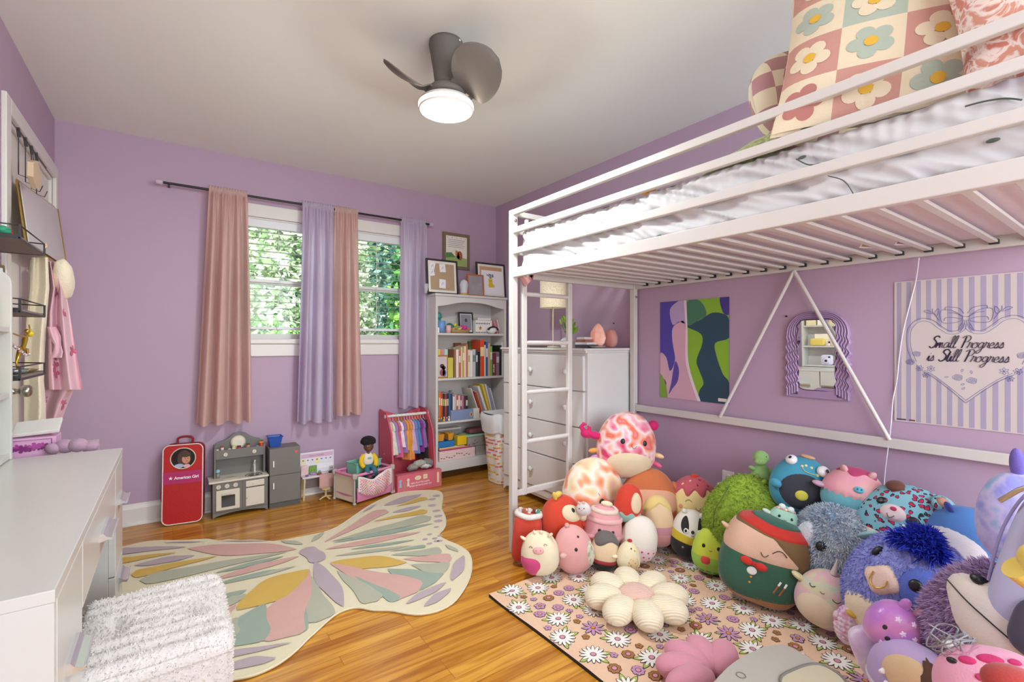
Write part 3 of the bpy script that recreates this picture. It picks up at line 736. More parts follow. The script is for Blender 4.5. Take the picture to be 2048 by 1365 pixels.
# ---- fur stool
def stool():
    t = thing('fur_stool', 'white faux-fur storage stool pushed partly under the desk', 'stool', (-.035, 1.49, 0))
    cx, cy, hx, hy, z1 = -.035, 1.49, .155, .205, .455
    FU = M('#d3ccc7', rough=.9, bump=.9, bs=130, sheen=.5, var=.06, vs=40)
    def fn(u, v):
        a = 2 * PI * u; e = .22
        c, s = math.cos(a), math.sin(a); sx = math.copysign(abs(c) ** e, c); sy = math.copysign(abs(s) ** e, s)
        if v < .55:                                   # sides
            z = .012 + (z1 - .05) * v / .55; k = 1; tile = abs(math.sin(PI * (z / .105))) ** .35
            row = int(z / .105); al = (sx if abs(sy) > abs(sx) else sy) * 2.1 + (row % 2) * .5
            tile = min(tile, abs(math.sin(PI * al)) ** .3)
            r = 1 - .03 + .03 * tile
            return V((cx + hx * sx * r, cy + hy * sy * r, z))
        w = (v - .55) / .45
        if w < .25:
            q = w / .25 * PI / 2; z = z1 - .038 + .038 * math.sin(q); k = 1 - .16 * (1 - math.cos(q))
        else: z = z1; k = .84 * (1 - (w - .25) / .75)
        x = cx + hx * sx * k * (1.015 if w < .3 else 1); y = cy + hy * sy * k * (1.015 if w < .3 else 1)
        g = abs(math.sin(PI * (y - cy) / .048)) ** .5
        return V((x, y, z + .016 * g - .016 + .004 * mnoise.noise(V((x * 22, y * 22, 0)))))
    m = MB(); m.grid(fn, 200, 130, FU, closed_u=True)
    random.seed(2); P = [(p, n if (n.dot(p - V((cx, cy, .25))) > 0) else -n) for p, n in sample_mb(m, 17000)]
    tufts(m, P, .0055, .0026, [M('#d3ccc7', rough=.9)], .1, .35)
    m.build('fur_cover', t)
stool()
# ================================================================ left wall: wire shelves, robe, board
def left_wall():
    K = M('#2b2a2a', rough=.4); WD = M('#857a70', rough=.6, var=.2, vs=30)
    names = ('top', 'middle', 'bottom')
    for i, z in enumerate((1.492, 1.243, 1.012)):
        y0, y1, x0, x1 = 2.28, 2.66, XL + .001, -.425
        t = thing('wall_shelf', 'grey wood shelf with black wire rail on the left wall, %s of three' % names[i], 'wall shelf', (x0, y0, z), group='wire rail wall shelves')
        MB().box(x0, x1, y0, y1, z, z + .012, WD).build('shelf_board', t, bevel=.001)
        m = MB(); m.tube([(x0 + .003, y0, z + .05), (x1 + .003, y0, z + .045), (x1 + .003, y1, z + .045), (x0 + .003, y1, z + .05)], .0025, K, 6); m.build('rail', t)
        for yy in (y0, y1): MB().bar((x1 + .003, yy, z), (x1 + .003, yy, z + .047), .006, .008, K).build('rail_post', t)
        m = MB(); m.bar((x0, y0 - .002, z + .006), (x1, y0 - .002, z + .006), .006, .016, K); m.bar((x0, y1 + .002, z + .006), (x1, y1 + .002, z + .006), .006, .016, K)
        m.box(x1, x1 + .004, y0 - .004, y1 + .004, z - .003, z + .004, K); m.build('bracket', t)
    # on the shelves
    zz = 1.256
    t = thing('photo_frame', 'small gold-rimmed photo frame on the middle wire shelf', 'picture frame', (-.45, 2.36, zz))
    xf = XF((-.515, 2.31, zz), (.05, .075, 0), (-.10, 0, 1.0))
    MB().box(0, .085, 0, .155, -.008, 0, M('#8d7c55', metal=.7, rough=.3), xf).build('frame', t, bevel=.003); MB().box(.010, .075, .012, .143, 0, .001, M('#cdd1cf', rough=.2, var=.2)).build('picture', t, local=False) if False else MB().box(.010, .075, .012, .143, 0, .001, M('#c5cbc9', rough=.2, var=.2), xf).build('picture', t)
    zz = 1.025
    t = thing('ballerina_ornament', 'gold ballerina figure with a jewelled skirt standing on the bottom wire shelf', 'ornament', (-.46, 2.36, zz))
    GD = M('#c8a63c', rough=.3, metal=.75)
    def P(px, py, d=0): q = onx(px, py, -.46 + d); return q
    m = MB(); m.tube([P(35, 739), P(33, 725), P(36, 712), P(40, 700)], [.003, .004, .006, .008], GD, 10)
    m.tube([P(44, 700), P(48, 690), P(50, 680), P(52, 672)], [.008, .007, .009, .006], GD, 10); m.ell(P(54, 663), (.008, .008, .009), GD)
    m.tube([P(50, 674), P(38, 672), P(28, 668), P(22, 666)], [.004, .003, .003, .002], GD, 8); m.tube([P(53, 672), P(60, 660), P(58, 650)], [.004, .003, .002], GD, 8); m.build('dancer', t)
    MB().ell(P(60, 668), (.012, .012, .012), M('#e2c21c', rough=.3)).build('flower', t)
    m = MB(); m.grid(lambda u, v: P(24 + 34 * u + 4 * v * math.sin(PI * u), 690 + 14 * v + 8 * u - 10 * v * (1 - u), .006 * math.sin(u * 30) * v), 24, 6, GD); m.build('skirt', t)
    random.seed(3)
    for i in range(16):
        u = i / 15; q = P(22 + 37 * u, 686 + 24 * math.sin(u * 1.6) + U(-2, 2), .008); MB().ell(q, (.0045, .0045, .0045), M(['#e8e4e6', '#d79a9d', '#b5b0b8'][i % 3], rough=.1, metal=.3), None, 8, 6).build('gem', t)
    o = MB(); o.lathe([(0, 0), (.035, 0), (.05, .012), (.052, .013), (.035, .003), (0, .002)], M('#c7b47c', metal=.6, rough=.25), (-.47, 2.55, zz), 28); o = o.build('trinket_dish'); setp(o, 'shallow gold trinket dish on the bottom wire shelf', 'dish')
    o = MB(); o.lathe([(0, 0), (.02, 0), (.038, .008), (.04, .018), (.037, .01), (0, .003)], M('#b9bec4', metal=.7, rough=.2), (-.47, 2.46, zz), 24); o = o.build('trinket_dish'); setp(o, 'silver trinket dish behind the ballerina on the bottom wire shelf', 'dish')
    zz = 1.505
    for i, (y, c, r) in enumerate(((2.32, '#2f9a72', .02), (2.36, '#d5343a', .018), (2.47, '#c79b4b', .012))):
        o = MB(); o.ell((-.47, y, zz + r * .8), (r, r * 1.2, r * .8), M(c, rough=.5)); o = o.build('toy_figure'); setp(o, ['green', 'red', 'small tan'][i] + ' toy figure on the top wire shelf', 'toy', 'toys on the top wire shelf')
    o = MB(); o.add([V((-.418, 2.655, 1.53)) + V((.0, STAR[k][0] * .016, STAR[k][1] * .016)) for k in range(10)] + [V((-.412, 2.655, 1.53))], [(k, (k + 1) % 10, 10) for k in range(10)] + [tuple(range(10))[::-1]], M('#d8b188')); o = o.build('star_ornament'); setp(o, 'small wooden starfish on the corner of the top wire shelf', 'ornament')
    # over-door hook rack
    t = thing('over_door_hook_rack', 'black wire hook rack hung over the top of the white door', 'hook rack', (XL + .02, 3.2, 2.0))
    W_ = M('#3a3838', rough=.4)
    xs = XL + .0
    for px, py in ((37, 272), (51, 292), (63, 306), (73, 318)):
        p = onx(px, py, XL + .022); y = p.y
        MB().bar((XL + .02, y, DZ - .02), (XL + .024, y, DZ - .06), .012, .006, W_).build('clip', t)
        MB().tube([(XL + .022, y, DZ - .06), (XL + .022, y, 1.86), (XL + .05, y, 1.85), (XL + .06, y, 1.88)], .0022, W_, 6).build('hook', t)
    y0, y1 = onx(37, 272, XL + .022).y - .02, onx(92, 340, XL + .022).y
    MB().tube([(XL + .023, y0, DZ - .03), (XL + .023, min(y1, DY1 - .03), DZ - .03)], .0025, W_, 6).build('crossbar', t)
    # hexagonal wooden plaque
    t = thing('hexagon_plaque', 'small pale wooden hexagon plaque hanging on the door hooks', 'plaque', (XL + .07, 3.1, 1.8))
    q = onx(62, 348, XL + .07); HX = [(math.cos(PI / 3 * k + .5), math.sin(PI / 3 * k + .5)) for k in range(6)]
    MB().poly([q + V((0, .085 * a, .06 * b)) for a, b in HX], M('#d2b99a', rough=.6), (.02, 0, 0)).build('plaque', t, bevel=.002)
    MB().tube([q + V((.01, 0, .05)), q + V((0, .01, .12))], .0015, W_, 5).build('string', t)
    # whiteboard
    t = thing('framed_board', 'blank white board in a thin gold frame hanging tilted on the door', 'board', (-.5, 3.1, 1.6))
    tl, tr_ = onx(41, 365, -.535), onx(115, 419, -.535); br, bl = onx(133, 534, -.47), onx(59, 485, -.47)
    w = (tr_ - tl); GF = M('#c9a94b', metal=.75, rough=.3); bk = V((-.016, 0, -.002))
    MB().poly([tl, tr_, br, bl], M('#cfcbc7', rough=.3), (-.004, 0, 0)).build('board', t)
    f = MB()
    for a, b in ((tl, tr_), (tr_, br), (br, bl), (bl, tl)): f.bar(a + bk * .6, b + bk * .6, .028 if a is not None else 0, .005, GF, up=(0, 1, 0) if abs((b - a).normalized().y) < .5 else (1, 0, .2))
    f.build('frame', t, bevel=.001)
    # robe
    CR = M('#efe3c9', rough=.9, bump=.8, bs=120, sheen=.5); PK = PL('#e6b9c4'); DP = M('#cf6d8d', rough=.8); DK = PL('#b9788a')
    t = thing('hooded_robe', 'pink hooded robe printed with bows and lined in cream fleece, hanging on the door', 'robe', (-.4, 3.0, .7))
    back = rowsfn([(520, 52, 74), (560, 54, 76), (620, 50, 80), (700, 48, 80)], 2.38, 1.5, .012)
    MB().grid(back, 20, 20, DK).build('inner_panel', t)
    cream = rowsfn([(515, 62, 96), (577, 60, 99), (620, 55, 95), (648, 52, 93), (700, 50, 90), (761, 47, 88), (810, 48, 92), (852, 48, 92)], 2.20, 1.2, .02, 1)
    MB().grid(cream, 40, 60, CR).build('fleece_lining', t)
    pink = rowsfn([(524, 92, 112), (577, 94, 130), (623, 80, 139), (685, 76, 149), (746, 76, 160), (780, 78, 168)], 2.27, 2.4, .028, 2, .05)
    pink2 = rowsfn([(776, 80, 150), (808, 79, 136), (848, 83, 120)], 2.29, 1.4, .02, 1, .03)
    m = MB(); m.grid(pink, 70, 60, PK); m.grid(pink2, 40, 20, PK); random.seed(12)
    for k in range(26):
        u, v = U(.08, .92), U(.04, .97); decal(m, pink, u, v, BOW, .09, .045, DP, .003, U(-1, 1), 1 if (snorm(pink, u, v).x > 0) else -1)
    for k in range(5): u, v = U(.15, .85), U(.15, .85); decal(m, pink2, u, v, BOW, .12, .16, DP, .003, U(-1, 1), 1 if (snorm(pink2, u, v).x > 0) else -1)
    m.build('robe_body', t)
    m = MB(); c = atd(127, 560, 2.26); m.ell(c, (.04, .05, .10), CR, Matrix.Rotation(.5, 3, 'X'), 24, 16, fn=lambda q: q + V((0, 0, .012 * mnoise.noise(q * 30)))); m.build('hood', t)
    slv = rowsfn([(654, 92, 112), (672, 96, 122), (690, 108, 122), (704, 106, 126), (716, 100, 124)], 2.215, 1, .015, 0, .03)
    MB().grid(slv, 20, 20, PK).build('pocket_sash', t)
    p = atd(61, 520, 2.26); q = atd(58, 606, 2.26)
    t = thing('hanging_tag', 'round cream wooden tag on a thin ribbon hanging by the robe', 'tag', q)
    MB().tube([p, q + V((0, 0, .02))], .003, M('#e9dfc9'), 6).build('ribbon', t)
    MB().cyl(q - V((.003, .002, 0)), q + V((.004, -.003, 0)), .026, .026, M('#e0d2b4'), 24).build('disc', t)
left_wall()
# ================================================================ bookcase
ORD = ['first', 'second', 'third', 'fourth', 'fifth', 'sixth', 'seventh', 'eighth', 'ninth', 'tenth', 'eleventh', 'twelfth', 'thirteenth', 'fourteenth', 'fifteenth', 'sixteenth', 'seventeenth', 'eighteenth', 'nineteenth', 'twentieth', 'twenty-first', 'twenty-second', 'twenty-third', 'twenty-fourth', 'twenty-fifth', 'twenty-sixth']
CX0, CX1, CY0, CY1, CT = 1.752, 2.455, 3.53, 3.765, 1.545
SH = (1.219, .842, .480, .150)
BC = M('#d3d0cc', rough=.35, var=.02)
def one(m, name, label, cat, group=None, parent=None, **k):
    return setp(m.build(name, parent, **k), label, cat, group)
def bookcase():
    t = thing('bookcase', 'white bookcase with an arched valance full of books and toys in the corner', 'bookcase', (2.1, 3.65, 0))
    for x in (CX0, CX1 - .02): MB().box(x, x + .02, CY0, CY1, 0, CT - .02, BC).build('side_panel', t, bevel=.0015)
    MB().box(CX0 - .008, CX1 + .008, CY0 - .01, CY1, CT - .02, CT, BC).build('top_panel', t, bevel=.004)
    MB().box(CX0 + .02, CX1 - .02, CY1 - .008, CY1, .08, CT - .02, BC).build('back_panel', t)
    for z in SH: MB().box(CX0 + .02, CX1 - .02, CY0 + .012, CY1 - .008, z - .018, z, BC).build('shelf', t, bevel=.001)
    # curved valance
    n = 30; w = CX1 - CX0 - .04; pts = [V((CX0 + .02, CY0 + .004, CT - .02))] + []
    low = [V((CX0 + .02 + w * i / n, CY0 + .004, CT - .105 + .055 * (.5 - .5 * math.cos(2 * PI * (i / n) * 1)) ** .8 - .012 * math.sin(PI * i / n) ** 6)) for i in range(n + 1)]
    MB().poly(pts + low + [V((CX1 - .02, CY0 + .004, CT - .02))], BC, (0, .014, 0)).build('valance', t, bevel=.001)
    MB().box(CX0 + .02, CX1 - .02, CY0 + .004, CY0 + .018, .07, .132, BC).build('plinth', t, bevel=.002)
bookcase()
def cx(u): return 840 + u / 4.267, 660
def book(u0, u1, vtop, base_z, c, y, label, group, dep=.15, jit=0):
    px0, px1 = 840 + u0 / 4.267, 840 + u1 / 4.267; py = 660 + vtop / 4.267
    a = ony(px0, py, y); b = ony(px1, py, y); h = a.z - base_z
    x0, x1 = a.x + .0006, b.x - .0006
    t = thing('book', label, 'book', ((x0 + x1) / 2, y, base_z), 0, group)
    MB().box(x0, x1, y, y + dep, base_z + .0005, base_z + h, M(c, rough=.5, var=.06)).build('cover', t, bevel=.0012)
    MB().box(x0 + .0015, x1 - .0015, y + .004, y + dep + .0006, base_z + h - .0005, base_z + h + .0006, M('#ece6d6')).build('pages', t)
    if x1 - x0 > .012 and jit:
        MB().box(x0 + .002, x1 - .002, y - .0006, y, base_z + h * .55, base_z + h * .8, M(jit)).build('spine_label', t)
rowA = [(290, 308, 165, '#9b6a4c', 'brown', 0), (308, 330, 170, '#e9e2d4', 'cream', 0), (330, 349, 178, '#c46d60', 'pinkish', '#e9dcc9'), (350, 363, 150, '#e4cfae', 'tan', 0), (364, 377, 145, '#d0a24a', 'ochre', '#f3ead0'), (378, 392, 140, '#efe7d6', 'ivory', 0),
        (393, 409, 130, '#c9805a', 'terracotta', 0), (410, 428, 172, '#e8dfce', 'pale', '#b9a888'), (429, 448, 178, '#f0ede4', 'white', 0), (449, 475, 168, '#c3c8c6', 'grey-white', '#6c8a8a'), (476, 494, 172, '#40464d', 'charcoal', '#d7d7d7'), (495, 512, 185, '#24282e', 'black', 0),
        (514, 549, 85, '#d5502c', 'red-orange', '#f2d9a0'), (550, 561, 130, '#e4dfc9', 'bone', 0), (562, 580, 100, '#3561a6', 'blue', '#e9e9e9'), (581, 598, 115, '#dfae68', 'golden', 0), (599, 617, 140, '#7fb56b', 'green', '#e9efe0'), (618, 649, 195, '#7b3843', 'maroon', 0),
        (650, 677, 190, '#8e7086', 'mauve', '#d9c9d2'), (678, 697, 133, '#1d2322', 'black-green', 0), (698, 719, 108, '#dbe2da', 'pale green', '#8fb7a0'), (720, 741, 96, '#b5ccbf', 'mint', 0)]
for i, (u0, u1, vt, c, nm, j) in enumerate(rowA):
    book(u0, u1, vt, SH[1], c, CY0 + .035, '%s book standing in the tall row on the second shelf, %s from the left' % (nm, ORD[i]), 'books on the second bookcase shelf', .15, j)
rowA2 = [(292, 345, 112, '#8d5f3f', 'brown'), (346, 405, 118, '#c07f55', 'orange-brown'), (412, 470, 98, '#5d8048', 'green'), (471, 512, 100, '#91a563', 'olive')]
for i, (u0, u1, vt, c, nm) in enumerate(rowA2):
    px = 840 + u0 / 4.267; py = 660 + vt / 4.267; a = ony(px, py, CY1 - .03); b = ony(840 + u1 / 4.267, py, CY1 - .03)
    one(MB().box(a.x, b.x, CY1 - .042, CY1 - .012, SH[1], max(SH[1] + .26, min(a.z, SH[0] - .03)), M(c)), 'book', '%s book lying behind the tall row on the second shelf, only its top showing' % nm, 'book', 'books on the second bookcase shelf', bevel=.001)
m = MB(); xf = XF((ony(840 + 633 / 4.267, 740, CY0 + .034).x + .004, CY0 + .0343, SH[1] + .03), (0, 0, 1), (-1, 0, 0)); m.text('DRUMS', .022, M('#f0e8dc'), xf, bold=.0004); m.build('spine_title')
bk = [o for o in bpy.data.objects if o.get('label', '').startswith('maroon book')][0]
o = bpy.data.objects['spine_title']; o.parent = bk; o.matrix_parent_inverse = TM[bk.name].inverted()
rowB = [(145, 159, 535, '#86a58f', 'sage', 0), (160, 177, 532, '#e67c3b', 'orange', '#f3e0b0'), (178, 194, 540, '#cf4f33', 'red', '#f2e6c0'), (195, 211, 545, '#2c2a30', 'black', '#d9b24a'), (212, 228, 548, '#a83f32', 'brick red', '#efe3c8'), (229, 245, 545, '#2c3140', 'navy', '#e0d0a0'), (246, 261, 540, '#3e618f', 'blue', 0), (262, 277, 545, '#283f68', 'dark blue', 0),
        (281, 296, 572, '#e7e0cd', 'cream', 0), (297, 310, 560, '#cdbfc6', 'pale mauve', 0), (311, 328, 558, '#c65a4b', 'coral', '#f2e6c0'), (329, 342, 565, '#e3ddd0', 'ivory', 0), (343, 358, 562, '#96596a', 'plum', '#e9d3c9'), (359, 373, 566, '#bf7c8b', 'rose', 0), (374, 389, 560, '#593547', 'dark plum', 0), (390, 408, 562, '#2e2a31', 'near-black', '#d6cbb0')]
for i, (u0, u1, vt, c, nm, j) in enumerate(rowB):
    book(u0, u1, vt, SH[2], c, CY0 + .06, '%s paperback on the third shelf, %s from the left' % (nm, ORD[i]), 'paperbacks on the third bookcase shelf', .12, j)
# leaning books
lean = [(440, 520, 500, '#d8d2c4', 'thin grey', .010), (466, 535, 520, '#b13b3c', 'dark red', .010), (486, 552, 530, '#d98a55', 'orange', .009), (508, 590, 480, '#dfe0e6', 'wide silver', .02), (540, 612, 462, '#e8cf46', 'yellow', .016), (566, 628, 466, '#ece8dd', 'cream', .012), (584, 644, 485, '#a8a3cf', 'lilac', .010), (603, 660, 500, '#e9e7ee', 'white', .010)]
for i, (ut, ub, vt, c, nm, th) in enumerate(lean):
    y = CY0 + .045; tp = ony(840 + ut / 4.267, 660 + vt / 4.267, y); bt = ony(840 + ub / 4.267, 830, y); bt.z = SH[2] + .0035
    d = (tp - bt).normalized(); pr = V((d.z, 0, -d.x)); z = d; L_ = (tp - bt).length
    xf = Matrix((pr, V((0, 1, 0)), z)).transposed().to_4x4(); xf.translation = bt
    t = thing('book', '%s book leaning on the third shelf, %s of eight leaning' % (nm, ORD[i]), 'book', bt, 0, 'leaning books on the third bookcase shelf')
    MB().box(-th, 0, 0, .15, 0, L_, M(c), xf).build('cover', t, bevel=.001)
    MB().box(-th + .001, -.001, .003, .1505, L_ - .001, L_ + .0006, M('#efeadf'), xf).build('pages', t)
def cb(u0, u1, v0, v1, y, dep, c, name, label, cat, bz=None, bevel=.002, S=4.267, ox=840, oy=660, group=None, rough=.5):
    a = ony(ox + u0 / S, oy + v0 / S, y); b = ony(ox + u1 / S, oy + v1 / S, y); z0 = bz if bz is not None else b.z
    return one(MB().box(a.x, b.x, y, y + dep, z0, a.z, M(c, rough=rough)), name, label, cat, group, bevel=bevel)
# third shelf: keepsake box
y = CY0 + .02
t = thing('keepsake_box', 'blue-grey box with a white lid end lying before the paperbacks', 'box', (2.0, y, SH[2]))
a = ony(902, 822, y); b = ony(947, 822, y); c_ = ony(959, 822, y)
MB().box(a.x, b.x, y, y + .04, SH[2] + .001, SH[2] + .085, M('#8291b5', rough=.4)).build('box', t, bevel=.002)
MB().box(b.x + .0005, c_.x, y, y + .04, SH[2] + .001, SH[2] + .085, M('#e3dfd2')).build('lid', t, bevel=.002)
MB().box(b.x - .035, b.x - .01, y - .0008, y, SH[2] + .02, SH[2] + .06, M('#d9b49a')).box(b.x - .028, b.x - .017, y - .0014, y - .0008, SH[2] + .028, SH[2] + .052, M('#6e4f4a')).build('picture', t)
for i, (px, c, nm) in enumerate(((877, '#c43b3b', 'red'), (882, '#3a8a55', 'green'), (888, '#e0b93f', 'yellow'), (893, '#7b4b8f', 'purple'), (898, '#e6e0d4', 'white'))):
    p = ony(px, 838, CY0 + .03); m = MB(); m.ell((p.x, p.y, SH[2] + .012), (.011, .009, .012), M(c)); m.ell((p.x + .002, p.y - .002, SH[2] + .03), (.007, .007, .008), M('#e0bd9a')); m.ell((p.x, p.y, SH[2] + .036), (.0075, .0075, .005), M(c))
    one(m, 'toy_figure', 'tiny %s figure in front of the paperbacks on the third shelf' % nm, 'toy', 'tiny figures on the third bookcase shelf')
m = MB(); p = ony(901, 780, CY1 - .04); m.ell((p.x, CY1 - .045, SH[2] + .17), (.045, .03, .05), M('#c9cdd0', rough=.1, trans=.6)); m.cyl((p.x, CY1 - .045, SH[2] + .21), (p.x, CY1 - .045, SH[2] + .24), .012, .01, M('#8d8a86')); m.box(p.x - .03, p.x + .03, CY1 - .07, CY1 - .02, SH[2], SH[2] + .125, M('#c9cdd0'))
one(m, 'glass_globe', 'clear glass globe at the back of the third bookcase shelf', 'ornament')
# second shelf, left: photo frame, little boxes
y = CY0 + .03
t = thing('photo_frame', 'wooden photo frame of two people hugging on the second shelf', 'picture frame', (1.8, y, SH[1]))
a = ony(874, 711, y); b = ony(895.5, 711, y)
MB().box(a.x, b.x, y, y + .01, SH[1] + .001, a.z, M('#b07238')).build('frame', t, bevel=.002)
m = MB(); PB2 = M('#cfc0bd'); m.box(a.x + .008, b.x - .008, y - .001, y, SH[1] + .012, a.z - .012, PB2)
mx = (a.x + b.x) / 2
for dx, dz, rx, rz_, c in ((-.004, .1, .02, .018, '#4a3330'), (.012, .085, .018, .016, '#3b2a2a'), (-.002, .085, .012, .012, '#d9a58c'), (.012, .075, .011, .011, '#e0b29a'), (0, .045, .026, .03, '#8f4f5a'), (.018, .04, .018, .03, '#6b6f86')):
    m.add([V((mx + dx + rx * p[0], y - .0013, SH[1] + .012 + dz + rz_ * p[1] - .01)) for p in CIRC], [tuple(range(16))], M(c))
m.build('photo', t)
cb(239, 284, 238, 400, CY0 + .028, .03, '#cbc24f', 'game_box', 'yellow-green upright box beside the wooden photo frame', 'box', SH[1] + .001)
for i, (u, c, nm) in enumerate(((147, '#dcc94a', 'yellow'), (178, '#d9879a', 'pink'), (209, '#a8d8c4', 'mint'))):
    cb(u, u + 29, 166, 211, CY0 + .0435, .03, c, 'small_box', '%s-fronted little box stacked above the photo frame' % nm, 'box', SH[1] + .166, group='little boxes over the photo frame')
cb(147, 236, 218, 235, CY0 + .0435, .06, '#cfc9bd', 'box_stack', 'pale flat box behind the wooden photo frame on the second shelf', 'box', SH[1])
m = MB(); m.ell(ony(882, 757, CY0 + .02) * 1.0, (.03, .012, .005), M('#c99a3f')); one(m, 'gold_leaf_dish', 'small gold leaf lying at the left front of the second shelf', 'ornament')
# bottom compartment
B0 = SH[3]
cb(165, 470, 1045, 1118, CY0 + .03, .14, '#e9cdc7', 'patterned_box', 'pale pink box printed with dark bows on the bottom shelf', 'box', B0)
o = bpy.data.objects['patterned_box']; a = ony(840 + 165 / 4.267, 905, CY0 + .03); b = ony(840 + 470 / 4.267, 905, CY0 + .03)
m = MB(); random.seed(4)
for i in range(12):
    x = a.x + .02 + i * .024; z = B0 + U(.015, .05); m.add([V((x + .009 * p[0], CY0 + .0294, z + .008 * p[1])) for p in BOW], [tuple(range(len(BOW)))], M('#2c2226'))
pt = m.build('bow_print'); pt.parent = o; TM[pt.name] = Matrix.Identity(4)
zt = ony(900, 905, CY0 + .03).z
one(MB().box(a.x + .01, b.x - .03, CY0 + .035, CY0 + .16, zt + .001, zt + .022, M('#b02f74')), 'folder', 'magenta folder lying on the bow-printed box', 'folder', bevel=.002)
for i, (c, nm) in enumerate((('#d98f7a', 'salmon'), ('#ddb54d', 'golden'), ('#e9e3d8', 'white'))):
    one(MB().box(a.x + .005, b.x - .06 - .02 * i, CY0 + .04, CY0 + .17, zt + .023 + .006 * i, zt + .028 + .006 * i, M(c)), 'paper_pad', '%s paper pad stacked on the magenta folder' % nm, 'paper pad', 'pads on the magenta folder', bevel=.0006)
def tub(x0, x1, y0, y1, z0, z1, th, mat, taper=.008):
    m = MB()
    def ring(o_, z): return [V((x0 + o_, y0 + o_, z)), V((x1 - o_, y0 + o_, z)), V((x1 - o_, y1 - o_, z)), V((x0 + o_, y1 - o_, z))]
    r = [ring(taper, z0), ring(0, z1), ring(th, z1), ring(taper + th, z0 + th)]
    vs = sum(r, []); fs = []
    for k in range(3):
        for i in range(4): fs.append((k * 4 + i, k * 4 + (i + 1) % 4, k * 4 + 4 + (i + 1) % 4, k * 4 + 4 + i))
    fs += [(3, 2, 1, 0), (12, 13, 14, 15)]
    return m.add(vs, fs, mat)
def px_x(u): return ony(840 + u / 4.267, 900, CY0 + .03).x
z2 = zt + .046
one(tub(px_x(150), px_x(300), CY0 + .03, CY0 + .15, z2, z2 + .05, .003, M('#2f7fc0', rough=.3)), 'toy_bin', 'blue plastic bin on the bottom bookcase shelf', 'bin', bevel=.001)
one(tub(px_x(150), px_x(212), CY0 + .035, CY0 + .12, z2 + .052, z2 + .11, .003, M('#d99a2b', rough=.3)), 'toy_bin', 'amber plastic bin stacked at the left on the blue bin', 'bin', 'amber bins on the blue bin', bevel=.001)
one(tub(px_x(243), px_x(292), CY0 + .035, CY0 + .12, z2 + .052, z2 + .11, .003, M('#d99a2b', rough=.3)), 'toy_bin', 'amber plastic bin stacked at the right on the blue bin', 'bin', 'amber bins on the blue bin', bevel=.001)
one(MB().box(px_x(322), px_x(400), CY0 + .03, CY0 + .10, z2, z2 + .078, M('#e6c21f', rough=.3)), 'toy_block', 'big yellow block beside the blue bin', 'toy', bevel=.004)
one(MB().box(px_x(150), px_x(385), CY0 + .13, CY1 - .015, z2 + .11, z2 + .125, M('#a7a49c')), 'magazine', 'grey magazine lying at the back above the bins', 'magazine', bevel=.001)
one(MB().box(px_x(175), px_x(395), CY0 + .12, CY1 - .03, z2 + .126, z2 + .138, M('#e9e5dc')), 'magazine', 'white magazine lying on the grey magazine', 'magazine', bevel=.001)
CLR = M('#c9c4be', rough=.15, alpha=.45); zz = B0 + .001
t = thing('craft_bin', 'clear plastic bin of craft supplies on the bottom shelf, under the bead box', 'bin', (2.3, 3.6, zz))
tub(px_x(478), px_x(612), CY0 + .03, CY0 + .15, zz, zz + .085, .003, CLR).build('bin', t); MB().box(px_x(484), px_x(606), CY0 + .04, CY0 + .14, zz + .004, zz + .03, M('#d9d5cd')).tube([V((px_x(500), CY0 + .05, zz + .05)), V((px_x(550), CY0 + .045, zz + .068)), V((px_x(590), CY0 + .05, zz + .05))], .009, M('#54585c'), 8).build('supplies', t)
t = thing('bead_box', 'clear box filled with coloured beads and trinkets on the bottom shelf', 'box', (2.3, 3.6, zz + .09))
tub(px_x(404), px_x(612), CY0 + .03, CY0 + .15, zz + .088, zz + .168, .003, CLR).build('bin', t)
random.seed(8); m = MB()
for i in range(170):
    c = ['#b5533f', '#d98a4a', '#5c8f52', '#c9b06a', '#e6ddcf', '#7a4a60', '#3f6a70'][i % 7]
    m.ell((U(px_x(410), px_x(606)), U(CY0 + .036, CY0 + .14), zz + .095 + U(0, .05)), (.008, .008, .007), M(c), None, 7, 5)
setp(m.build('beads', t), None, None, None, 'stuff')
one(MB().box(px_x(392), px_x(590), CY0 + .03, CY0 + .16, zz + .170, zz + .186, M('#98cdae')), 'tray', 'mint green tray lying on the bead box', 'tray', bevel=.003)
m = MB(); rbox(m, px_x(430), px_x(580), CY0 + .04, CY0 + .15, zz + .187, zz + .235, .02, M('#6b3f3f', rough=.7), .5); one(m, 'pouch', 'maroon zip pouch lying on the mint tray', 'pouch')
# top shelf of the bookcase
S5 = dict(S=4.876, ox=830, oy=440)
Z5 = SH[0]
def q5(u, v, y): return ony(830 + u / 4.876, 440 + v / 4.876, y)
p = q5(228, 915, CY0 + .1); one(MB().ell((p.x, p.y, Z5 + .145), (.03, .03, .035), M('#3f8f8a', rough=.4)).cyl((p.x, p.y, Z5), (p.x, p.y, Z5 + .115), .02, .022, M('#3f8f8a')), 'globe', 'teal globe at the left of the top bookcase shelf', 'globe')
a = q5(255, 1090, CY0 + .04); m = MB(); m.lathe([(0, 0), (.03, 0), (.036, .1), (.033, .1), (.028, .006), (0, .006)], M('#6d97cf', rough=.35), (a.x, a.y, Z5 + .001), 28); one(m, 'tumbler', 'light blue plastic tumbler on the top bookcase shelf', 'cup')
a = q5(224, 1090, CY0 + .02); one(MB().box(a.x - .006, a.x + .010, CY0 + .0135, CY0 + .0265 - .01, Z5 + .001, Z5 + .045, M('#efeeec')), 'white_cube', 'small white block before the blue tumbler', 'block', bevel=.002)
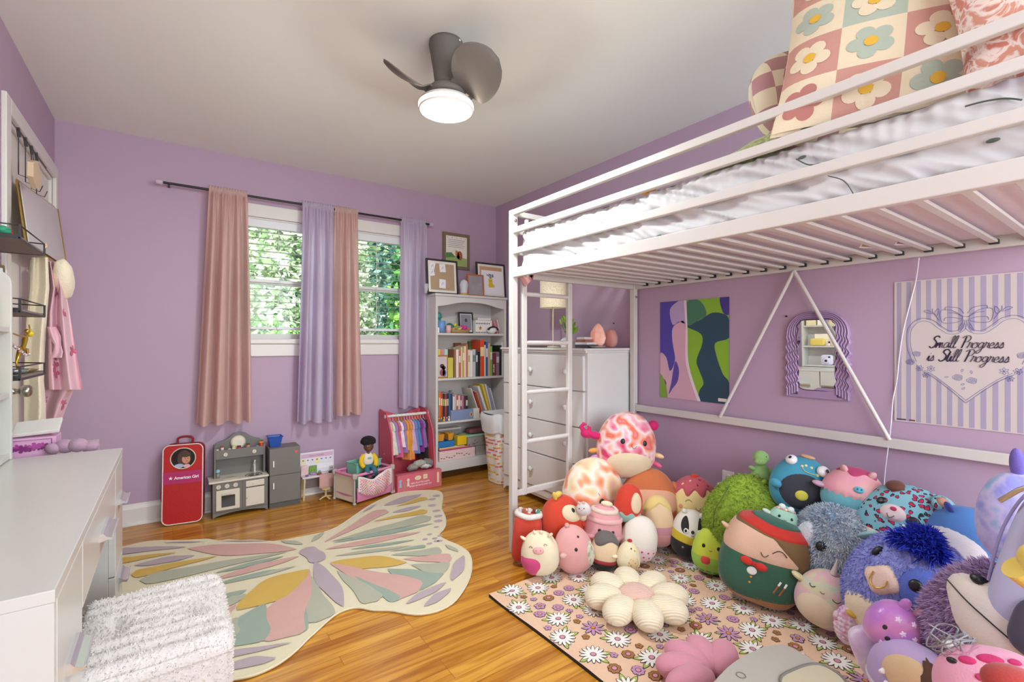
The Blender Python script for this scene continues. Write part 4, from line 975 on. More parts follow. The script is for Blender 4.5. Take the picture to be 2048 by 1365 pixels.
p = q5(338, 1040, CY0 + .12); m = MB(); m.grid(lambda u, v: V((p.x + .05 * math.cos(PI * u) * (1 - .35 * v), p.y + .02 * v, Z5 + .03 + .06 * math.sin(PI * u) * (1 - .35 * v))), 20, 3, M('#4fa58b')); one(m, 'toy_arch', 'green curved toy behind the pink cup on the top shelf', 'toy')
a = q5(326, 1090, CY0 + .04); m = MB(); m.lathe([(0, 0), (.02, 0), (.024, .03), (.022, .065), (.019, .065), (0, .06)], M('#e9b3b5'), (a.x, a.y, Z5 + .001)); one(m, 'pig_cup', 'pink pig-coloured cup beside the blue tumbler', 'cup')
t = thing('toy_basket', 'shallow brown basket heaped with small toys on the top bookcase shelf', 'basket', (1.98, CY0 + .06, Z5))
a = q5(338, 1095, CY0 + .05); b = q5(548, 1095, CY0 + .05); cxm = (a.x + b.x) / 2; rw = (b.x - a.x) / 2
MB().lathe([(0, .001), (rw * .8, .001), (rw, .03), (rw * .95, .03), (0, .012)], M('#a88a5a', bump=.8, bs=60), (cxm, CY0 + .07, Z5), sy=.55).build('basket', t)
for i, (dx, dz, r, c, nm) in enumerate(((-.6, .035, .018, '#c49a4a', 'caramel'), (-.3, .045, .02, '#8fae5f', 'green'), (-.05, .035, .019, '#d8c26a', 'straw'), (.15, .05, .024, '#d04aa2', 'magenta'), (.42, .045, .022, '#c83f8f', 'hot pink'), (.66, .032, .017, '#e0703f', 'orange'), (-.45, .07, .014, '#e8cf36', 'yellow duck-like'))):
    m = MB(); m.ell((cxm + dx * rw, CY0 + .062 + .01 * (i % 2), Z5 + dz), (r, r * .8, r * .8), M(c)); m.ell((cxm + dx * rw + r * .5, CY0 + .055, Z5 + dz + r * .5), (r * .5, r * .5, r * .5), M(c)); one(m, 'small_toy', 'small %s toy heaped in the brown basket' % nm, 'toy', 'toys in the brown basket')
def frame(name, label, corners, y, bw, mats, dep=.015, mat2=None, lean=0, base=None):
    # corners in photo pixels (tl, br) on the plane y; the frame leans back by lean
    a = ony(*corners[0], y); b = ony(*corners[1], y); z0 = base if base is not None else b.z; z1 = a.z
    t = thing(name, label, 'picture frame', ((a.x + b.x) / 2, y, z0))
    h = z1 - z0; up = V((0, lean, 1)).normalized(); o = V((a.x, y, z0)); xf = XF(o, (1, 0, 0), up); w = b.x - a.x; h = h / up.z
    m = MB()
    for q in ((0, w, 0, bw), (0, w, h - bw, h), (0, bw, bw, h - bw), (w - bw, w, bw, h - bw)): m.box(q[0], q[1], q[2], q[3], -dep, 0, mats[0], xf)
    m.build('frame', t, bevel=.0015)
    MB().box(bw, w - bw, bw, h - bw, -dep * .8, -.004, mats[1], xf).build('backing', t)
    if mat2:
        k = bw + .02; MB().box(k, w - k, k, h - k, -.0039, -.0025, mat2, xf).build('mount', t)
    return t, xf, w, h
DF = M('#2e2a28', rough=.4)
t, xf, w, h = frame('photo_frame', 'small dark photo frame on the top bookcase shelf', ((919, 624), (948, 657)), CY0 + .14, .014, (DF, M('#d5d3d6')), lean=.1, base=Z5 + .001)
m = MB(); m.box(.022, w - .022, .03, h - .022, -.0035, -.003, M('#8f8c95'), xf); m.add([xf @ V((w * .5 + .014 * p[0], h * .62 + .017 * p[1], -.0025)) for p in CIRC], [tuple(range(16))], M('#4a4650')); m.build('photo', t)
t = thing('snack_box', 'white box with dark squares and an orange fox-like print, on the top shelf', 'box', (2.12, 3.6, Z5))
a = q5(590, 1080, CY0 + .1); b = q5(752, 1080, CY0 + .1)
MB().box(a.x, b.x, CY0 + .1, CY0 + .15, Z5 + .001, Z5 + .12, M('#e9e6e0')).build('box', t, bevel=.002)
m = MB()
for i in range(9):
    for z in (.005, .085): m.box(a.x + .004 + i * .017, a.x + .012 + i * .017, CY0 + .0992, CY0 + .1, Z5 + z, Z5 + z + .012, DF)
m.add([V((a.x + .05 + .02 * p[0], CY0 + .0988, Z5 + .05 + .025 * p[1])) for p in STAR], [tuple(range(10))], M('#c9702f')); m.build('print', t)
one(MB().box(a.x + .03, b.x - .01, CY0 + .11, CY0 + .14, Z5 + .122, Z5 + .142, M('#e3e0da')), 'small_box', 'low white box on the printed box', 'box', bevel=.002)
t = thing('toy_helmet', 'small black and white striped helmet toy on the top shelf', 'toy', (2.2, 3.56, Z5))
a = q5(753, 1060, CY0 + .05); m = MB(); m.ell((a.x, CY0 + .06, Z5 + .032), (.05, .035, .032), WHITE, None, 24, 14); m.build('shell', t)
m = MB()
for k in (-2, -1, 0, 1, 2): m.tube([V((a.x + .0505 * math.cos(th) * (1 if abs(k) < 2 else .96), CY0 + .06 + .0355 * math.sin(k * .35 - .9) , Z5 + .032 + .0325 * math.sin(th) * math.cos(k * .3))) for th in [PI * j / 10 for j in range(11)]], .003, BLACK, 6)
m.build('stripe', t)
for i, (u0, u1, v, c, nm) in enumerate(((770, 800, 985, '#d48b97', 'rose'), (800, 826, 975, '#e6c3c6', 'pale pink'), (828, 850, 985, '#b9737f', 'dusty red'))):
    a = q5(u0, v, CY0 + .08); bt = q5(u0 + 32, 1098, CY0 + .08); bt.z = Z5 + .002; d = (a - bt).normalized(); xf = Matrix((V((d.z, 0, -d.x)), V((0, 1, 0)), d)).transposed().to_4x4(); xf.translation = bt
    one(MB().box(-.004, .006, 0, .12, 0, (a - bt).length, M(c), xf), 'book', '%s notebook leaning at the right end of the top shelf' % nm, 'book', 'notebooks leaning on the top shelf', bevel=.001)
# on top of the bookcase
t, xf, w, h = frame('framed_drawing', 'black frame holding four pencil drawings on cork, left on the bookcase', ((854.5, 515), (917.5, 586.5)), CY0 + .07, .016, (DF, M('#e9e4da')), mat2=M('#b59a7c', bump=.5, bs=300), lean=.08, base=CT + .001)
m = MB(); PP = M('#efedf0'); IK = M('#7a6a9a')
for x, y, r, s in ((.055, .235, -.25, .024), (.05, .18, .2, .022), (.15, .225, .06, .028), (.145, .09, -.05, .03)):
    c, s2 = math.cos(r), math.sin(r); m.add([xf @ V((x + s * (px * c - py * 1.25 * s2), y + s * (px * s2 + py * 1.25 * c), -.001)) for px, py in ((-1, -1), (1, -1), (1, 1), (-1, 1))], [(0, 1, 2, 3)], PP)
m.build('drawing', t)
m = MB()
for x, y in ((.055, .235), (.05, .18), (.15, .225), (.145, .09)):
    m.tube([xf @ V((x + .01 * math.cos(k * .9), y + .014 * math.sin(k * 1.3), 0)) for k in range(9)], .0007, IK, 4)
m.build('pencil_line', t)
t, xf, w, h = frame('framed_drawing', 'black frame with a yellow boot of flowers drawing, right on the bookcase', ((955, 522.5), (1012.5, 590)), CY0 + .09, .016, (DF, M('#e9e4da')), mat2=M('#c9a077'), lean=.08, base=CT + .001)
m = MB(); m.add([xf @ V(p) for p in ((.05, .03, -.001), (w - .028, .03, -.001), (w - .028, h - .07, -.001), (.05, h - .07, -.001))], [(0, 1, 2, 3)], PP)
m.build('drawing', t)
YW = M('#e2c02a'); bc_x, bc_y = w * .47, h * .42
m = MB(); m.add([xf @ V((bc_x + .035 * x, bc_y + .04 * y, .0002)) for x, y in ((-.7, 1), (.6, 1), (.55, -.1), (1.1, -.5), (1.15, -.95), (-.5, -1), (-.7, -.6), (-.55, 0))], [tuple(range(8))], YW)
for dx in (-.2, .25): m.add([xf @ V((bc_x + .035 * dx + .003 * p[0], bc_y + .02 + .004 * p[1], .0006)) for p in CIRC], [tuple(range(16))], DF)
random.seed(6)
for k in range(12):
    e = V((bc_x + U(-.035, .04), bc_y + U(.05, .085), .0004)); m.tube([xf @ V((bc_x, bc_y + .04, .0004)), xf @ e], .0007, M('#4c6b45'), 4); m.add([xf @ (e + V((.006 * p[0], .006 * p[1], .0003))) for p in CIRC], [tuple(range(16))], M(['#5c7aa8', '#5f8a52', '#8a6aa0'][k % 3]))
m.build('boot_drawing', t)
t, xf, w, h = frame('photo_frame', 'orange-brown wooden frame with a faded grey photo between the black frames', ((936, 547), (969, 589)), CY0 + .03, .012, (M('#b5622d'), M('#9a979a', rough=.25, var=.3, vs=12)), lean=.08, base=CT + .001)
t = thing('snow_globe', 'small snow globe with a white dome on the bookcase between the frames', 'snow globe', (1.9, CY0 + .05, CT))
p = ony(928, 570, CY0 + .04); MB().lathe([(0, 0), (.034, 0), (.035, .014), (.03, .018), (0, .018)], M('#c9a04f'), (p.x, p.y, CT + .001)).build('base', t)
MB().lathe([(.03, 0), (.032, .03), (.038, .07), (.03, .10), (.015, .115), (0, .12)], M('#dde3ea', rough=.08, alpha=.75), (p.x, p.y, CT + .019), 28).build('dome', t)
m = MB(); m.ell((p.x, p.y - .008, CT + .06), (.018, .012, .03), M('#b04a5a')); m.ell((p.x + .012, p.y - .014, CT + .05), (.01, .008, .02), M('#3f5fa0')); m.build('figure', t)
p = ony(850, 575, CY0 + .09); one(MB().lathe([(0, 0), (.018, 0), (.02, .08), (.018, .08), (0, .01)], M('#dfe6ea', rough=.05, alpha=.6), (p.x + .012, p.y, CT + .001)), 'glass_jar', 'small clear glass at the left end of the bookcase top', 'glass')
# framed art on the wall
yw = YB - .02
t, xf, w, h = frame('wall_art', 'storybook-style picture in a wide brown frame hanging above the bookcase', ((886.5, 463), (939.5, 541)), yw, .028, (M('#7d6a52', rough=.5), M('#ece6da')), dep=.018)
m = MB(); q = lambda *a: [xf @ V((x, y, -.003 + .0002 * z)) for x, y, z in a]
x0, x1, y0, y1 = .03, w - .03, .03, h - .03
m.add(q((x0, y0, 0), (x1, y0, 0), (x1, y0 + h * .22, 0), (x0, y0 + h * .3, 0)), [(0, 1, 2, 3)], M('#9cb46a')); m.add(q((x0, y0 + h * .2, 1), (x0 + w * .35, y0 + h * .24, 1), (x0 + w * .2, y0 + h * .36, 1), (x0, y0 + h * .34, 1)), [(0, 1, 2, 3)], M('#4f8a4a'))
for c, X, Y, A, B in (('#a8563f', .62, .38, .10, .13), ('#d98a3a', .52, .42, .07, .09), ('#3f6fa8', .56, .34, .06, .06), ('#e6c06a', .48, .5, .03, .03)): m.add([xf @ V((w * X + w * A * p[0], h * Y + h * B * p[1], -.002)) for p in CIRC], [tuple(range(16))], M(c))
for i in range(5): m.add(q((x0 + .02, y1 - .03 - i * .016, 3), (x1 - .02 - .012 * (i % 3), y1 - .03 - i * .016, 3), (x1 - .02 - .012 * (i % 3), y1 - .033 - i * .016, 3), (x0 + .02, y1 - .033 - i * .016, 3)), [(0, 1, 2, 3)], M('#77738a'))
for i in range(5): m.add([xf @ V((x0 + .015 + i * (w - .09) / 4 + .003 * p[0], y1 - .012 + .004 * p[1], -.002)) for p in CIRC], [tuple(range(16))], M(['#c0392b', '#3b3b3b'][i % 2]))
m.build('picture', t)
# ================================================================ dresser and what stands on it
QX, QY0, QY1, QT = 2.09, 2.135, 3.05, 1.103
DW = M('#dddcd8', rough=.3, var=.015)
def dresser():
    t = thing('dresser', 'white chest of drawers with round knobs behind the bed ladder', 'dresser', (2.3, 2.6, 0))
    MB().box(QX + .012, XR - .03, QY0, QY1, .05, QT - .03, DW).build('body', t, bevel=.002)
    m = MB(); m.box(QX - .022, XR - .02, QY0 - .012, QY1 + .01, QT - .016, QT, DW); m.box(QX - .01, XR - .022, QY0 - .004, QY1 + .004, QT - .03, QT - .016, DW); m.build('top', t, bevel=.005, seg=3)
    zz = [(.835, 1.055), (.604, .827), (.365, .596), (.125, .357)]
    for a, b in zz:
        d = MB().box(QX - .008, QX + .012, QY0 + .022, QY1 - .02, a, b, DW).build('drawer', t, bevel=.004, seg=3)
        for y in (onx(1132, 748, QX - .02).y, onx(1062, 748, QX - .02).y):
            xf = Matrix.Translation((QX - .008, y, (a + b) / 2 + .005)) @ Matrix.Rotation(-PI / 2, 4, 'Y')
            MB().lathe([(0, 0), (.009, 0), (.008, .01), (.011, .014), (.018, .02), (.019, .026), (.014, .033), (0, .035)], DW, seg=20, xf=xf).build('knob', d)
    n = 24; L = QY1 - QY0; low = [V((QX + .004, QY0 + L * i / n, .0 if i in (0, n) else .02 + .05 * math.sin(PI * i / n) ** .6)) for i in range(n + 1)]
    MB().poly([V((QX + .004, QY1, .118)), V((QX + .004, QY0, .118))] + low, DW, (.016, 0, 0)).build('apron', t, bevel=.001)
    MB().poly([V((QX + .02, QY0, .06)), V((QX + .02, QY0, 0)), V((QX + .07, QY0, 0)), V((QX + .1, QY0, .045)), V((XR - .12, QY0, .045)), V((XR - .09, QY0, 0)), V((XR - .035, QY0, 0)), V((XR - .035, QY0, .06))], DW, (0, .016, 0)).build('side_apron', t, bevel=.001)
dresser()
def on_dresser():
    T_ = QT + .0008
    t = thing('table_lamp', 'slim lamp with a pierced cream drum shade on the dresser', 'lamp', (2.3, 2.85, T_))
    p = onz(1107, 693, T_); lx = 2.33; r = ray(1106, 640); k = lx / r.x; ly = r.y * k
    ST = M('#d9cdb0', metal=.3, rough=.35)
    MB().lathe([(0, 0), (.07, 0), (.072, .006), (.02, .012), (0, .012)], ST, (lx, ly, T_), 32).build('base', t)
    MB().cyl((lx, ly, T_ + .01), (lx, ly, T_ + .40), .006, .006, ST, 12).build('stem', t)
    a = onx(1106, 616, lx).z; b = onx(1106, 562, lx).z
    def shade_mat():
        m, n, L, q = newmat('pierced_shade'); tc = n.new('ShaderNodeTexCoord'); mp = n.new('ShaderNodeMapping'); mp.inputs['Scale'].default_value = (60, 22, 1)
        L.new(tc.outputs['UV'], mp.inputs[0]); ck = n.new('ShaderNodeTexVoronoi'); ck.inputs['Scale'].default_value = 110; L.new(tc.outputs['Object'], ck.inputs['Vector'])
        r_ = n.new('ShaderNodeValToRGB'); e = r_.color_ramp.elements; e[0].position = .18; e[0].color = (*lin('#b99f6d'), 1); e[1].position = .32; e[1].color = (*lin('#eadfc4'), 1)
        L.new(ck.outputs['Distance'], r_.inputs[0]); L.new(r_.outputs[0], q.inputs['Base Color']); q.inputs['Roughness'].default_value = .8
        q.inputs['Emission Color'].default_value = (*lin('#ffe2ad'), 1); q.inputs['Emission Strength'].default_value = .12; return m
    MB().lathe([(.098, a), (.098, b), (.095, b), (.095, a), (.098, a)], shade_mat(), (lx, ly, 0), 48).build('lamp_shade', t)
    p = onx(1062, 690, 2.2)
    m = MB(); m.ell((2.36, ly - .12, T_ + .03), (.05, .06, .045), M('#d9dae2', rough=.5)); one(m, 'white_pouf', 'white rounded object beside the lamp base on the dresser', 'ornament')
    t = thing('potted_plant', 'small bright green plant in a white square pot on the dresser', 'plant', (2.3, 2.6, T_))
    px_ = 2.28; yy = onx(1136, 683, px_).y
    MB().box(px_ - .035, px_ + .035, yy - .035, yy + .035, T_, T_ + .055, M('#e9e7e2', rough=.3)).build('pot', t, bevel=.004)
    m = MB(); random.seed(9); LG = [M('#7aa82f'), M('#9cc23c'), M('#5c8a2c')]
    for i in range(34):
        th = U(0, 6.3); h = U(.05, .14); r = U(.015, .06); e = V((px_ + r * math.cos(th), yy + r * math.sin(th), T_ + .05 + h)); b0 = V((px_, yy, T_ + .05)); m.tube([b0, (b0 + e) / 2 + V((0, 0, .01)), e], .0013, LG[2], 5)
        d = (e - b0).normalized(); s = d.cross(V((U(-1, 1), U(-1, 1), .2))).normalized(); L_ = U(.018, .028); pts = [e + d * L_ * (1 - math.cos(a_)) + s * L_ * .55 * math.sin(a_) for a_ in [2 * PI * k / 10 for k in range(10)]]
        m.add(pts, [tuple(range(10))], LG[i % 2])
    m.build('foliage', t)
    for i, (z, c, w, nm) in enumerate(((0, '#4f4a52', .075, 'dark grey'), (.022, '#e5e3df', .07, 'white'), (.040, '#a5645a', .055, 'brick red'), (.056, '#d8d3c9', .045, 'ivory'))):
        y = onx(1172, 690, 2.26).y; one(MB().box(2.20, 2.32, y - w, y + w * .6, T_ + z, T_ + z + (.021 if i == 0 else .0155), M(c)), 'book', '%s book in the small pile before the pink salt lamp' % nm, 'book', 'pile of books on the dresser', bevel=.0015)
    t = thing('salt_lamp', 'glowing pink salt crystal lamp on a wooden base on the dresser', 'lamp', (2.3, 2.4, T_))
    sx = 2.32; y = onx(1196, 690, sx).y
    MB().cyl((sx, y, T_), (sx, y, T_ + .015), .05, .048, M('#8a5a36')).build('base', t)
    SM = ramp_mat('noise', [(.3, '#d98068'), (.5, '#f0b9a6'), (.7, '#f7d9d0')], 14, .5, 4, 0, 0, bump=.6); b_ = SM.node_tree.nodes['Principled BSDF']; b_.inputs['Emission Color'].default_value = (*lin('#ff9f7a'), 1); b_.inputs['Emission Strength'].default_value = .18
    m = MB(); m.ell((sx, y, T_ + .083), (.052, .056, .078), SM, None, 9, 7, fn=lambda q: V((q.x * (1 - .35 * max(0, q.z) / .078) * (1 + .16 * mnoise.noise(q * 30)), q.y * (1 - .45 * max(0, q.z) / .078) * (1 + .16 * mnoise.noise(q * 25)), q.z * 1.05)))
    m.sm = [False] * len(m.sm); m.build('crystal', t)
    sx2 = 2.45; y2 = onx(1222, 690, sx2).y
    m = MB(); m.ell((sx2, y2, T_ + .065), (.035, .05, .064), M('#d99a90', rough=.6, bump=.5), None, 20, 14, .8, fn=lambda q: V((q.x, q.y * (1 - .3 * max(0, q.z) / .064), q.z * 1.0))); one(m, 'arched_ornament', 'dusty pink rounded arch ornament behind the salt lamp', 'ornament')
    y3 = onx(1219, 694, 2.27).y; one(MB().lathe([(0, 0), (.03, 0), (.055, .012), (.057, .012), (.03, .003), (0, .003)], M('#d9cbd4', rough=.3), (2.25, max(y3, QY0 + .06), T_), 28), 'trinket_dish', 'small pale saucer at the front corner of the dresser', 'dish')
    y4 = onx(1080, 693, 2.18).y; one(MB().box(2.12, 2.2, y4 - .06, y4 + .05, T_, T_ + .012, M('#5b5048')), 'notebook', 'thin dark notebook at the dresser front behind the ladder', 'notebook', bevel=.002)
on_dresser()
def hamper():
    # fabric laundry hamper left of the dresser
    c = V((2.235, 3.235, 0)); t = thing('laundry_hamper', 'fabric laundry hamper with coloured brush strokes between bookcase and dresser', 'hamper', c)
    cloth = M('#e4e1dc', rough=.8, bump=.3, bs=20); hh = .55; w0, w1 = .12, .16
    def fn(u, v):
        a = 2 * PI * u; e = .5; cx_ = math.copysign(abs(math.cos(a)) ** e, math.cos(a)); sy_ = math.copysign(abs(math.sin(a)) ** e, math.sin(a)); r = w0 + (w1 - w0) * v
        r *= 1 + .05 * mnoise.noise(V((cx_ * 2, sy_ * 2, v * 4)))
        return c + V((cx_ * r, sy_ * r * .9, .004 + hh * v))
    m = MB(); m.grid(fn, 60, 24, cloth, closed_u=True); m.add([fn(i / 60, 0) for i in range(60)], [tuple(range(60))], cloth)
    random.seed(21); cols = [M(h) for h in ('#e2bd3b', '#d96f67', '#e59a52', '#d9838a', '#e7cf6a')]
    for row in range(13):
        for k in range(14):
            if rnd() < .72:
                u = (k + U(-.2, .2) + .5 * (row % 2)) / 14; v = .04 + row * .055 + U(-.008, .008); w = U(.018, .036)
                pts = [V(fn((u + w * (i / 6 - .5) * 2) % 1, v + .012 * s + .01 * (i / 6 - .5))) for s, rng in ((-1, range(7)), (1, range(6, -1, -1))) for i in rng]
                pts = [p + (p - c - V((0, 0, p.z))).normalized() * .0015 for p in pts]
                m.add(pts, [(i, i + 1, 12 - i, 13 - i) for i in range(6)], cols[int(rnd() * 5)])
    m.build('bag', t)
    L_ = M('#d9dbdb', rough=.8)
    def rim(u, v):
        p = fn(u, 1); d = (p - c); d.z = 0; d.normalize(); s = math.sin(PI * v)
        return p + d * (.012 * s + .006 + .006 * mnoise.noise(V((u * 14, v * 2, 0)))) + V((0, 0, .012 - .15 * v + .02 * mnoise.noise(V((u * 9, 0, 3))) + .015 * s))
    MB().grid(rim, 60, 10, L_, closed_u=True).build('liner_cuff', t)
    MB().grid(lambda u, v: fn(u, 1) * (1 - v) + V((c.x, c.y, hh - .09)) * v + V((0, 0, .012 * (1 - v))), 40, 8, L_, closed_u=True).build('liner', t)
hamper()
# ================================================================ toys along the window wall
random.seed(31)
def red_bag():
    c = V((.055, 3.665, 0)); rz = math.radians(-9)
    t = thing('doll_case', 'tall red doll carrying case with a round window standing at the wall', 'doll case', c, rz)
    R_ = M('#b3100f', rough=.55, bump=.25, bs=90, var=.08); DR = M('#8d1219', rough=.6); WP = M('#e8dcd8', rough=.4); PK = M('#b02463', rough=.6)
    w, hgt, d = .105, .49, .048; lean = Matrix.Rotation(math.radians(-5), 4, 'X')
    def outline(k, y, r=.035):
        pts = []
        for cx_, cz, a0 in ((w - r, r + .004, -90), (w - r, hgt - r, 0), (-w + r, hgt - r, 90), (-w + r, r + .004, 180)):
            for i in range(7): a = math.radians(a0 + 15 * i); pts.append(lean @ V((cx_ + (r + k) * math.cos(a), y, cz + (r + k) * math.sin(a))))
        return pts
    m = MB(); A = outline(0, -d); B = outline(0, d); n = len(A)
    m.add(A + B, [(i, i + n, (i + 1) % n + n, (i + 1) % n) for i in range(n)], DR, True); m.add(B, [tuple(range(n))[::-1]], DR)
    C0 = V((0, 0, 0))
    m.add(A, [tuple(range(n))], R_); m.build('case_body', t, local=True)
    m = MB(); m.tube(outline(0, -d), .0032, WP, 8, True); m.tube(outline(0, d), .003, DR, 8, True); m.build('piping', t, local=True)
    cz = .405; cc = [lean @ V((.062 * math.cos(a), -d - .001, cz + .062 * math.sin(a))) for a in [2 * PI * i / 40 for i in range(40)]]
    MB().tube([lean @ V((.066 * math.cos(a), -d - .001, cz + .064 * math.sin(a))) for a in [2 * PI * i / 40 for i in range(40)]], .006, M('#ddd0b4', rough=.5), 8, True, flat=.5).build('window_rim', t, local=True)
    MB().add(cc, [tuple(range(40))], M('#2c2524', rough=.2)).build('window', t, local=True)
    f = lambda x, z, y=-.0015: lean @ V((x, -d + y, z))
    m = MB(); SK = M('#c98f6f', rough=.5); HR = M('#4a3127', rough=.6)
    def blob(x, z, a, b, mt, y): m.add([f(x + a * p[0], z + b * p[1], y) for p in CIRC], [tuple(range(16))], mt)
    blob(.006, cz - .002, .036, .052, HR, -.0018); blob(.016, cz - .006, .022, .028, SK, -.0024); blob(.014, cz + .022, .026, .017, HR, -.003); blob(-.02, cz - .045, .025, .013, M('#9fb0c8'), -.0024); blob(.02, cz - .048, .018, .011, M('#d9a3ab'), -.0026)
    blob(.012, cz - .002, .003, .003, DR, -.0036); blob(.026, cz - .002, .003, .003, DR, -.0036); blob(.02, cz - .018, .006, .002, M('#8d3a3a'), -.0036); m.build('doll_in_window', t, local=True)
    MB().add([f(-w - .0, .25), f(w + .0, .25), f(w, .325), f(-w, .325)], [(0, 1, 2, 3)], PK).build('band', t, local=True)
    m = MB(); xf = Matrix.Translation(V(f(-.045, .278, -.0028))) @ lean @ Matrix.Rotation(PI / 2, 4, 'X')
    m.text('American Girl', .0245, M('#f3e6ea', rough=.4), xf, bold=.0006, space=.92)
    m.add([f(-.063 + .012 * x, .287 + .012 * y, -.003) for x, y in STAR], [tuple(range(10))], M('#f3e6ea', rough=.4)); m.build('lettering', t, local=True)
    MB().tube([lean @ V(p) for p in smooth_path([(-.04, d - .02, hgt), (-.038, d - .02, hgt + .035), (0, d - .02, hgt + .045), (.038, d - .02, hgt + .035), (.04, d - .02, hgt)], 5)], .007, DR, 8).build('handle', t, local=True)
    MB().tube([lean @ V(p) for p in smooth_path([(-w + .02, d, .42), (-w - .012, d + .012, .3), (-w - .02, d + .01, .16), (-w - .012, d, .12)], 5)], .006, DR, 8).build('shoulder_strap', t, local=True)
red_bag()
GY = M('#75716b', rough=.5, var=.04); CW = M('#d9d0be', rough=.4, var=.03)
def knob(m, p, r, mat=CW): m.add(*_disc(p, r), mat)
def kitchen():
    x0, x1, yf, yb = .208, .527, 3.605, 3.768
    t = thing('toy_kitchen', 'grey and cream wooden toy kitchen with oven, sink and arched back', 'toy kitchen', ((x0 + x1) / 2, 3.69, 0))
    ct = .228
    m = MB(); n = 16; arch = [V((x1 - (x1 - x0) * i / n, yf, .0 if i in (0, n) else .006 + .022 * math.sin(PI * i / n) ** .7)) for i in range(n + 1)]
    m.poly([V((x0, yf, ct)), V((x1, yf, ct))] + arch, GY, (0, .012, 0)); m.box(x0, x0 + .01, yf + .012, yb, 0, ct, GY); m.box(x1 - .01, x1, yf + .012, yb, 0, ct, GY); m.box(x0 + .01, x1 - .01, yb - .01, yb, 0, ct, GY); m.build('cabinet', t, bevel=.001)
    MB().box(x0 - .022, x1 + .006, yf - .008, yb + .002, ct, ct + .013, CW).build('countertop', t, bevel=.004)
    MB().box(x0 + .001, x1 - .001, yf - .0012, yf, .036, .039, M('#4d4a45')).box(x0 + .168, x0 + .170, yf - .0012, yf, .04, ct, M('#4d4a45')).build('seam', t)
    # hood: back arch, side panels, shelf
    bx0, bx1 = x0 + .012, x1 - .008; ya = yf + .07
    prof = [(0, ct), (0, .43), (.012, .455), (.03, .468), (.06, .475), (.09, .49), (.12, .515), (.155, .525), (.19, .515), (.22, .49), (.25, .475), (.275, .468), (.29, .455), (bx1 - bx0, .43), (bx1 - bx0, ct)]
    MB().poly([V((bx0 + a, yb - .012, b)) for a, b in prof], GY, (0, .011, 0)).build('back_panel', t, bevel=.001)
    for a in (bx0, bx1 - .009): MB().poly([V((a, ya, ct + .013)), V((a, ya, .44)), V((a, yb - .013, .455)), V((a, yb - .013, ct + .013))], GY, (.009, 0, 0)).build('side_panel', t, bevel=.001)
    MB().box(bx0 + .009, bx1 - .009, ya + .002, ya + .011, .365, .425, GY).box(bx0 + .009, bx1 - .009, ya + .011, yb - .013, .40, .409, GY).build('shelf', t, bevel=.001)
    def dial(x, z, y, r=.014): MB().cyl((x, y, z), (x, y - .007, z), r, r * .93, CW, 22).box(x - .001, x + .001, y - .008, y - .007, z - r * .5, z + r * .5, GY).build('dial', t, bevel=.001)
    dial(bx0 + .065, .395, ya + .002, .013); dial(bx1 - .065, .395, ya + .002, .013)
    for k in range(3): dial(x0 + .032 + .048 * k, .203, yf)
    d = MB().box(x0 + .018, x0 + .152, yf - .010, yf - .001, .05, .18, CW).build('oven_door', t, bevel=.003)
    MB().box(x0 + .048, x0 + .125, yf - .0108, yf - .0101, .07, .145, M('#2f2e26', rough=.15)).build('window', d)
    MB().bar((x0 + .05, yf - .02, .157), (x0 + .105, yf - .02, .157), .006, .006, CW).bar((x0 + .052, yf - .02, .157), (x0 + .052, yf - .01, .157), .005, .005, CW).bar((x0 + .103, yf - .02, .157), (x0 + .103, yf - .01, .157), .005, .005, CW).build('handle', d)
    d = MB().box(x0 + .186, x1 - .022, yf - .010, yf - .001, .178, .217, CW).build('drawer', t, bevel=.004); MB().box(x0 + .225, x0 + .243, yf - .018, yf - .010, .192, .202, CW).build('knob', d, bevel=.002)
    d = MB().box(x0 + .186, x1 - .022, yf - .010, yf - .001, .05, .17, CW).build('door', t, bevel=.004)
    MB().box(x0 + .204, x1 - .038, yf - .012, yf - .0101, .066, .152, CW).box(x0 + .189, x0 + .195, yf - .018, yf - .0101, .1, .11, M('#b7a98e')).build('raised_panel', d, bevel=.003)
    # hob, sink, tap
    sx, sy = x1 - .08, yf + .045
    MB().lathe([(.052, ct + .015), (.05, ct + .016), (.044, ct + .012), (.03, ct + .0135), (0, ct + .0135)], M('#a8aaa8', metal=1, rough=.2), (sx, sy, 0), 32, sy=.72).build('sink', t)
    MB().lathe([(0, .002), (.047, .002), (.05, 0)], M('#d0c6b2'), (x0 + .105, yf + .045, ct + .013), 32, sy=.7).build('hob', t)
    MB().cyl((sx + .012, sy + .045, ct + .013), (sx + .012, sy + .045, ct + .085), .006, .006, M('#d6d3cc')).bar((sx + .012, sy + .045, ct + .083), (sx + .006, sy + .01, ct + .078), .010, .008, M('#d6d3cc')).bar((sx + .012, sy + .048, ct + .085), (sx + .016, sy + .055, ct + .10), .008, .006, M('#d6d3cc')).build('tap', t)
    # props
    ys = ya + .022; zs = .4095
    one(MB().lathe([(0, 0), (.045, 0), (.047, .002), (.03, .003), (0, .002)], M('#ded3bd', var=.1, vs=20), seg=36, xf=Matrix.Translation((bx0 + .145, yb - .02, zs + .0465)) @ Matrix.Rotation(math.radians(82), 4, 'X')), 'toy_plate', 'cream toy plate standing upright on the shelf of the toy kitchen', 'plate')
    def can(x, c, r, h, label, lid=None, y=ys, z=zs, nm='toy_can', name2='cap'):
        t2 = thing(nm, label, 'toy', (x, y, z), 0, 'play food on the toy kitchen')
        MB().lathe([(0, 0), (r, 0), (r, h), (0, h)], M(c, rough=.4), (x, y, z + .0006), 18).build('body', t2)
        if lid: MB().lathe([(0, h), (r * .95, h), (r * .95, h + .008), (0, h + .009)], M(lid), (x, y, z + .0006), 18).build(name2, t2)
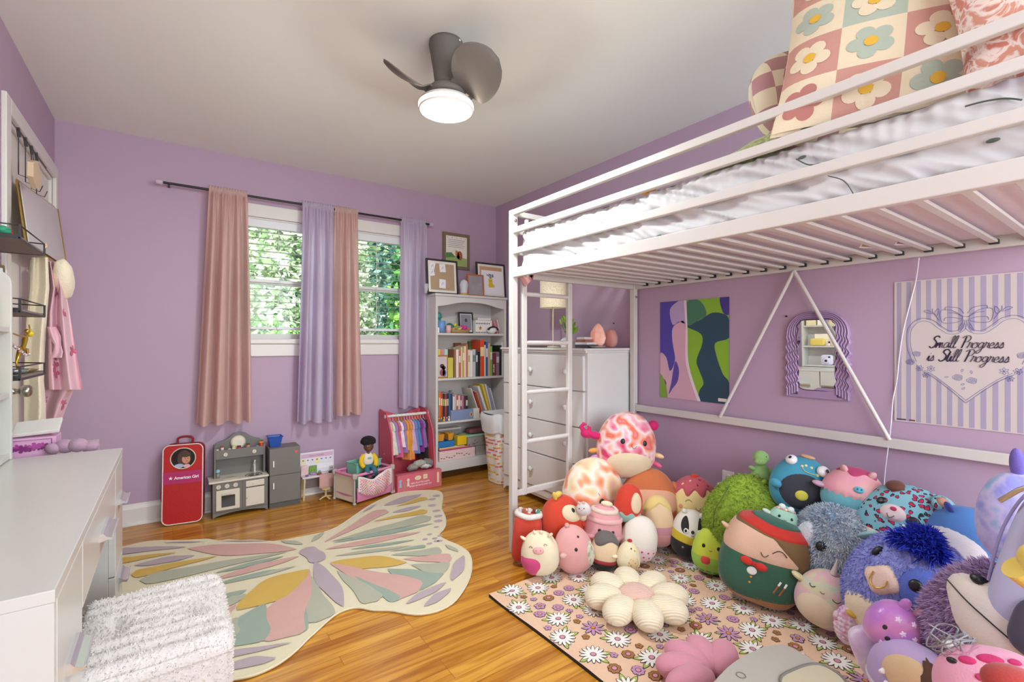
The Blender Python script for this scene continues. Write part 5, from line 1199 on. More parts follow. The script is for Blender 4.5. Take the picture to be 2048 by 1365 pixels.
    can(bx0 + .048, '#d8d2c8', .009, .03, 'salt shaker with red dome cap on the toy kitchen shelf', '#c3272b')
    can(bx0 + .115, '#e3ddc9', .012, .022, 'little cream jar with pale yellow lid in front of the toy plate', '#d9cf6a')
    can(bx0 + .145, '#b3324a', .013, .022, 'red toy jam jar in front of the toy plate', '#5a3a33')
    can(bx0 + .20, '#b28a5c', .010, .03, 'tan toy spice jar with brown lid right of the toy plate', '#5c4030')
    can(bx0 + .28, '#a8322a', .017, .034, 'red and orange toy can at the right end of the kitchen shelf', '#d98a3a')
    can(bx0 + .02, '#c2283a', .009, .012, 'red toy sauce cap at the left end of the kitchen shelf', '#e3dcd5')
    can(bx0 + .088, '#8a8a5c', .010, .010, 'olive toy tin near the salt shaker on the kitchen shelf', '#c9c7a0')
    o = MB(); o.cyl((bx0 + .22, ys - .004, zs + .004), (bx0 + .245, ys - .004, zs + .004), .0045, .001, M('#e0c03a'), 12); one(o, 'toy_carrot', 'tiny yellow toy carrot lying on the toy kitchen shelf', 'toy')
    o = MB(); o.ell((bx0 + .256, ys, zs + .0105), (.009, .009, .010), M('#5b9cc4')); one(o, 'toy_ball', 'small blue toy ball beside the red and orange can', 'toy')
    o = MB(); o.ell((bx0 + .17, ys, zs + .0055), (.012, .006, .005), M('#b5c987')); one(o, 'toy_pea_pod', 'green toy pea pod beside the red jam jar', 'toy')
    can(bx0 + .022, '#8d8b80', .011, .03, 'speckled toy cup holding a blue whisk ball on the toy counter', None, y=yf + .085, z=ct + .013)
    o = MB(); o.ell((bx0 + .022, yf + .085, ct + .058), (.014, .014, .014), M('#8fc0c4', var=.3, vs=90)); one(o, 'toy_sponge', 'blue sponge ball on the speckled toy cup', 'toy')
kitchen()
def fridge():
    x0, x1, yf, yb, z1 = .538, .735, 3.607, 3.768, .408
    t = thing('toy_fridge', 'grey two-door wooden toy fridge beside the toy kitchen', 'toy fridge', ((x0 + x1) / 2, 3.69, 0))
    MB().box(x0, x1, yf + .01, yb, .0, z1, GY).build('cabinet', t, bevel=.002)
    for a, b, hz in ((.036, .222, .155), (.225, z1 - .001, .305)):
        d = MB().box(x0 + .001, x1 - .001, yf, yf + .0095, a, b, GY).build('door', t, bevel=.0012)
        MB().bar((x0 + .024, yf - .008, hz - .021), (x0 + .024, yf - .008, hz + .021), .009, .006, M('#e3dfd6')).bar((x0 + .024, yf - .006, hz + .016), (x0 + .024, yf, hz + .016), .006, .006, CW).bar((x0 + .024, yf - .006, hz - .016), (x0 + .024, yf, hz - .016), .006, .006, CW).build('handle', d, bevel=.001)
    MB().box(x0 + .001, x1 - .001, yf + .004, yf + .0095, 0, .032, M('#55524d')).build('plinth', t)
    m = MB(); m.add([V((x1 - .028 + .011 * p[0], yf - .0012, .372 + .014 * p[1])) for p in HEART], [tuple(range(12))], M('#d9596b')); one(m, 'heart_magnet', 'pink heart magnet on the upper door of the toy fridge', 'magnet')
    m = MB(); m.add([V((x1 - .028, yb - .05, z1 + .001)) + V(p) for p in ((-.008, 0, 0), (.008, 0, 0), (0, .01, 0), (0, .003, .012))], [(0, 1, 3), (1, 2, 3), (2, 0, 3), (0, 2, 1)], M('#7b3a35')); one(m, 'toy_cone', 'tiny dark red cone on top of the toy fridge', 'toy')
    bx0, bx1 = .54, .628
    t = thing('blue_basket', 'small blue plastic basket on top of the toy fridge', 'basket', (.585, 3.70, z1))
    B_ = M('#2150a8', rough=.35); tub(bx0, bx1, 3.655, 3.735, z1 + .001, z1 + .072, .003, B_, .012).build('basket', t, bevel=.001)
    m = MB(); m.tube([V((bx0 - .002, 3.653, z1 + .072)), V((bx1 + .002, 3.653, z1 + .072)), V((bx1 + .002, 3.737, z1 + .072)), V((bx0 - .002, 3.737, z1 + .072))], .0035, B_, 6, True); m.build('rim', t)
fridge()
def doll_desk():
    x0, x1, yf, yb, zt = .757, 1.005, 3.652, 3.755, .165
    t = thing('toy_desk', 'small white doll desk with wooden legs and a weekly planner board behind', 'toy desk', (.88, 3.7, 0))
    W_ = M('#dcd4d6', rough=.45); LG = M('#d9c49a', rough=.55)
    MB().box(x0, x1, yf, yb, zt - .012, zt, W_).build('desktop', t, bevel=.004)
    for x, y, dx, dy in ((x0 + .018, yf + .012, -.008, -.006), (x1 - .018, yf + .012, .008, -.006), (x0 + .018, yb - .012, -.006, .0), (x1 - .018, yb - .012, .006, 0)):
        MB().cyl((x, y, zt - .012), (x + dx, y + dy, 0), .0085, .006, LG, 12).build('leg', t)
    MB().box(x0 + .02, x1 - .02, yb - .014, yb - .008, .06, .12, M('#8f7f78', rough=.7)).build('back_rail', t)
    # planner board
    t = thing('planner_board', 'weekly planner board with coloured day boxes standing on the doll desk', 'board', (.88, yb - .005, zt))
    bz1 = .325; y = yb - .012
    MB().box(x0 + .002, x1 - .004, y, y + .006, zt + .001, bz1, M('#e8e0e6')).build('board', t, bevel=.003)
    m = MB(); PKL = M('#d9b4cc'); a, b = x0 + .01, x1 - .012; m.box(a, b, y - .0006, y, bz1 - .042, bz1 - .012, PKL)
    cols = ['#efe3b0', '#e9e4ea', '#e6e0ea', '#efe6a0', '#e4e0ee', '#e8e6ec', '#e6e2ee']
    for i in range(7): w = (b - a) / 7; m.box(a + i * w + .002, a + (i + 1) * w - .002, y - .0006, y, bz1 - .088, bz1 - .046, M(cols[i])); m.box(a + i * w + .008, a + (i + 1) * w - .012, y - .001, y - .0006, bz1 - .062, bz1 - .054, M('#7a6d88'))
    m.box(a, b, y - .0006, y, bz1 - .128, bz1 - .093, M('#efeaf0')); xf = XF((a + .055, y - .0008, bz1 - .032), (1, 0, 0), (0, 0, 1)); m.text('WEEKLY PLANNER', .0125, M('#8d5a78'), xf); m.build('print', t)
    z = zt + .0008
    random.seed(14)
    for i, (px, c, s, nm) in enumerate(((603, '#7a4f9a', (.012, .01, .006), 'purple ring-shaped'), (617, '#b77fc9', (.022, .012, .007), 'lilac flat'), (628, '#8e2a25', (.018, .008, .007), 'dark red pen-like'), (631, '#4fae86', (.009, .008, .012), 'mint'), (652, '#33272c', (.018, .012, .009), 'black sunglasses-like'), (660, '#7a4f86', (.02, .01, .008), 'violet'), (666, '#e8862f', (.018, .01, .006), 'orange'), (673, '#3f8a4c', (.008, .007, .007), 'green'))):
        p = onz(px, 943 - (px - 600) * .09, z); x = max(x0 + .02, min(x1 - .02, p.x)); yy = yf + .025 + .028 * (i % 2)
        one(MB().ell((x, yy, z + s[2]), s, M(c, rough=.4), None, 14, 8, .8), 'doll_accessory', '%s doll accessory lying on the white doll desk' % nm, 'toy', 'doll accessories on the doll desk')
    one(MB().box(x0 + .062, x0 + .115, yb - .035, yb - .03, z, z + .062, M('#7aa04a', var=.5, vs=60)), 'picture_card', 'green picture card leaning before the weekly planner board', 'card')
    one(MB().box(x0 + .006, x0 + .05, yb - .035, yb - .03, z, z + .07, M('#e6c3bd', var=.25, vs=50)), 'picture_card', 'pale pink picture card beside the green one on the doll desk', 'card')
    t = thing('pencil_cup', 'clear cup of coloured pencils on the right of the doll desk', 'cup', (x1 - .03, yb - .04, z))
    MB().lathe([(0, 0), (.012, 0), (.012, .03), (.01, .03), (.01, .003)], M('#c9ccd6', alpha=.6, rough=.1), (x1 - .03, yb - .04, z), 16).build('cup', t)
    for k, c in enumerate(('#e0662f', '#c9b23a', '#3f7a9a', '#b03a4a')): MB().cyl((x1 - .034 + k * .003, yb - .04, z + .004), (x1 - .042 + k * .008, yb - .042, z + .045), .0018, .0018, M(c), 6).build('pencil', t)
    f = lambda u, v: V((x0 + .115 + .098 * u + .004 * math.sin(v * 5), yf - .004 - .004 * math.sin(u * 14) - .003 * v, zt + .003 - .098 * v)) if v > .0 else V((x0 + .115 + .098 * u, yf + .03, zt + .003))
    m = MB(); m.grid(lambda u, v: V((x0 + .115 + .098 * u, yf + .035 - .039 * min(1, v * 4), zt + .0035)) if v < .25 else V((x0 + .115 + .098 * u, yf - .0045 - .004 * abs(math.sin(u * 9)), zt + .0035 - .125 * (v - .25))), 20, 20, PL('#d0a49c', bump=.6)); one(m, 'doll_blanket', 'dusty pink fleece cloth hanging over the front of the doll desk', 'blanket')
    # small pedestal stool
    cx_, cy_ = .905, 3.60; t = thing('doll_stool', 'little wooden four-footed doll stool standing under the hanging pink cloth', 'stool', (cx_, cy_, 0)); LGx = M('#cdb07a', rough=.55)
    MB().cyl((cx_, cy_, .02), (cx_, cy_, .075), .008, .008, LGx).build('post', t)
    for a in (20, 110, 200, 290):
        r = math.radians(a); f_ = MB().tube([(cx_, cy_, .024), (cx_ + .03 * math.cos(r), cy_ + .03 * math.sin(r), .018), (cx_ + .052 * math.cos(r), cy_ + .052 * math.sin(r), .009)], .006, LGx, 8).build('foot', t)
        MB().ell((cx_ + .052 * math.cos(r), cy_ + .052 * math.sin(r), .005), (.005, .005, .005), BLACK, None, 10, 6).build('caster', f_)
    MB().cyl((cx_, cy_, .075), (cx_, cy_, .083), .032, .032, LGx, 24).build('seat', t)
doll_desk()
def playpen():
    A, B_, C_ = V((1.03, 3.335, 0)), V((1.345, 3.44, 0)), V((.955, 3.555, 0)); D = B_ + C_ - A; h = .215
    t = thing('doll_playpen', 'pink doll playpen with grey corner posts and a patterned front cloth', 'doll playpen', (A + D) / 2)
    G = M('#a9a397', rough=.5); P_ = M('#d583a3', rough=.75, bump=.3); CRm = M('#d8ccb6', rough=.8); PT = M('#e3cfd0', rough=.8)
    for p in (A, B_, C_, D):
        m = MB(); m.cyl(p + V((0, 0, .012)), p + V((0, 0, h)), .0075, .0075, G, 14); m.build('post', t)
        m = MB(); rbox(m, p.x - .017, p.x + .017, p.y - .017, p.y + .017, h - .032, h + .008, .01, G, .5); m.build('corner_cap', t)
        m = MB(); m.ell(p + V((0, 0, .012)), (.013, .013, .012), G, None, 14, 8); m.build('foot', t)
    for a, b in ((A, B_), (A, C_), (C_, D), (B_, D)): MB().cyl(a + V((0, 0, h - .01)), b + V((0, 0, h - .01)), .010, .010, P_, 12).build('top_rail', t)
    for a, b in ((A, C_), (C_, D), (B_, D)):
        m = MB(); m.grid(lambda u, v: a.lerp(b, .04 + .92 * u) + V((0, 0, .02 + (h - .035) * v)) + (b - a).cross(V((0, 0, 1))).normalized() * (.004 * math.sin(PI * u) * math.sin(PI * v)), 10, 8, CRm if b is C_ else P_); m.build('side_cloth', t)
        m = MB(); m.grid(lambda u, v: a.lerp(b, .03 + .94 * u) + V((0, 0, .016 + .05 * v)) + (b - a).cross(V((0, 0, 1))).normalized() * (-.006 * (1 - v)) * (1 if b is C_ else -1) * -1, 10, 4, P_); m.build('lower_band', t)
    nrm = (B_ - A).cross(V((0, 0, 1))).normalized()
    MB().grid(lambda u, v: A.lerp(B_, .05 + .9 * u) + nrm * (.004 + .006 * math.sin(PI * v)) + V((0, 0, .018 + .10 * v)), 14, 8, P_).build('front_lower_cloth', t)
    MB().add([A + V((0, 0, .03)), B_ + V((0, 0, .03)), D + V((0, 0, .03)), C_ + V((0, 0, .03))], [(0, 1, 2, 3)], P_).build('base', t)
    # patterned front pocket sagging outwards
    def fp(u, v):
        top = h - .012 - .045 * math.exp(-((u - .42) / .25) ** 2); bot = .045 + .05 * (2 * abs(u - .5)) ** 2.2
        return A.lerp(B_, .06 + .88 * u) + nrm * (.016 + .03 * math.sin(PI * u) * math.sin(PI * min(1, .15 + v * .85)) + .004 * math.sin(u * 20)) + V((0, 0, bot + (top - bot) * v))
    m = MB(); m.grid(fp, 26, 20, PT); random.seed(17); cs = [M(h_) for h_ in ('#d9603a', '#cf4a55', '#e39a4a', '#7a9a6a', '#c96fae', '#e07f8a')]
    sg = 1 if snorm(fp, .5, .5).dot(nrm) > 0 else -1
    for i in range(15):
        for j in range(11): decal(m, fp, .05 + .9 * (i + .5 * (j % 2)) / 15, .06 + .88 * j / 11, [(0, 1), (.9, -.3), (.4, -.9), (-.5, -.9), (-.9, -.2)], .024, .036, cs[int(rnd() * 6)], .003, U(0, 6), sg)
    m.build('front_pocket', t)
    # basket inside
    MT = M('#7fc2ac', rough=.4); c0 = (A + D) / 2 + V((.02, .02, 0))
    t = thing('storage_basket', 'mint plastic basket with round holes inside the doll playpen', 'basket', c0 + V((0, 0, .033)))
    ux = (B_ - A).normalized(); uy = (C_ - A - ux * (C_ - A).dot(ux)).normalized(); xf = Matrix((ux, uy, V((0, 0, 1)))).transposed().to_4x4(); xf.translation = c0 + V((0, 0, .033))
    m = MB(); tmp = tub(-.105, .115, -.035, .085, 0, .225, .004, MT, .012); m.add(tmp.v, tmp.f, MT, False, xf)
    m.tube([xf @ V(p) for p in ((-.107, -.037, .225), (.117, -.037, .225), (.117, .087, .225), (-.107, .087, .225))], .004, MT, 6, True); m.build('basket', t, bevel=.001)
    m = MB(); DKh = M('#20302c')
    for x in (.045, .075, .10):
        for z in (.10, .135, .17): m.add([xf @ V((x + .0095 * p[0], -.0365 + .0 - .004 * (z / .225 - 1) * -1, z + .0095 * p[1])) for p in CIRC], [tuple(range(16))], DKh)
    m.build('hole', t)
    random.seed(19)
    for i in range(12):
        p = A.lerp(B_, U(.35, .9)) + (C_ - A) * U(.12, .4); c, nm = [('#b52f4a', 'crimson'), ('#e3e0e6', 'white'), ('#4a3a7a', 'indigo'), ('#2c3a5a', 'navy'), ('#c9586f', 'rose'), ('#8a6a9a', 'violet')][i % 6]
        one(MB().ell((p.x, p.y, .16 + .03 * rnd()), (.02, .016, .012), M(c, var=.3, vs=60), Matrix.Rotation(U(0, 3), 3, 'Z'), 12, 8), 'doll_shoe', 'small %s doll shoe or trinket heaped in the %s half of the playpen' % (nm, 'front' if i < 6 else 'rear'), 'toy', 'doll trinkets in the playpen')
    # seated doll
    hp = ony(735, 905, 3.46); bx_, by_ = hp.x, 3.445
    SK = M('#5d3a28', rough=.45); YE = M('#ddb81c', rough=.8); WH = M('#dfd2c6', rough=.8); JN = M('#2f6a7a', rough=.8, var=.3, vs=40)
    t = thing('doll', 'dark-skinned doll with short curly black hair and a yellow-sleeved shirt sitting in the playpen', 'doll', (bx_, by_, .19))
    z0 = .215
    def hd(q): return V((q.x, q.y * (1 - .12 * (q.z < 0)), q.z)) 
    m = MB(); m.ell((bx_ + .003, by_, z0 + .162), (.036, .033, .040), SK, None, 28, 18, 1, fn=lambda q: V((q.x * (1 - .14 * max(0, -q.z / .038) ** 1.6), q.y * (1 - .15 * max(0, -q.z / .038)), q.z)))
    m.cyl((bx_, by_, z0 + .105), (bx_, by_, z0 + .14), .013, .012, SK, 14)
    yf = by_ - .03
    m.ell((bx_ + .002, yf - .001, z0 + .163), (.005, .006, .007), SK); m.ell((bx_ + .0, yf + .002, z0 + .15), (.0105, .0045, .0032), M('#9a5a55', rough=.4), None, 12, 8)
    for sx_ in (-1, 1): m.ell((bx_ + .003 + sx_ * .03, by_, z0 + .165), (.004, .006, .009), SK, None, 10, 8)
    m.build('head', t)
    m = MB()
    for sx_ in (-1, 1): m.ell((bx_ + .002 + sx_ * .0125, yf + .0035, z0 + .172), (.0055, .003, .0036), WHITE, None, 12, 8); m.ell((bx_ + .002 + sx_ * .0125, yf + .0012, z0 + .172), (.003, .002, .0033), BLACK, None, 10, 8); m.tube([(bx_ + .002 + sx_ * .006, yf + .001, z0 + .18), (bx_ + .002 + sx_ * .0125, yf, z0 + .1825), (bx_ + .002 + sx_ * .02, yf + .004, z0 + .180)], .0009, BLACK, 5)
    m.build('eyes', t)
    random.seed(23); m = MB(); HB = M('#171010', rough=.8, bump=.8, bs=300)
    m.ell((bx_ + .004, by_ + .012, z0 + .198), (.05, .042, .036), HB, None, 24, 14, 1, fn=lambda q: q * (1 + .06 * mnoise.noise(q * 60)))
    for i in range(420):
        th, ph = U(0, 2 * PI), math.acos(U(-.35, 1)); q = V((math.sin(ph) * math.cos(th) * .051, math.sin(ph) * math.sin(th) * .043, math.cos(ph) * .037)); m.ell(V((bx_ + .004, by_ + .012, z0 + .198)) + q, (.006, .006, .005), HB, None, 6, 4)
    m.build('curly_hair', t)
    m = MB(); m.ell((bx_, by_ + .005, z0 + .07), (.04, .027, .05), WH, None, 24, 16, .85); m.build('shirt', t)
    m = MB(); m.add([V((bx_ + .002 + .016 * p[0], by_ - .0245, z0 + .082 + .008 * p[1])) for p in CIRC], [tuple(range(16))], M('#79ad9a')); m.build('shirt_print', t)
    for sx_ in (-1, 1):
        m = MB(); m.tube(smooth_path([(bx_ + sx_ * .03, by_ + .004, z0 + .104), (bx_ + sx_ * .05, by_ - .002, z0 + .075), (bx_ + sx_ * .052, by_ - .018, z0 + .04), (bx_ + sx_ * .038, by_ - .035, z0 + .022)], 4), [.017] * 3 + [.018] * 4 + [.016] * 4 + [.014] * 2, YE, 12); m.build('sleeve', t)
        m = MB(); hx, hy, hz = bx_ + sx_ * .034, by_ - .04, z0 + .018; m.ell((hx, hy, hz), (.009, .008, .006), SK)
        for k in range(4): m.tube([(hx - sx_ * .002 + (k - 1.5) * .0042, hy - .006, hz), (hx - sx_ * .004 + (k - 1.5) * .005, hy - .014, hz - .002), (hx - sx_ * .005 + (k - 1.5) * .005, hy - .018, hz - .007)], [.0023, .0021, .0018], SK, 6)
        m.tube([(hx - sx_ * .007, hy, hz), (hx - sx_ * .013, hy - .006, hz + .001)], [.0026, .002], SK, 6); m.build('hand', t)
        m = MB(); m.tube(smooth_path([(bx_ + sx_ * .018, by_, z0 + .02), (bx_ + sx_ * .026, by_ - .05, z0 + .008), (bx_ + sx_ * .03, by_ - .075, z0 - .015)], 4), .019, JN, 12); m.build('trouser_leg', t)
    MB().ell((bx_, by_, z0 + .02), (.036, .028, .02), JN).build('trouser_waist', t)
playpen()
def clothes_rack():
    x0, x1, yf, yb = 1.362, 1.722, 3.455, 3.76; P_ = M('#cf5565', rough=.5); ED = M('#e79aa0', rough=.5); zt = .585
    t = thing('doll_clothes_rack', 'coral pink wooden doll wardrobe rack with a white hanging rod', 'clothes rack', (1.54, 3.6, 0))
    for x in (x0, x1 - .012):
        MB().poly([V((x, yf, 0)), V((x, yf + .05, .43)), V((x, yb - .16, zt - .02)), V((x, yb - .155, zt)), V((x, yb, zt + .015)), V((x, yb, 0))], P_, (.012, 0, 0)).build('side_panel', t, bevel=.001)
        MB().bar((x + .006, yf - .0015, .0), (x + .006, yb - .1615, zt - .02), .012, .003, ED, up=(0, -1, 0)).build('edge_trim', t)
    MB().box(x0 + .012, x1 - .012, yb - .01, yb, 0, zt - .05, P_).build('back_panel', t)
    a = [V((x0 + .012 + (x1 - x0 - .024) * i / 14, yb - .012, zt - .05 + .05 * abs(math.cos(PI * i / 14)) ** 1.5)) for i in range(15)]
    MB().poly([V((x1 - .012, yb - .012, zt - .06)), V((x0 + .012, yb - .012, zt - .06))] + a, P_, (0, .012, 0)).build('top_crest', t)
    MB().box(x0 + .012, x1 - .012, yf + .01, yb - .01, .06, .07, P_).build('floor_panel', t)
    ry, rz_ = yb - .13, zt - .03
    MB().cyl((x0 + .013, ry, rz_), (x1 - .013, ry, rz_), .011, .011, M('#dcd8d4', rough=.35), 18).build('rod', t)
    MB().cyl((x0 - .004, ry, rz_), (x0 - .0005, ry, rz_), .014, .015, M('#e6dcd8'), 18).build('rod_cap', t)
    items = [('#d6d9c6', 'pale green', '#e7e7e7'), ('#a688b4', 'mauve', '#e9e9ec'), ('#cf5c86', 'pink', '#b8dc3a'), ('#e3dcd9', 'white', '#e9e9ec'), ('#9a7ab8', 'lilac print', '#9ade4a'), ('#d79a2c', 'mustard', '#e7e7ea'), ('#e08a3f', 'orange', '#e9e9ec'), ('#c8a2c0', 'pale plum', '#e7e7ea'), ('#6f84b4', 'denim blue', '#e9e9ec'), ('#4f7ab0', 'blue', '#d7e04a'), ('#7d2a80', 'purple', '#c9e04a'), ('#8a63a2', 'violet', '#e9e9ec'), ('#1e1a1e', 'black', '#e9e9ec')]
    n = len(items)
    for i, (c, nm, hc) in enumerate(items):
        x = x0 + .04 + (x1 - x0 - .075) * i / (n - 1); HM = M(hc, rough=.35); random.seed(40 + i)
        tl = .35; zc = rz_ - .075; t = thing('doll_hanger', '%s hanger carrying the %s outfit, %s from the left on the pink rack' % ('white' if hc[1] == 'e' else 'lime green', nm, ORD[i]), 'hanger', (x, ry, rz_), 0, 'doll hangers on the pink rack')
        m = MB(); m.tube([V((x, ry + .013 * math.cos(a), rz_ + .0135 * math.sin(a))) for a in [math.radians(q) for q in (200, 150, 90, 30, -20, -60)]] + [V((x, ry - .0, rz_ - .035))], .0016, HM, 6)
        dx, dy = .022, -.035
        m.tube([V((x, ry, rz_ - .035)), V((x + dx, ry + dy, rz_ - .07)), V((x - dx * .6, ry - dy, rz_ - .068))], .002, HM, 6, True); m.build('hook', t)
        L_ = U(.20, .33); g = PL(c, bump=.6, bs=50, var=.25, vs=30)
        def gf(u, v, x=x, L_=L_):
            a = 2 * PI * u; w = .022 + .04 * v ** .7; dd = .008 + .02 * v
            ca, sa = math.cos(a), math.sin(a); ex = V((dx, dy, 0)).normalized(); ey = V((-ex.y, ex.x, 0))
            z = rz_ - .042 - L_ * v - .012 * abs(ca) * (1 - v)
            k = 1 + .16 * math.sin(a * 5 + i) * v
            return V((x + .003, ry - .004, z)) + ex * (w * ca * k) + ey * (dd * sa * k)
        m = MB(); m.grid(gf, 26, 12, g, closed_u=True)
        for s in (-1, 1):
            ex = V((dx, dy, 0)).normalized(); sh = V((x + .003, ry - .004, rz_ - .056)) + ex * (s * .018); m.tube([sh, sh + ex * (s * .014) + V((0, 0, -.03)), sh + ex * (s * .016) + V((0, 0, -.06))], [.010, .011, .012], g, 8)
        one(m, 'doll_outfit', '%s doll outfit hanging %s from the left on the pink rack' % (nm, ORD[i]), 'doll clothes', 'doll clothes on the pink rack')
    random.seed(51)
    for i, (x, c, nm) in enumerate(((1.55, '#8f8a84', 'grey'), (1.60, '#a9a69c', 'light grey printed'), (1.65, '#c9c7c2', 'pale'), (1.68, '#7f7c78', 'dark grey'))):
        m = MB(); g = PL(c, bump=.8, bs=40, var=.4, vs=60)
        m.ell((x, yf + .06, .155 + .022 * (i % 2)), (.05, .035, .026), g, Matrix.Rotation(-.3 + .2 * i, 3, 'Y'), 26, 16, 1, fn=lambda q: q * (1 + .3 * mnoise.noise(q * 40 + V((i, 0, 0))))); one(m, 'folded_cloth', '%s crumpled doll garment heaped at the bottom of the pink rack' % nm, 'doll clothes', 'crumpled doll clothes in the pink rack')
    # cardboard box front
    bx0, bx1, by0, by1, bh = 1.372, 1.738, 3.40, 3.452, .135
    t = thing('cardboard_box', 'pink printed cardboard box lying in front of the doll clothes rack', 'box', (1.55, 3.42, 0)); BP = M('#cf6672', rough=.6)
    MB().box(bx0, bx1, by0, by1, 0.001, bh, BP).build('box', t, bevel=.001)
    m = MB(); CRc = M('#e3d3ae'); y = by0 - .0008; WT = M('#f0dcdc')
    m.add([V((bx0 + .165 + .027 * p[0], y, .098 + .017 * p[1])) for p in CIRC], [tuple(range(16))], CRc); m.box(bx0 + .208, bx0 + .243, y, y + .0006, .082, .117, CRc); m.box(bx0 + .326, bx0 + .344, y, y + .0006, .035, .115, CRc)
    m.text('12 pc', .011, BP, XF((bx0 + .15, y - .0004, .094), (1, 0, 0), (0, 0, 1))); m.text('1/2T', .013, BP, XF((bx0 + .211, y - .0004, .094), (1, 0, 0), (0, 0, 1)))
    m.text('GIRLS FLUTTER SLEEVE', .0155, WT, XF((bx0 + .105, y, .057), (1, 0, 0), (0, 0, 1)), bold=.0003); m.text('MADE OR BOYS SHIRT SET', .0155, WT, XF((bx0 + .095, y, .036), (1, 0, 0), (0, 0, 1)), bold=.0003)
    for x, c in ((.022, '#9ab0cc'), (.055, '#b57f6a'), (.085, '#e3cfc4')): m.add([V((bx0 + x + .012 * p[0], y, .075 + .03 * p[1] - (.02 if x == .055 else 0))) for p in ((-.5, 1), (.5, 1), (1, .6), (.5, .3), (.9, -1), (-.9, -1), (-.5, .3), (-1, .6))], [tuple(range(8))], M(c))
    m.build('print', t)
clothes_rack()
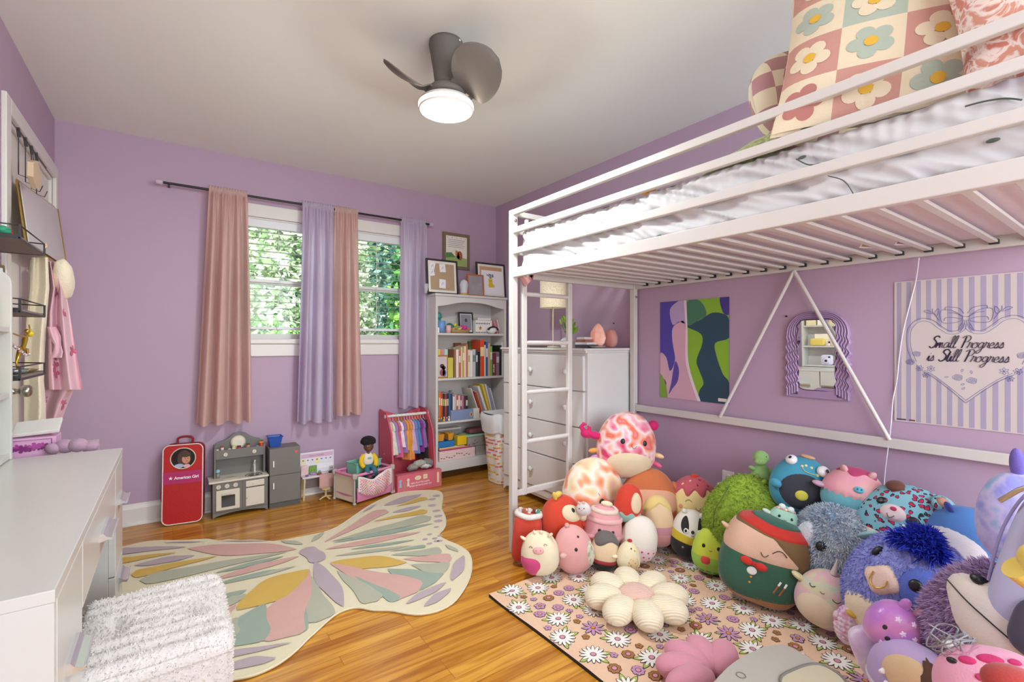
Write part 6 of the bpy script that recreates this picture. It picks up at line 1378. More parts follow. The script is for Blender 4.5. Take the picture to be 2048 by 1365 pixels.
# ================================================================ rug
def rug():
    t = thing('butterfly_rug', 'large cream butterfly-shaped rug with pastel petals on the oak floor', 'rug', (.55, 2.9, 0))
    P = lambda u, v, z=.011: onz(240 + .3516 * u, 960 + .3516 * v, z)
    out = [(-150, 420), (20, 380), (130, 355), (230, 345), (350, 345), (440, 340), (500, 337), (560, 347), (620, 340), (680, 345), (760, 342), (830, 348), (880, 350), (950, 340), (1050, 320), (1150, 300), (1240, 265), (1330, 205), (1420, 145), (1500, 105), (1580, 75), (1680, 62), (1790, 60), (1830, 75), (1835, 110), (1828, 160), (1848, 205), (1852, 250), (1840, 280), (1820, 300), (1818, 320), (1860, 345), (1920, 370), (1980, 410), (2000, 470), (1990, 550), (1950, 630), (1890, 700), (1800, 745), (1700, 762), (1620, 755), (1540, 740), (1440, 738), (1370, 725), (1310, 728), (1240, 755), (1180, 800), (1120, 855), (1070, 900), (1010, 960), (950, 1010), (880, 1055), (780, 1100), (680, 1125), (560, 1132), (430, 1090), (300, 980), (180, 850), (50, 740), (-70, 680), (-170, 600), (-200, 500)]
    ol = smooth_path([P(*q) for q in out], 3, True); CR = M('#ddd2b0', rough=.95, bump=.6, bs=260, var=.04, vs=5, sheen=.3); BR = M('#c9a56a', rough=.9)
    m = MB(); n = len(ol); top = [p.copy() for p in ol]; bot = [V((p.x, p.y, .001)) for p in ol]
    c = sum(ol, V((0, 0, 0))) / n
    ins = []
    for i, p in enumerate(ol): d = ol[(i + 1) % n] - ol[i - 1]; nn = V((-d.y, d.x, 0)).normalized(); nn = nn if nn.dot(c - p) > 0 else nn; ins.append(p)
    m.add(top, [tuple(range(n))], CR); m.add(top + bot, [(i, (i + 1) % n, (i + 1) % n + n, i + n) for i in range(n)], BR, True)
    m.tube([p - V((0, 0, .003)) for p in ol], .0042, CR, 8, True)
    cols = {k: M(h, rough=.95, bump=.6, bs=260, var=.06, vs=14) for k, h in dict(p='#cfa59a', y='#cfab55', m='#b3a3a8', s='#b0b09b', t='#98a797').items()}
    def petal(c_, u0, v0, u1, v1, w, ty='e'):
        a = P(u0, v0); b = P(u1, v1); d = (b - a); L_ = d.length; d.normalize(); s = V((-d.y, d.x, 0)); L1 = []; L2 = []
        N = 20; ph = U(0, 9)
        for i in range(N + 1):
            x = i / N
            if ty == 'e': r = min(1, (x / .9) ** .75) if x < .9 else math.sqrt(max(0, 1 - ((x - .9) / .1) ** 2))
            elif ty == 'm': r = math.sin(PI * x) ** .8
            else: r = math.sqrt(max(0, 1 - (2 * x - 1) ** 6))
            q = a + d * (L_ * x); j = 1 + .12 * math.sin(x * 9 + ph)
            L1.append(q + s * (w / 2 * r * j)); L2.append(q - s * (w / 2 * r * (2 - j)))
        pts = L1 + L2[::-1]; zz = .0011 + .000028 * (len(m.f) // 20); m.add([p + V((0, 0, zz)) for p in pts], [(2 * N + 1 - i, 2 * N - i, i + 1, i) for i in range(N)], cols[c_])
    random.seed(77)
    for q in (('p', 1160, 360, 1510, 172, .11), ('s', 1088, 356, 1160, 300, .04, 'm'), ('m', 1500, 150, 1715, 85, .10, 'm'), ('y', 1570, 155, 1745, 105, .075), ('m', 1550, 190, 1712, 152, .06, 'm'), ('y', 1440, 240, 1750, 178, .085),
              ('s', 1200, 355, 1772, 213, .12), ('t', 1210, 362, 1782, 252, .06, 'm'), ('p', 1165, 400, 1712, 300, .07, 'm'), ('t', 1310, 400, 1680, 345, .035, 'm'), ('s', 1220, 437, 1660, 378, .04, 'm'), ('t', 1530, 412, 1740, 380, .04), ('s', 1540, 432, 1832, 410, .10), ('y', 1195, 476, 1632, 474, .14, 'm'),
              ('p', 1610, 455, 1888, 450, .11), ('s', 1655, 488, 1862, 515, .14), ('t', 1523, 512, 1790, 592, .19), ('p', 1195, 480, 1690, 645, .18), ('t', 1330, 552, 1584, 692, .06), ('s', 1235, 520, 1462, 696, .10), ('s', 1083, 550, 1120, 815, .14), ('t', 1050, 610, 992, 893, .085), ('p', 1077, 512, 850, 925, .22), ('t', 818, 708, 640, 955, .22),
              ('y', 1068, 513, 665, 748, .20, 'm'), ('p', 662, 713, 560, 800, .06), ('s', 662, 788, 560, 900, .13), ('s', 1002, 496, 560, 600, .04, 'm'), ('t', 893, 513, 550, 600, .04, 'm'), ('p', 1022, 438, 520, 575, .07, 'm'), ('t', 935, 438, 540, 535, .045, 'm'), ('s', 955, 413, 110, 578, .13), ('p', 1005, 400, 383, 395, .15, 'm'), ('y', 555, 438, 62, 545, .10), ('m', 425, 435, 78, 492, .08, 'm'), ('y', 322, 418, -30, 470, .08), ('m', 382, 385, -30, 412, .09), ('m', 240, 362, 480, 356, .015, 'm'), ('m', 560, 352, 850, 352, .012, 'm'), ('s', 1042, 371, 915, 350, .04, 'm'),
              ('t', 722, 633, 560, 680, .045, 'm'), ('s', 717, 655, 560, 730, .07, 'm'), ('m', 978, 932, 590, 1008, .045), ('m', 890, 1020, 565, 1075, .055, 'm'), ('m', 1855, 588, 1625, 712, .05, 'm'), ('m', 1882, 622, 1730, 726, .05, 'm'), ('m', 1955, 435, 1888, 580, .06, 'm'), ('s', 1850, 374, 1925, 413, .03, 'm'), ('m', 1105, 470, 1272, 728, .085, 'm'), ('m', 1060, 390, 1140, 470, .09, 'r'), ('m', 1380, 190, 1460, 140, .02, 'm')):
        petal(*q)
    for (u, v) in ((1800, 92), (1775, 112), (1775, 147), (1800, 178), (1810, 208), (1810, 236), (1800, 270), (1820, 320), (1760, 312), (1735, 340), (1790, 335), (1760, 365), (1800, 350), (1820, 350)):
        p = P(u, v); r = .022 if v < 260 else .013; m.add([p + V((r * 1.3 * a, r * b, .0011)) for a, b in CIRC], [tuple(range(16))], cols['m'])
    m.build('pile', t)
rug()
# ================================================================ floral blanket on the floor
def blanket():
    t = thing('floral_blanket', 'peach fleece blanket printed with daisies spread under the plush toys', 'blanket', (1.8, 1.1, 0))
    c00, c10, c11, c01 = V((1.150, 1.79, 0)), V((2.40, 1.84, 0)), V((2.40, .26, 0)), V((1.19, .19, 0))
    def fn(u, v):
        p = c00.lerp(c10, u).lerp(c01.lerp(c11, u), v); n1 = mnoise.noise(V((p.x * 3.5, p.y * 3.5, 1))); n2 = mnoise.noise(V((p.x * 9, p.y * 8, 4)))
        e = min(u, v, 1 - u, 1 - v); w = .012 * mnoise.noise(V((u * 6, v * 6, 8))) * (1 if e < .02 else .2)
        z = .0065 + .006 * (n1 + .5) + .004 * n2 + (.004 * (1 - e / .02) if e < .02 else 0)
        return V((p.x + w, p.y + w * 1.4, max(.004, z)))
    BL_ = M('#dcb797', rough=.95, bump=.5, bs=180, var=.03, sheen=.3); ED = M('#e3cdb4', rough=.9); K = M('#2b2320', rough=.9)
    m = MB(); m.grid(fn, 90, 110, BL_)
    # folded edge underneath
    m.grid(lambda u, v: fn(u, 0) * (1 - v) + V((fn(u, 0).x, fn(u, 0).y, .0008)) * v, 90, 1, ED); m.grid(lambda u, v: fn(0, u) * (1 - v) + V((fn(0, u).x, fn(0, u).y, .0008)) * v, 110, 1, K)
    Wd, Hh = 1.25, 1.69
    C = {k: M(h, rough=.9, var=.06) for k, h in dict(w='#e6e2da', p='#b789a8', b='#9c6a3a', o='#c98432', g='#a3b45a', k='#2b2320', c='#c98a9c').items()}
    def D(u, v, sh, r, c, off, rot=0): decal(m, fn, u, v, sh, r / Wd, r / Hh, C[c], off, rot, -1)
    def petals(u, v, n, L_, w, c, a0, k=.42):
        for i in range(n):
            a = a0 + 2 * PI * i / n; ca, sa = math.cos(a), math.sin(a); cu, cv = u + ca * L_ * .56 / Wd, v + sa * L_ * .56 / Hh
            for s, cc, of in ((1.0, 'k', .0016), (.74, c, .0022)):
                D(cu, cv, [(x * L_ * .46 * (1 if s == 1 else .88), y * w * s) for x, y in CIRC], 1, cc, of, a)
    def leaf(u, v, a, L_):
        ca, sa = math.cos(a), math.sin(a)
        for s, cc, of in ((1, 'k', .0012), (.78, 'g', .0015)):
            D(u + ca * L_ * .6 / Wd, v + sa * L_ * .6 / Hh, [(x * L_ * .6 * (s + .06), y * L_ * .3 * s * (1 - .5 * x)) for x, y in CIRC], 1, cc, of, a)
    random.seed(101); used = []
    def place(kind, rad, tries):
        for _ in range(tries):
            u, v = U(.03, .97), U(.02, .98); x, y = u * Wd, v * Hh
            if all((x - a) ** 2 + (y - b) ** 2 > (rad + r) ** 2 for a, b, r in used): used.append((x, y, rad)); kinds.append((kind, u, v))
    kinds = []
    place(0, .056, 420); place(1, .048, 420); place(2, .030, 900); place(3, .028, 900); place(4, .019, 2600)
    for k, u, v in kinds:
        a0 = U(0, 6)
        if k == 0:
            for d in (0, .9, 2.6): leaf(u + math.cos(a0 + d) * .028 / Wd, v + math.sin(a0 + d) * .028 / Hh, a0 + d, .036)
            petals(u, v, 14, .053, .008, 'w', a0); D(u, v, CIRC, .0125, 'k', .0026); D(u, v, CIRC, .0098, 'c', .003)
        elif k == 1:
            for d in (0, .6): leaf(u + math.cos(a0 + d) * .02 / Wd, v + math.sin(a0 + d) * .02 / Hh, a0 + d, .03)
            petals(u, v, 9, .049, .009, 'p', a0); D(u, v, CIRC, .0105, 'k', .0026); D(u, v, CIRC, .0082, 'o', .003)
        elif k == 2: petals(u, v, 8, .026, .0105, 'b' if rnd() < .55 else 'p', a0); D(u, v, CIRC, .0115, 'k', .0026); D(u, v, CIRC, .009, 'c', .003)
        elif k == 3: petals(u, v, 5, .027, .0125, 'w' if rnd() < .55 else 'p', a0); D(u, v, CIRC, .0085, 'k', .0026); D(u, v, CIRC, .0062, 'o', .003)
        else: petals(u, v, 5, .017, .0075, 'b' if rnd() < .6 else 'p', a0)
    m.build('fleece', t)
blanket()
def ribbed(h):
    m, n, L, p = newmat('ribbed_plush'); tc = n.new('ShaderNodeTexCoord'); w = n.new('ShaderNodeTexWave'); w.inputs['Scale'].default_value = 42; w.bands_direction = 'DIAGONAL'
    L.new(tc.outputs['Object'], w.inputs['Vector']); b = n.new('ShaderNodeBump'); b.inputs['Strength'].default_value = .5; b.inputs['Distance'].default_value = .004
    L.new(w.outputs['Fac'], b.inputs['Height']); L.new(b.outputs[0], p.inputs['Normal']); p.inputs['Base Color'].default_value = (*lin(h), 1); p.inputs['Roughness'].default_value = .85; p.inputs['Sheen Weight'].default_value = .3
    nz = n.new('ShaderNodeTexNoise'); nz.inputs['Scale'].default_value = 5; mx = n.new('ShaderNodeMixRGB'); r = lin(h); mx.inputs[1].default_value = (*[x * .93 for x in r], 1); mx.inputs[2].default_value = (*r, 1); L.new(nz.outputs['Fac'], mx.inputs[0]); L.new(mx.outputs[0], p.inputs['Base Color']); return m
def flower_cushion(c, R, h, cols, label, name='flower_cushion', z0=.016, rot=.2, n=8):
    t = thing(name, label, 'cushion', (c.x, c.y, z0)); m0 = ribbed(cols[0])
    for i in range(n):
        a = rot + 2 * PI * i / n; cc = V((c.x + R * .62 * math.cos(a), c.y + R * .62 * math.sin(a), z0 + h * .5))
        MB().ell(cc, (R * .36, R * .265, h * .5), m0, Matrix.Rotation(a, 3, 'Z'), 28, 18, .9).build('petal', t)
    MB().ell((c.x, c.y, z0 + h * .52), (R * .34, R * .34, h * .42), ribbed(cols[1]), None, 32, 16, .85).build('center', t)
pc = onz(1273, 1200, .05)
flower_cushion(pc, .225, .095, ('#e9dcbc', '#e2b8a6'), 'cream ribbed daisy-shaped floor cushion with a pink centre on the blanket')
# ================================================================ things on the right wall
def posters():
    x = XR - .003
    def fr(tl, tr, bl): a, b, c = onx(*tl, x), onx(*tr, x), onx(*bl, x); return a, b, c
    # two-tone poster: generic torn halves, no figures
    a, b, c = fr((1322.5, 603), (1461, 596), (1318.5, 793)); w = a.y - b.y; z1 = (a.z + b.z) / 2; h = z1 - (c.z + onx(1455, 810.5, x).z) / 2; yl = (a.y + c.y) / 2
    t = thing('two_tone_poster', 'unframed poster torn down the middle, violet left and lime green right, on the wall', 'poster', (x, yl - w / 2, z1 - h))
    xf = XF((x, yl, z1 - h), (0, -1, 0), (0, 0, 1)); m = MB(); m.box(0, w, 0, h, -.001, .0006, M('#4a40a0', rough=.3), xf); m.build('sheet', t)
    m = MB()
    def S(pts, col_, k): pts = [(max(0, min(1, q.x)), max(0, min(1, q.y))) for q in smooth_path([V((a, b, 0)) for a, b in pts], 4, True)]; m.add([xf @ V((px_ * w, (1 - py) * h, .0008 + .0003 * k)) for px_, py in pts], [tuple(range(len(pts)))], M(col_, rough=.3, var=.1, vs=8))
    S([(.40, 0), (1, 0), (1, 1), (.60, 1), (.50, .82), (.42, .6), (.42, .3)], '#86b52e', 0)
    S([(.38, 0), (.41, 0), (.43, .3), (.44, .6), (.52, .82), (.62, 1), (.58, 1), (.48, .82), (.40, .6), (.40, .3)], '#e2d6da', 3)
    S([(.2, .28), (.3, .22), (.39, .24), (.41, .6), (.49, .82), (.58, 1), (.12, 1), (.1, .84), (0, .75), (0, .54), (.1, .58), (.16, .72), (.24, .6), (.2, .42)], '#d3a6b8', 1)
    S([(.24, .62), (.3, .7), (.28, .82), (.2, .9), (.14, .96), (.18, .84)], '#5a479a', 2)
    S([(.16, .08), (.3, .0), (.38, 0), (.39, .22), (.3, .21), (.2, .24)], '#b79fc8', 1)
    S([(.42, .25), (.62, .2), (.78, .14), (.94, .16), (1, .22), (1, .38), (.82, .43), (.84, .56), (.92, .72), (1, .8), (1, 1), (.62, 1), (.6, .9), (.66, .82), (.6, .7), (.56, .6), (.64, .44), (.62, .34), (.42, .27)], '#26465a', 1)
    S([(.42, .02), (.56, 0), (.66, .06), (.7, .16), (.6, .2), (.42, .25)], '#41785a', 2)
    S([(.88, 0), (1, 0), (1, .16), (.92, .14)], '#43358a', 2); S([(0, .76), (.08, .84), (.12, 1), (0, 1)], '#7aa02c', 2)
    m.build('print', t)
    m = MB(); m.box(w * .86, w * .97, h * .02, h * .05, .0022, .0025, M('#e9e6e0'), xf); m.build('barcode_patch', t)
    # striped quote poster
    a = onx(1786.5, 565, x); c = onx(1791, 842, x); yl = (a.y + c.y) / 2; yc = onx(1932, 690, x).y; w = 2 * (yl - yc); z0, z1 = c.z, a.z; h = z1 - z0
    t = thing('striped_poster', 'lavender striped poster with a ribbon heart reading Small Progress is Still Progress', 'poster', (x, yc, z0))
    xf = XF((x, yl, z0), (0, -1, 0), (0, 0, 1)); MB().box(0, w, 0, h, -.001, .0005, M('#cbc0bb', rough=.35), xf).build('sheet', t)
    def Q(px, py, k=0): p = onx(px, py, x); return V((yl - p.y, p.z - z0, .0009 + .0004 * k))
    m = MB(); SB = M('#a79cb5', rough=.35)
    for i in range(14): m.box((.02 + i * .0715) * w, (.054 + i * .0715) * w, 0.004, h - .004, .0006, .0008, SB, xf)
    m.build('stripes', t)
    G = lambda u, v: Q(1780 + u * .2491, 540 + v * .2491)
    left = [(612, 430), (590, 470), (540, 500), (470, 500), (400, 460), (340, 415), (270, 400), (210, 420), (160, 480), (150, 560), (160, 640), (200, 740), (270, 810), (360, 860), (480, 950), (620, 1060)]
    L2 = [G(*q) for q in left]; cxm = w / 2; L2[-1].x = cxm; L2[0].x = cxm - .004; R2 = [V((2 * cxm - p.x, p.y, p.z)) for p in L2][::-1]
    hp = smooth_path([V((p.x, p.y, 0)) for p in (L2 + R2[1:])], 4)
    m = MB(); HB = M('#cdc2be', rough=.35); k = len(hp); ct = V((cxm, h * .5, .0012)); m.add([xf @ ct] + [xf @ V((p.x, p.y, .0012)) for p in hp], [(0, 1 + i, 1 + (i + 1) % k) for i in range(k)], HB); m.build('heart_fill', t)
    LN = M('#6f74a8', rough=.5); m = MB(); lw = .00075
    def line(pts, r=lw, mirror=True, sm=5, k=.0016, closed=False):
        p = [V((q.x, q.y, k)) for q in pts]; p = smooth_path(p, sm, closed)
        m.tube([xf @ q for q in p], r, LN, 5, closed)
        if mirror: m.tube([xf @ V((2 * cxm - q.x, q.y, q.z)) for q in p], r, LN, 5, closed)
    def off(path, d):
        o = []
        for i, p in enumerate(path):
            q = path[min(i + 1, len(path) - 1)] - path[max(i - 1, 0)]; nn = V((-q.y, q.x, 0)).normalized(); o.append(V((p.x, p.y, 0)) + nn * d)
        return o
    line(off(L2[:12], .006)); line(off(L2[:12], -.006)); line(off(L2[12:], .003)[:-1] + [L2[-1] + V((0, .005, 0))]); line(off(L2[12:], -.004)[:-1] + [L2[-1] - V((0, .005, 0))])
    for pts in ([(590, 375), (520, 335), (460, 320), (410, 330), (405, 380), (430, 425), (520, 425), (588, 405)], [(590, 380), (530, 350), (470, 345)], [(590, 400), (530, 385), (450, 385), (437, 410)], [(595, 350), (560, 310), (500, 300), (450, 300), (445, 325)], [(590, 410), (560, 460), (550, 490)], [(604, 412), (585, 470), (560, 500)],
                [(400, 410), (370, 370), (345, 340), (343, 312)], [(345, 355), (300, 345), (275, 330), (310, 325), (345, 350)], [(370, 372), (362, 340), (390, 312), (392, 350), (372, 372)]): line([G(*q) for q in pts])
    line([G(*q) for q in ((583, 375), (640, 375), (640, 405), (583, 405))], mirror=False, sm=1, closed=True)
    def rose(cx_, cy_, r, mirror=True):
        for kk in (1, .72, .45, .2):
            line([V((cx_ + r * kk * math.cos(a) * (1 + .12 * math.sin(3 * a + kk * 5)), cy_ + r * kk * .8 * math.sin(a) * (1 + .1 * math.sin(4 * a)), 0)) for a in [2 * PI * i / 14 for i in range(14)]], mirror=mirror, sm=2, closed=True, r=.0006)
    def lily(cx_, cy_, r, a0=0, mirror=True):
        for i in range(6):
            a = a0 + i * PI / 3; d = V((math.cos(a), math.sin(a), 0)); s = V((-d.y, d.x, 0)); c_ = V((cx_, cy_, 0)); line([c_, c_ + d * r * .5 + s * r * .24, c_ + d * r, c_ + d * r * .5 - s * r * .24, c_], mirror=mirror, sm=3, r=.0006)
    def at2(u, v): return G(u, v)
    for u, v, r in ((215, 675, .013), (165, 740, .014)): q = at2(u, v); rose(q.x, q.y, r)
    for u, v, r, a in ((240, 790, .013, .2), (330, 795, .014, .5), (290, 845, .012, .9)): q = at2(u, v); lily(q.x, q.y, r, a)
    for u, v, r in ((545, 865, .0145), (660, 890, .0145)): q = at2(u, v); rose(q.x, q.y, r, False)
    for u, v, a in ((470, 860, 3.3), (600, 945, 4), (655, 835, 1.6), (600, 915, 3.6), (575, 820, 1.2)):
        q = at2(u, v); d = V((math.cos(a), math.sin(a), 0)); s = V((-d.y, d.x, 0)); line([q, q + d * .006 + s * .003, q + d * .012, q + d * .006 - s * .003, q], mirror=False, sm=3, r=.0006)
    m.build('line_drawing', t)
    # brush-script lettering drawn stroke by stroke
    INK = M('#2c2440', rough=.5); m = MB()
    GL = {'S': [[(.62, .86), (.5, 1), (.28, .96), (.2, .78), (.36, .6), (.46, .42), (.36, .1), (.12, .0), (-.02, .14)]], 'm': [[(0, 0), (.08, .44), (.1, .2), (.26, .46), (.28, .0)], [(.28, .2), (.44, .46), (.46, .06), (.58, .06)]], 'a': [[(.38, .4), (.2, .46), (.04, .2), (.12, 0), (.3, .12), (.4, .44), (.38, .06), (.5, .06)]], 'l': [[(0, .06), (.18, .5), (.26, .98), (.14, .96), (.08, .4), (.12, 0), (.28, .08)]],
          'P': [[(.1, 0), (.2, .5), (.26, .95)], [(0, .82), (.2, 1.0), (.5, 1.0), (.6, .78), (.46, .54), (.2, .5)]], 'r': [[(0, 0), (.1, .3), (.1, .5), (.16, .4), (.3, .42), (.26, .1), (.38, .04)]], 'o': [[(.26, .46), (.06, .36), (.04, .06), (.24, 0), (.36, .22), (.26, .44), (.44, .38)]], 'g': [[(.36, .4), (.2, .46), (.04, .22), (.14, .02), (.3, .14), (.38, .44), (.3, -.2), (.1, -.44), (0, -.28), (.3, -.06), (.46, .08)]], 'e': [[(.02, .16), (.3, .28), (.24, .46), (.06, .3), (.1, 0), (.36, .08)]], 's': [[(0, .04), (.16, .34), (.2, .48), (.28, .2), (.2, 0), (.04, .04), (.36, .08)]],
          'i': [[(0, .1), (.1, .44), (.08, .06), (.2, .04)], [(.16, .62), (.18, .66)]], 't': [[(.02, .1), (.2, .85), (.1, .2), (.16, 0), (.3, .1)], [(.02, .52), (.3, .56)]]}
    AD = {'S': .5, 'm': .56, 'a': .46, 'l': .24, 'P': .5, 'r': .34, 'o': .4, 'g': .42, 'e': .34, 's': .34, 'i': .2, 't': .26, ' ': .34}
    def write(s, x0, x1, y, ht):
        tot = sum(AD[c] for c in s); sx = (x1 - x0) / tot; xx = x0
        for ch in s:
            for st in GL.get(ch, []): m.tube([xf @ q for q in smooth_path([V((xx + px_ * sx * 1.0 + py * ht * .22, y + py * ht, .0026)) for px_, py in st], 5)], .0023, INK, 6, flat=.4)
            xx += AD[ch] * sx
    p0, p1 = Q(1859, 696), Q(2016, 695); write('Small Progress', p0.x, 2 * cxm - p0.x - .006, p0.y, .047)
    p0 = Q(1854, 722); write('is Still Progress', p0.x, 2 * cxm - p0.x, p0.y, .047)
    m.build('lettering', t)
    MB().box(.008, .04, .006, .012, .0006, .001, M('#4a4a55'), xf).box(.05, .07, .006, .012, .0006, .001, M('#7a3a3a'), xf).build('print_credit', t)
posters()
def wavy_mirror():
    x = XR - .002; yl, yr, z0, z1 = 1.143, .868, .872, 1.288; ym = (yl + yr) / 2; gw, gh0, gh1 = .080, .915, 1.243
    t = thing('wavy_mirror', 'arched wall mirror in a wavy ribbed lilac frame under the loft bed', 'mirror', (x, ym, z0)); FM = M('#a58aae', rough=.35, var=.04)
    hw = (yl - yr) / 2; xf = XF((x, ym, z0), (0, -1, 0), (0, 0, 1)); H1 = z1 - z0
    def path(u, v):     # u 0..1 from bottom left, over the arch, to bottom right; v 0 inner .. 1 outer
        gwv, gz = gw, gh1 - z0; bot = gh0 - z0 - .012
        s = u * 3; w = gwv + (hw - gwv) * v; top = gz + (H1 - gz) * v; r = .03 + (.11 - .03) * v; zb = bot - (bot) * v
        zb = .028 * (1 - v)
        wob = .0065 * math.sin((0 if s < 0 else 1) * 0)
        if s < 1.2: f = s / 1.2; z = zb + (top - r - zb) * f; X = -w; wob = .006 * math.sin(f * 7 * 2 * PI * .86) * min(1, f * 5) * min(1, (1 - f) * 4 + .2) * (f > .12); X += wob
        elif s < 1.8:
            f = (s - 1.2) / .6
            if f < .35: a = f / .35 * PI / 2; X = -w + r - r * math.cos(a); z = top - r + r * math.sin(a)
            elif f < .65: X = (-w + r) + (2 * (w - r)) * ((f - .35) / .3); z = top
            else: a = (f - .65) / .35 * PI / 2; X = w - r + r * math.sin(a); z = top - r + r * math.cos(a)
        else: f = 1 - (s - 1.8) / 1.2; z = zb + (top - r - zb) * f; X = w; wob = .006 * math.sin(f * 7 * 2 * PI * .86) * min(1, f * 5) * min(1, (1 - f) * 4 + .2) * (f > .12); X += wob
        d = .012 + .008 * abs(math.sin(PI * 5 * v)) ** .7 if 0 < v < 1 else .012
        return xf @ V((X, z, d))
    m = MB(); m.grid(lambda u, v: path(u, v), 220, 50, FM)
    m.grid(lambda u, v: (lambda p: V((p.x + (XR - .001 - p.x) * v, p.y, p.z)))(path(u, 1)), 220, 1, FM)
    m.box(-gw - .004, gw + .004, .0, .052, .0, .0125, FM, xf); m.box(-hw * 0.98, hw * .98, 0, .012, .0, .0118, FM, xf); m.build('frame', t)
    gm, n, L, p = newmat('mirror_glass'); p.inputs['Metallic'].default_value = 1; p.inputs['Roughness'].default_value = .01; p.inputs['Base Color'].default_value = (.93, .93, .92, 1)
    # the glass hangs a touch tilted in its frame
    nrm = V((-1, -.0167, -.0221)).normalized(); c = V((x - .016, ym, (gh0 + gh1) / 2)); N = 60; hh = (gh1 - gh0) / 2 + .006; ww = gw + .003; pts = []
    for i in range(N):
        a = 2 * PI * i / N; ca, sa = math.cos(a), math.sin(a); X = math.copysign(abs(ca) ** .25, ca) * (ww + .0045 * math.sin(sa * 14)); Z = math.copysign(abs(sa) ** .3, sa) * hh; q = V((c.x, c.y - X, c.z + Z)); q = q - nrm * (q - c).dot(nrm); pts.append(q)
    MB().add(pts, [tuple(range(N))], gm).build('glass', t)
    MB().tube([p + V((.0015, 0, 0)) for p in pts], .003, M('#4f3f58', rough=.4), 6, True).build('inner_rim', t)
    p = onx(1574, 633, XR - .003); one(MB().cyl(p, p + V((-.01, 0, 0)), .003, .0045, BLACK, 12), 'wall_pin', 'black pin in the wall beside the wavy mirror', 'pin')
wavy_mirror()
def wall_bits():
    x = XR - .001; p = onx(1457, 963, x)
    t = thing('wall_outlet', 'white double wall outlet low on the purple wall behind the green plush', 'outlet', p)
    MB().box(x - .006, x, p.y - .035, p.y + .035, p.z - .057, p.z + .057, M('#e6e4e2', rough=.3)).build('plate', t, bevel=.003)
    for dz in (-.028, .022):
        s = MB().cyl((x - .006, p.y, p.z + dz), (x - .009, p.y, p.z + dz), .017, .016, M('#dedbd7', rough=.3), 24).build('socket', t)
        MB().box(x - .0095, x - .009, p.y - .008, p.y - .006, p.z + dz - .004, p.z + dz + .006, BLACK).box(x - .0095, x - .009, p.y + .006, p.y + .008, p.z + dz - .004, p.z + dz + .006, BLACK).build('slot', s)
    m = MB(); m.box(x - .05, x - .01, p.y - .002, p.y + .04, p.z - .055, p.z - .01, M('#e9e7e4', rough=.3)); one(m, 'charger_plug', 'white charger plugged into the outlet beside the green plush', 'charger', bevel=.004)
    pts = [(1838, 516), (1832, 560), (1822, 600), (1806, 665), (1798, 720), (1794, 760), (1786, 800), (1782, 850), (1778, 885), (1775, 905), (1770, 945), (1768, 975)]
    pp = [onx(a, b, XR - (.05 if b < 520 else (.012 if b < 850 or b > 930 else .036))) for a, b in pts]; q = [onx(1838, 516, XR - .06)] + pp[1:]
    one(MB().tube(smooth_path(q, 6), .0022, M('#e3dbe6', rough=.4), 8), 'charging_cord', 'white charging cord hanging down the wall past the striped poster', 'cord')
    p = onx(1228, 647, XR - .001)
    one(MB().cyl(p, p + V((-.006, 0, 0)), .004, .004, BLACK, 10), 'wall_hook', 'tiny black hook on the wall above the dresser', 'hook')
wall_bits()
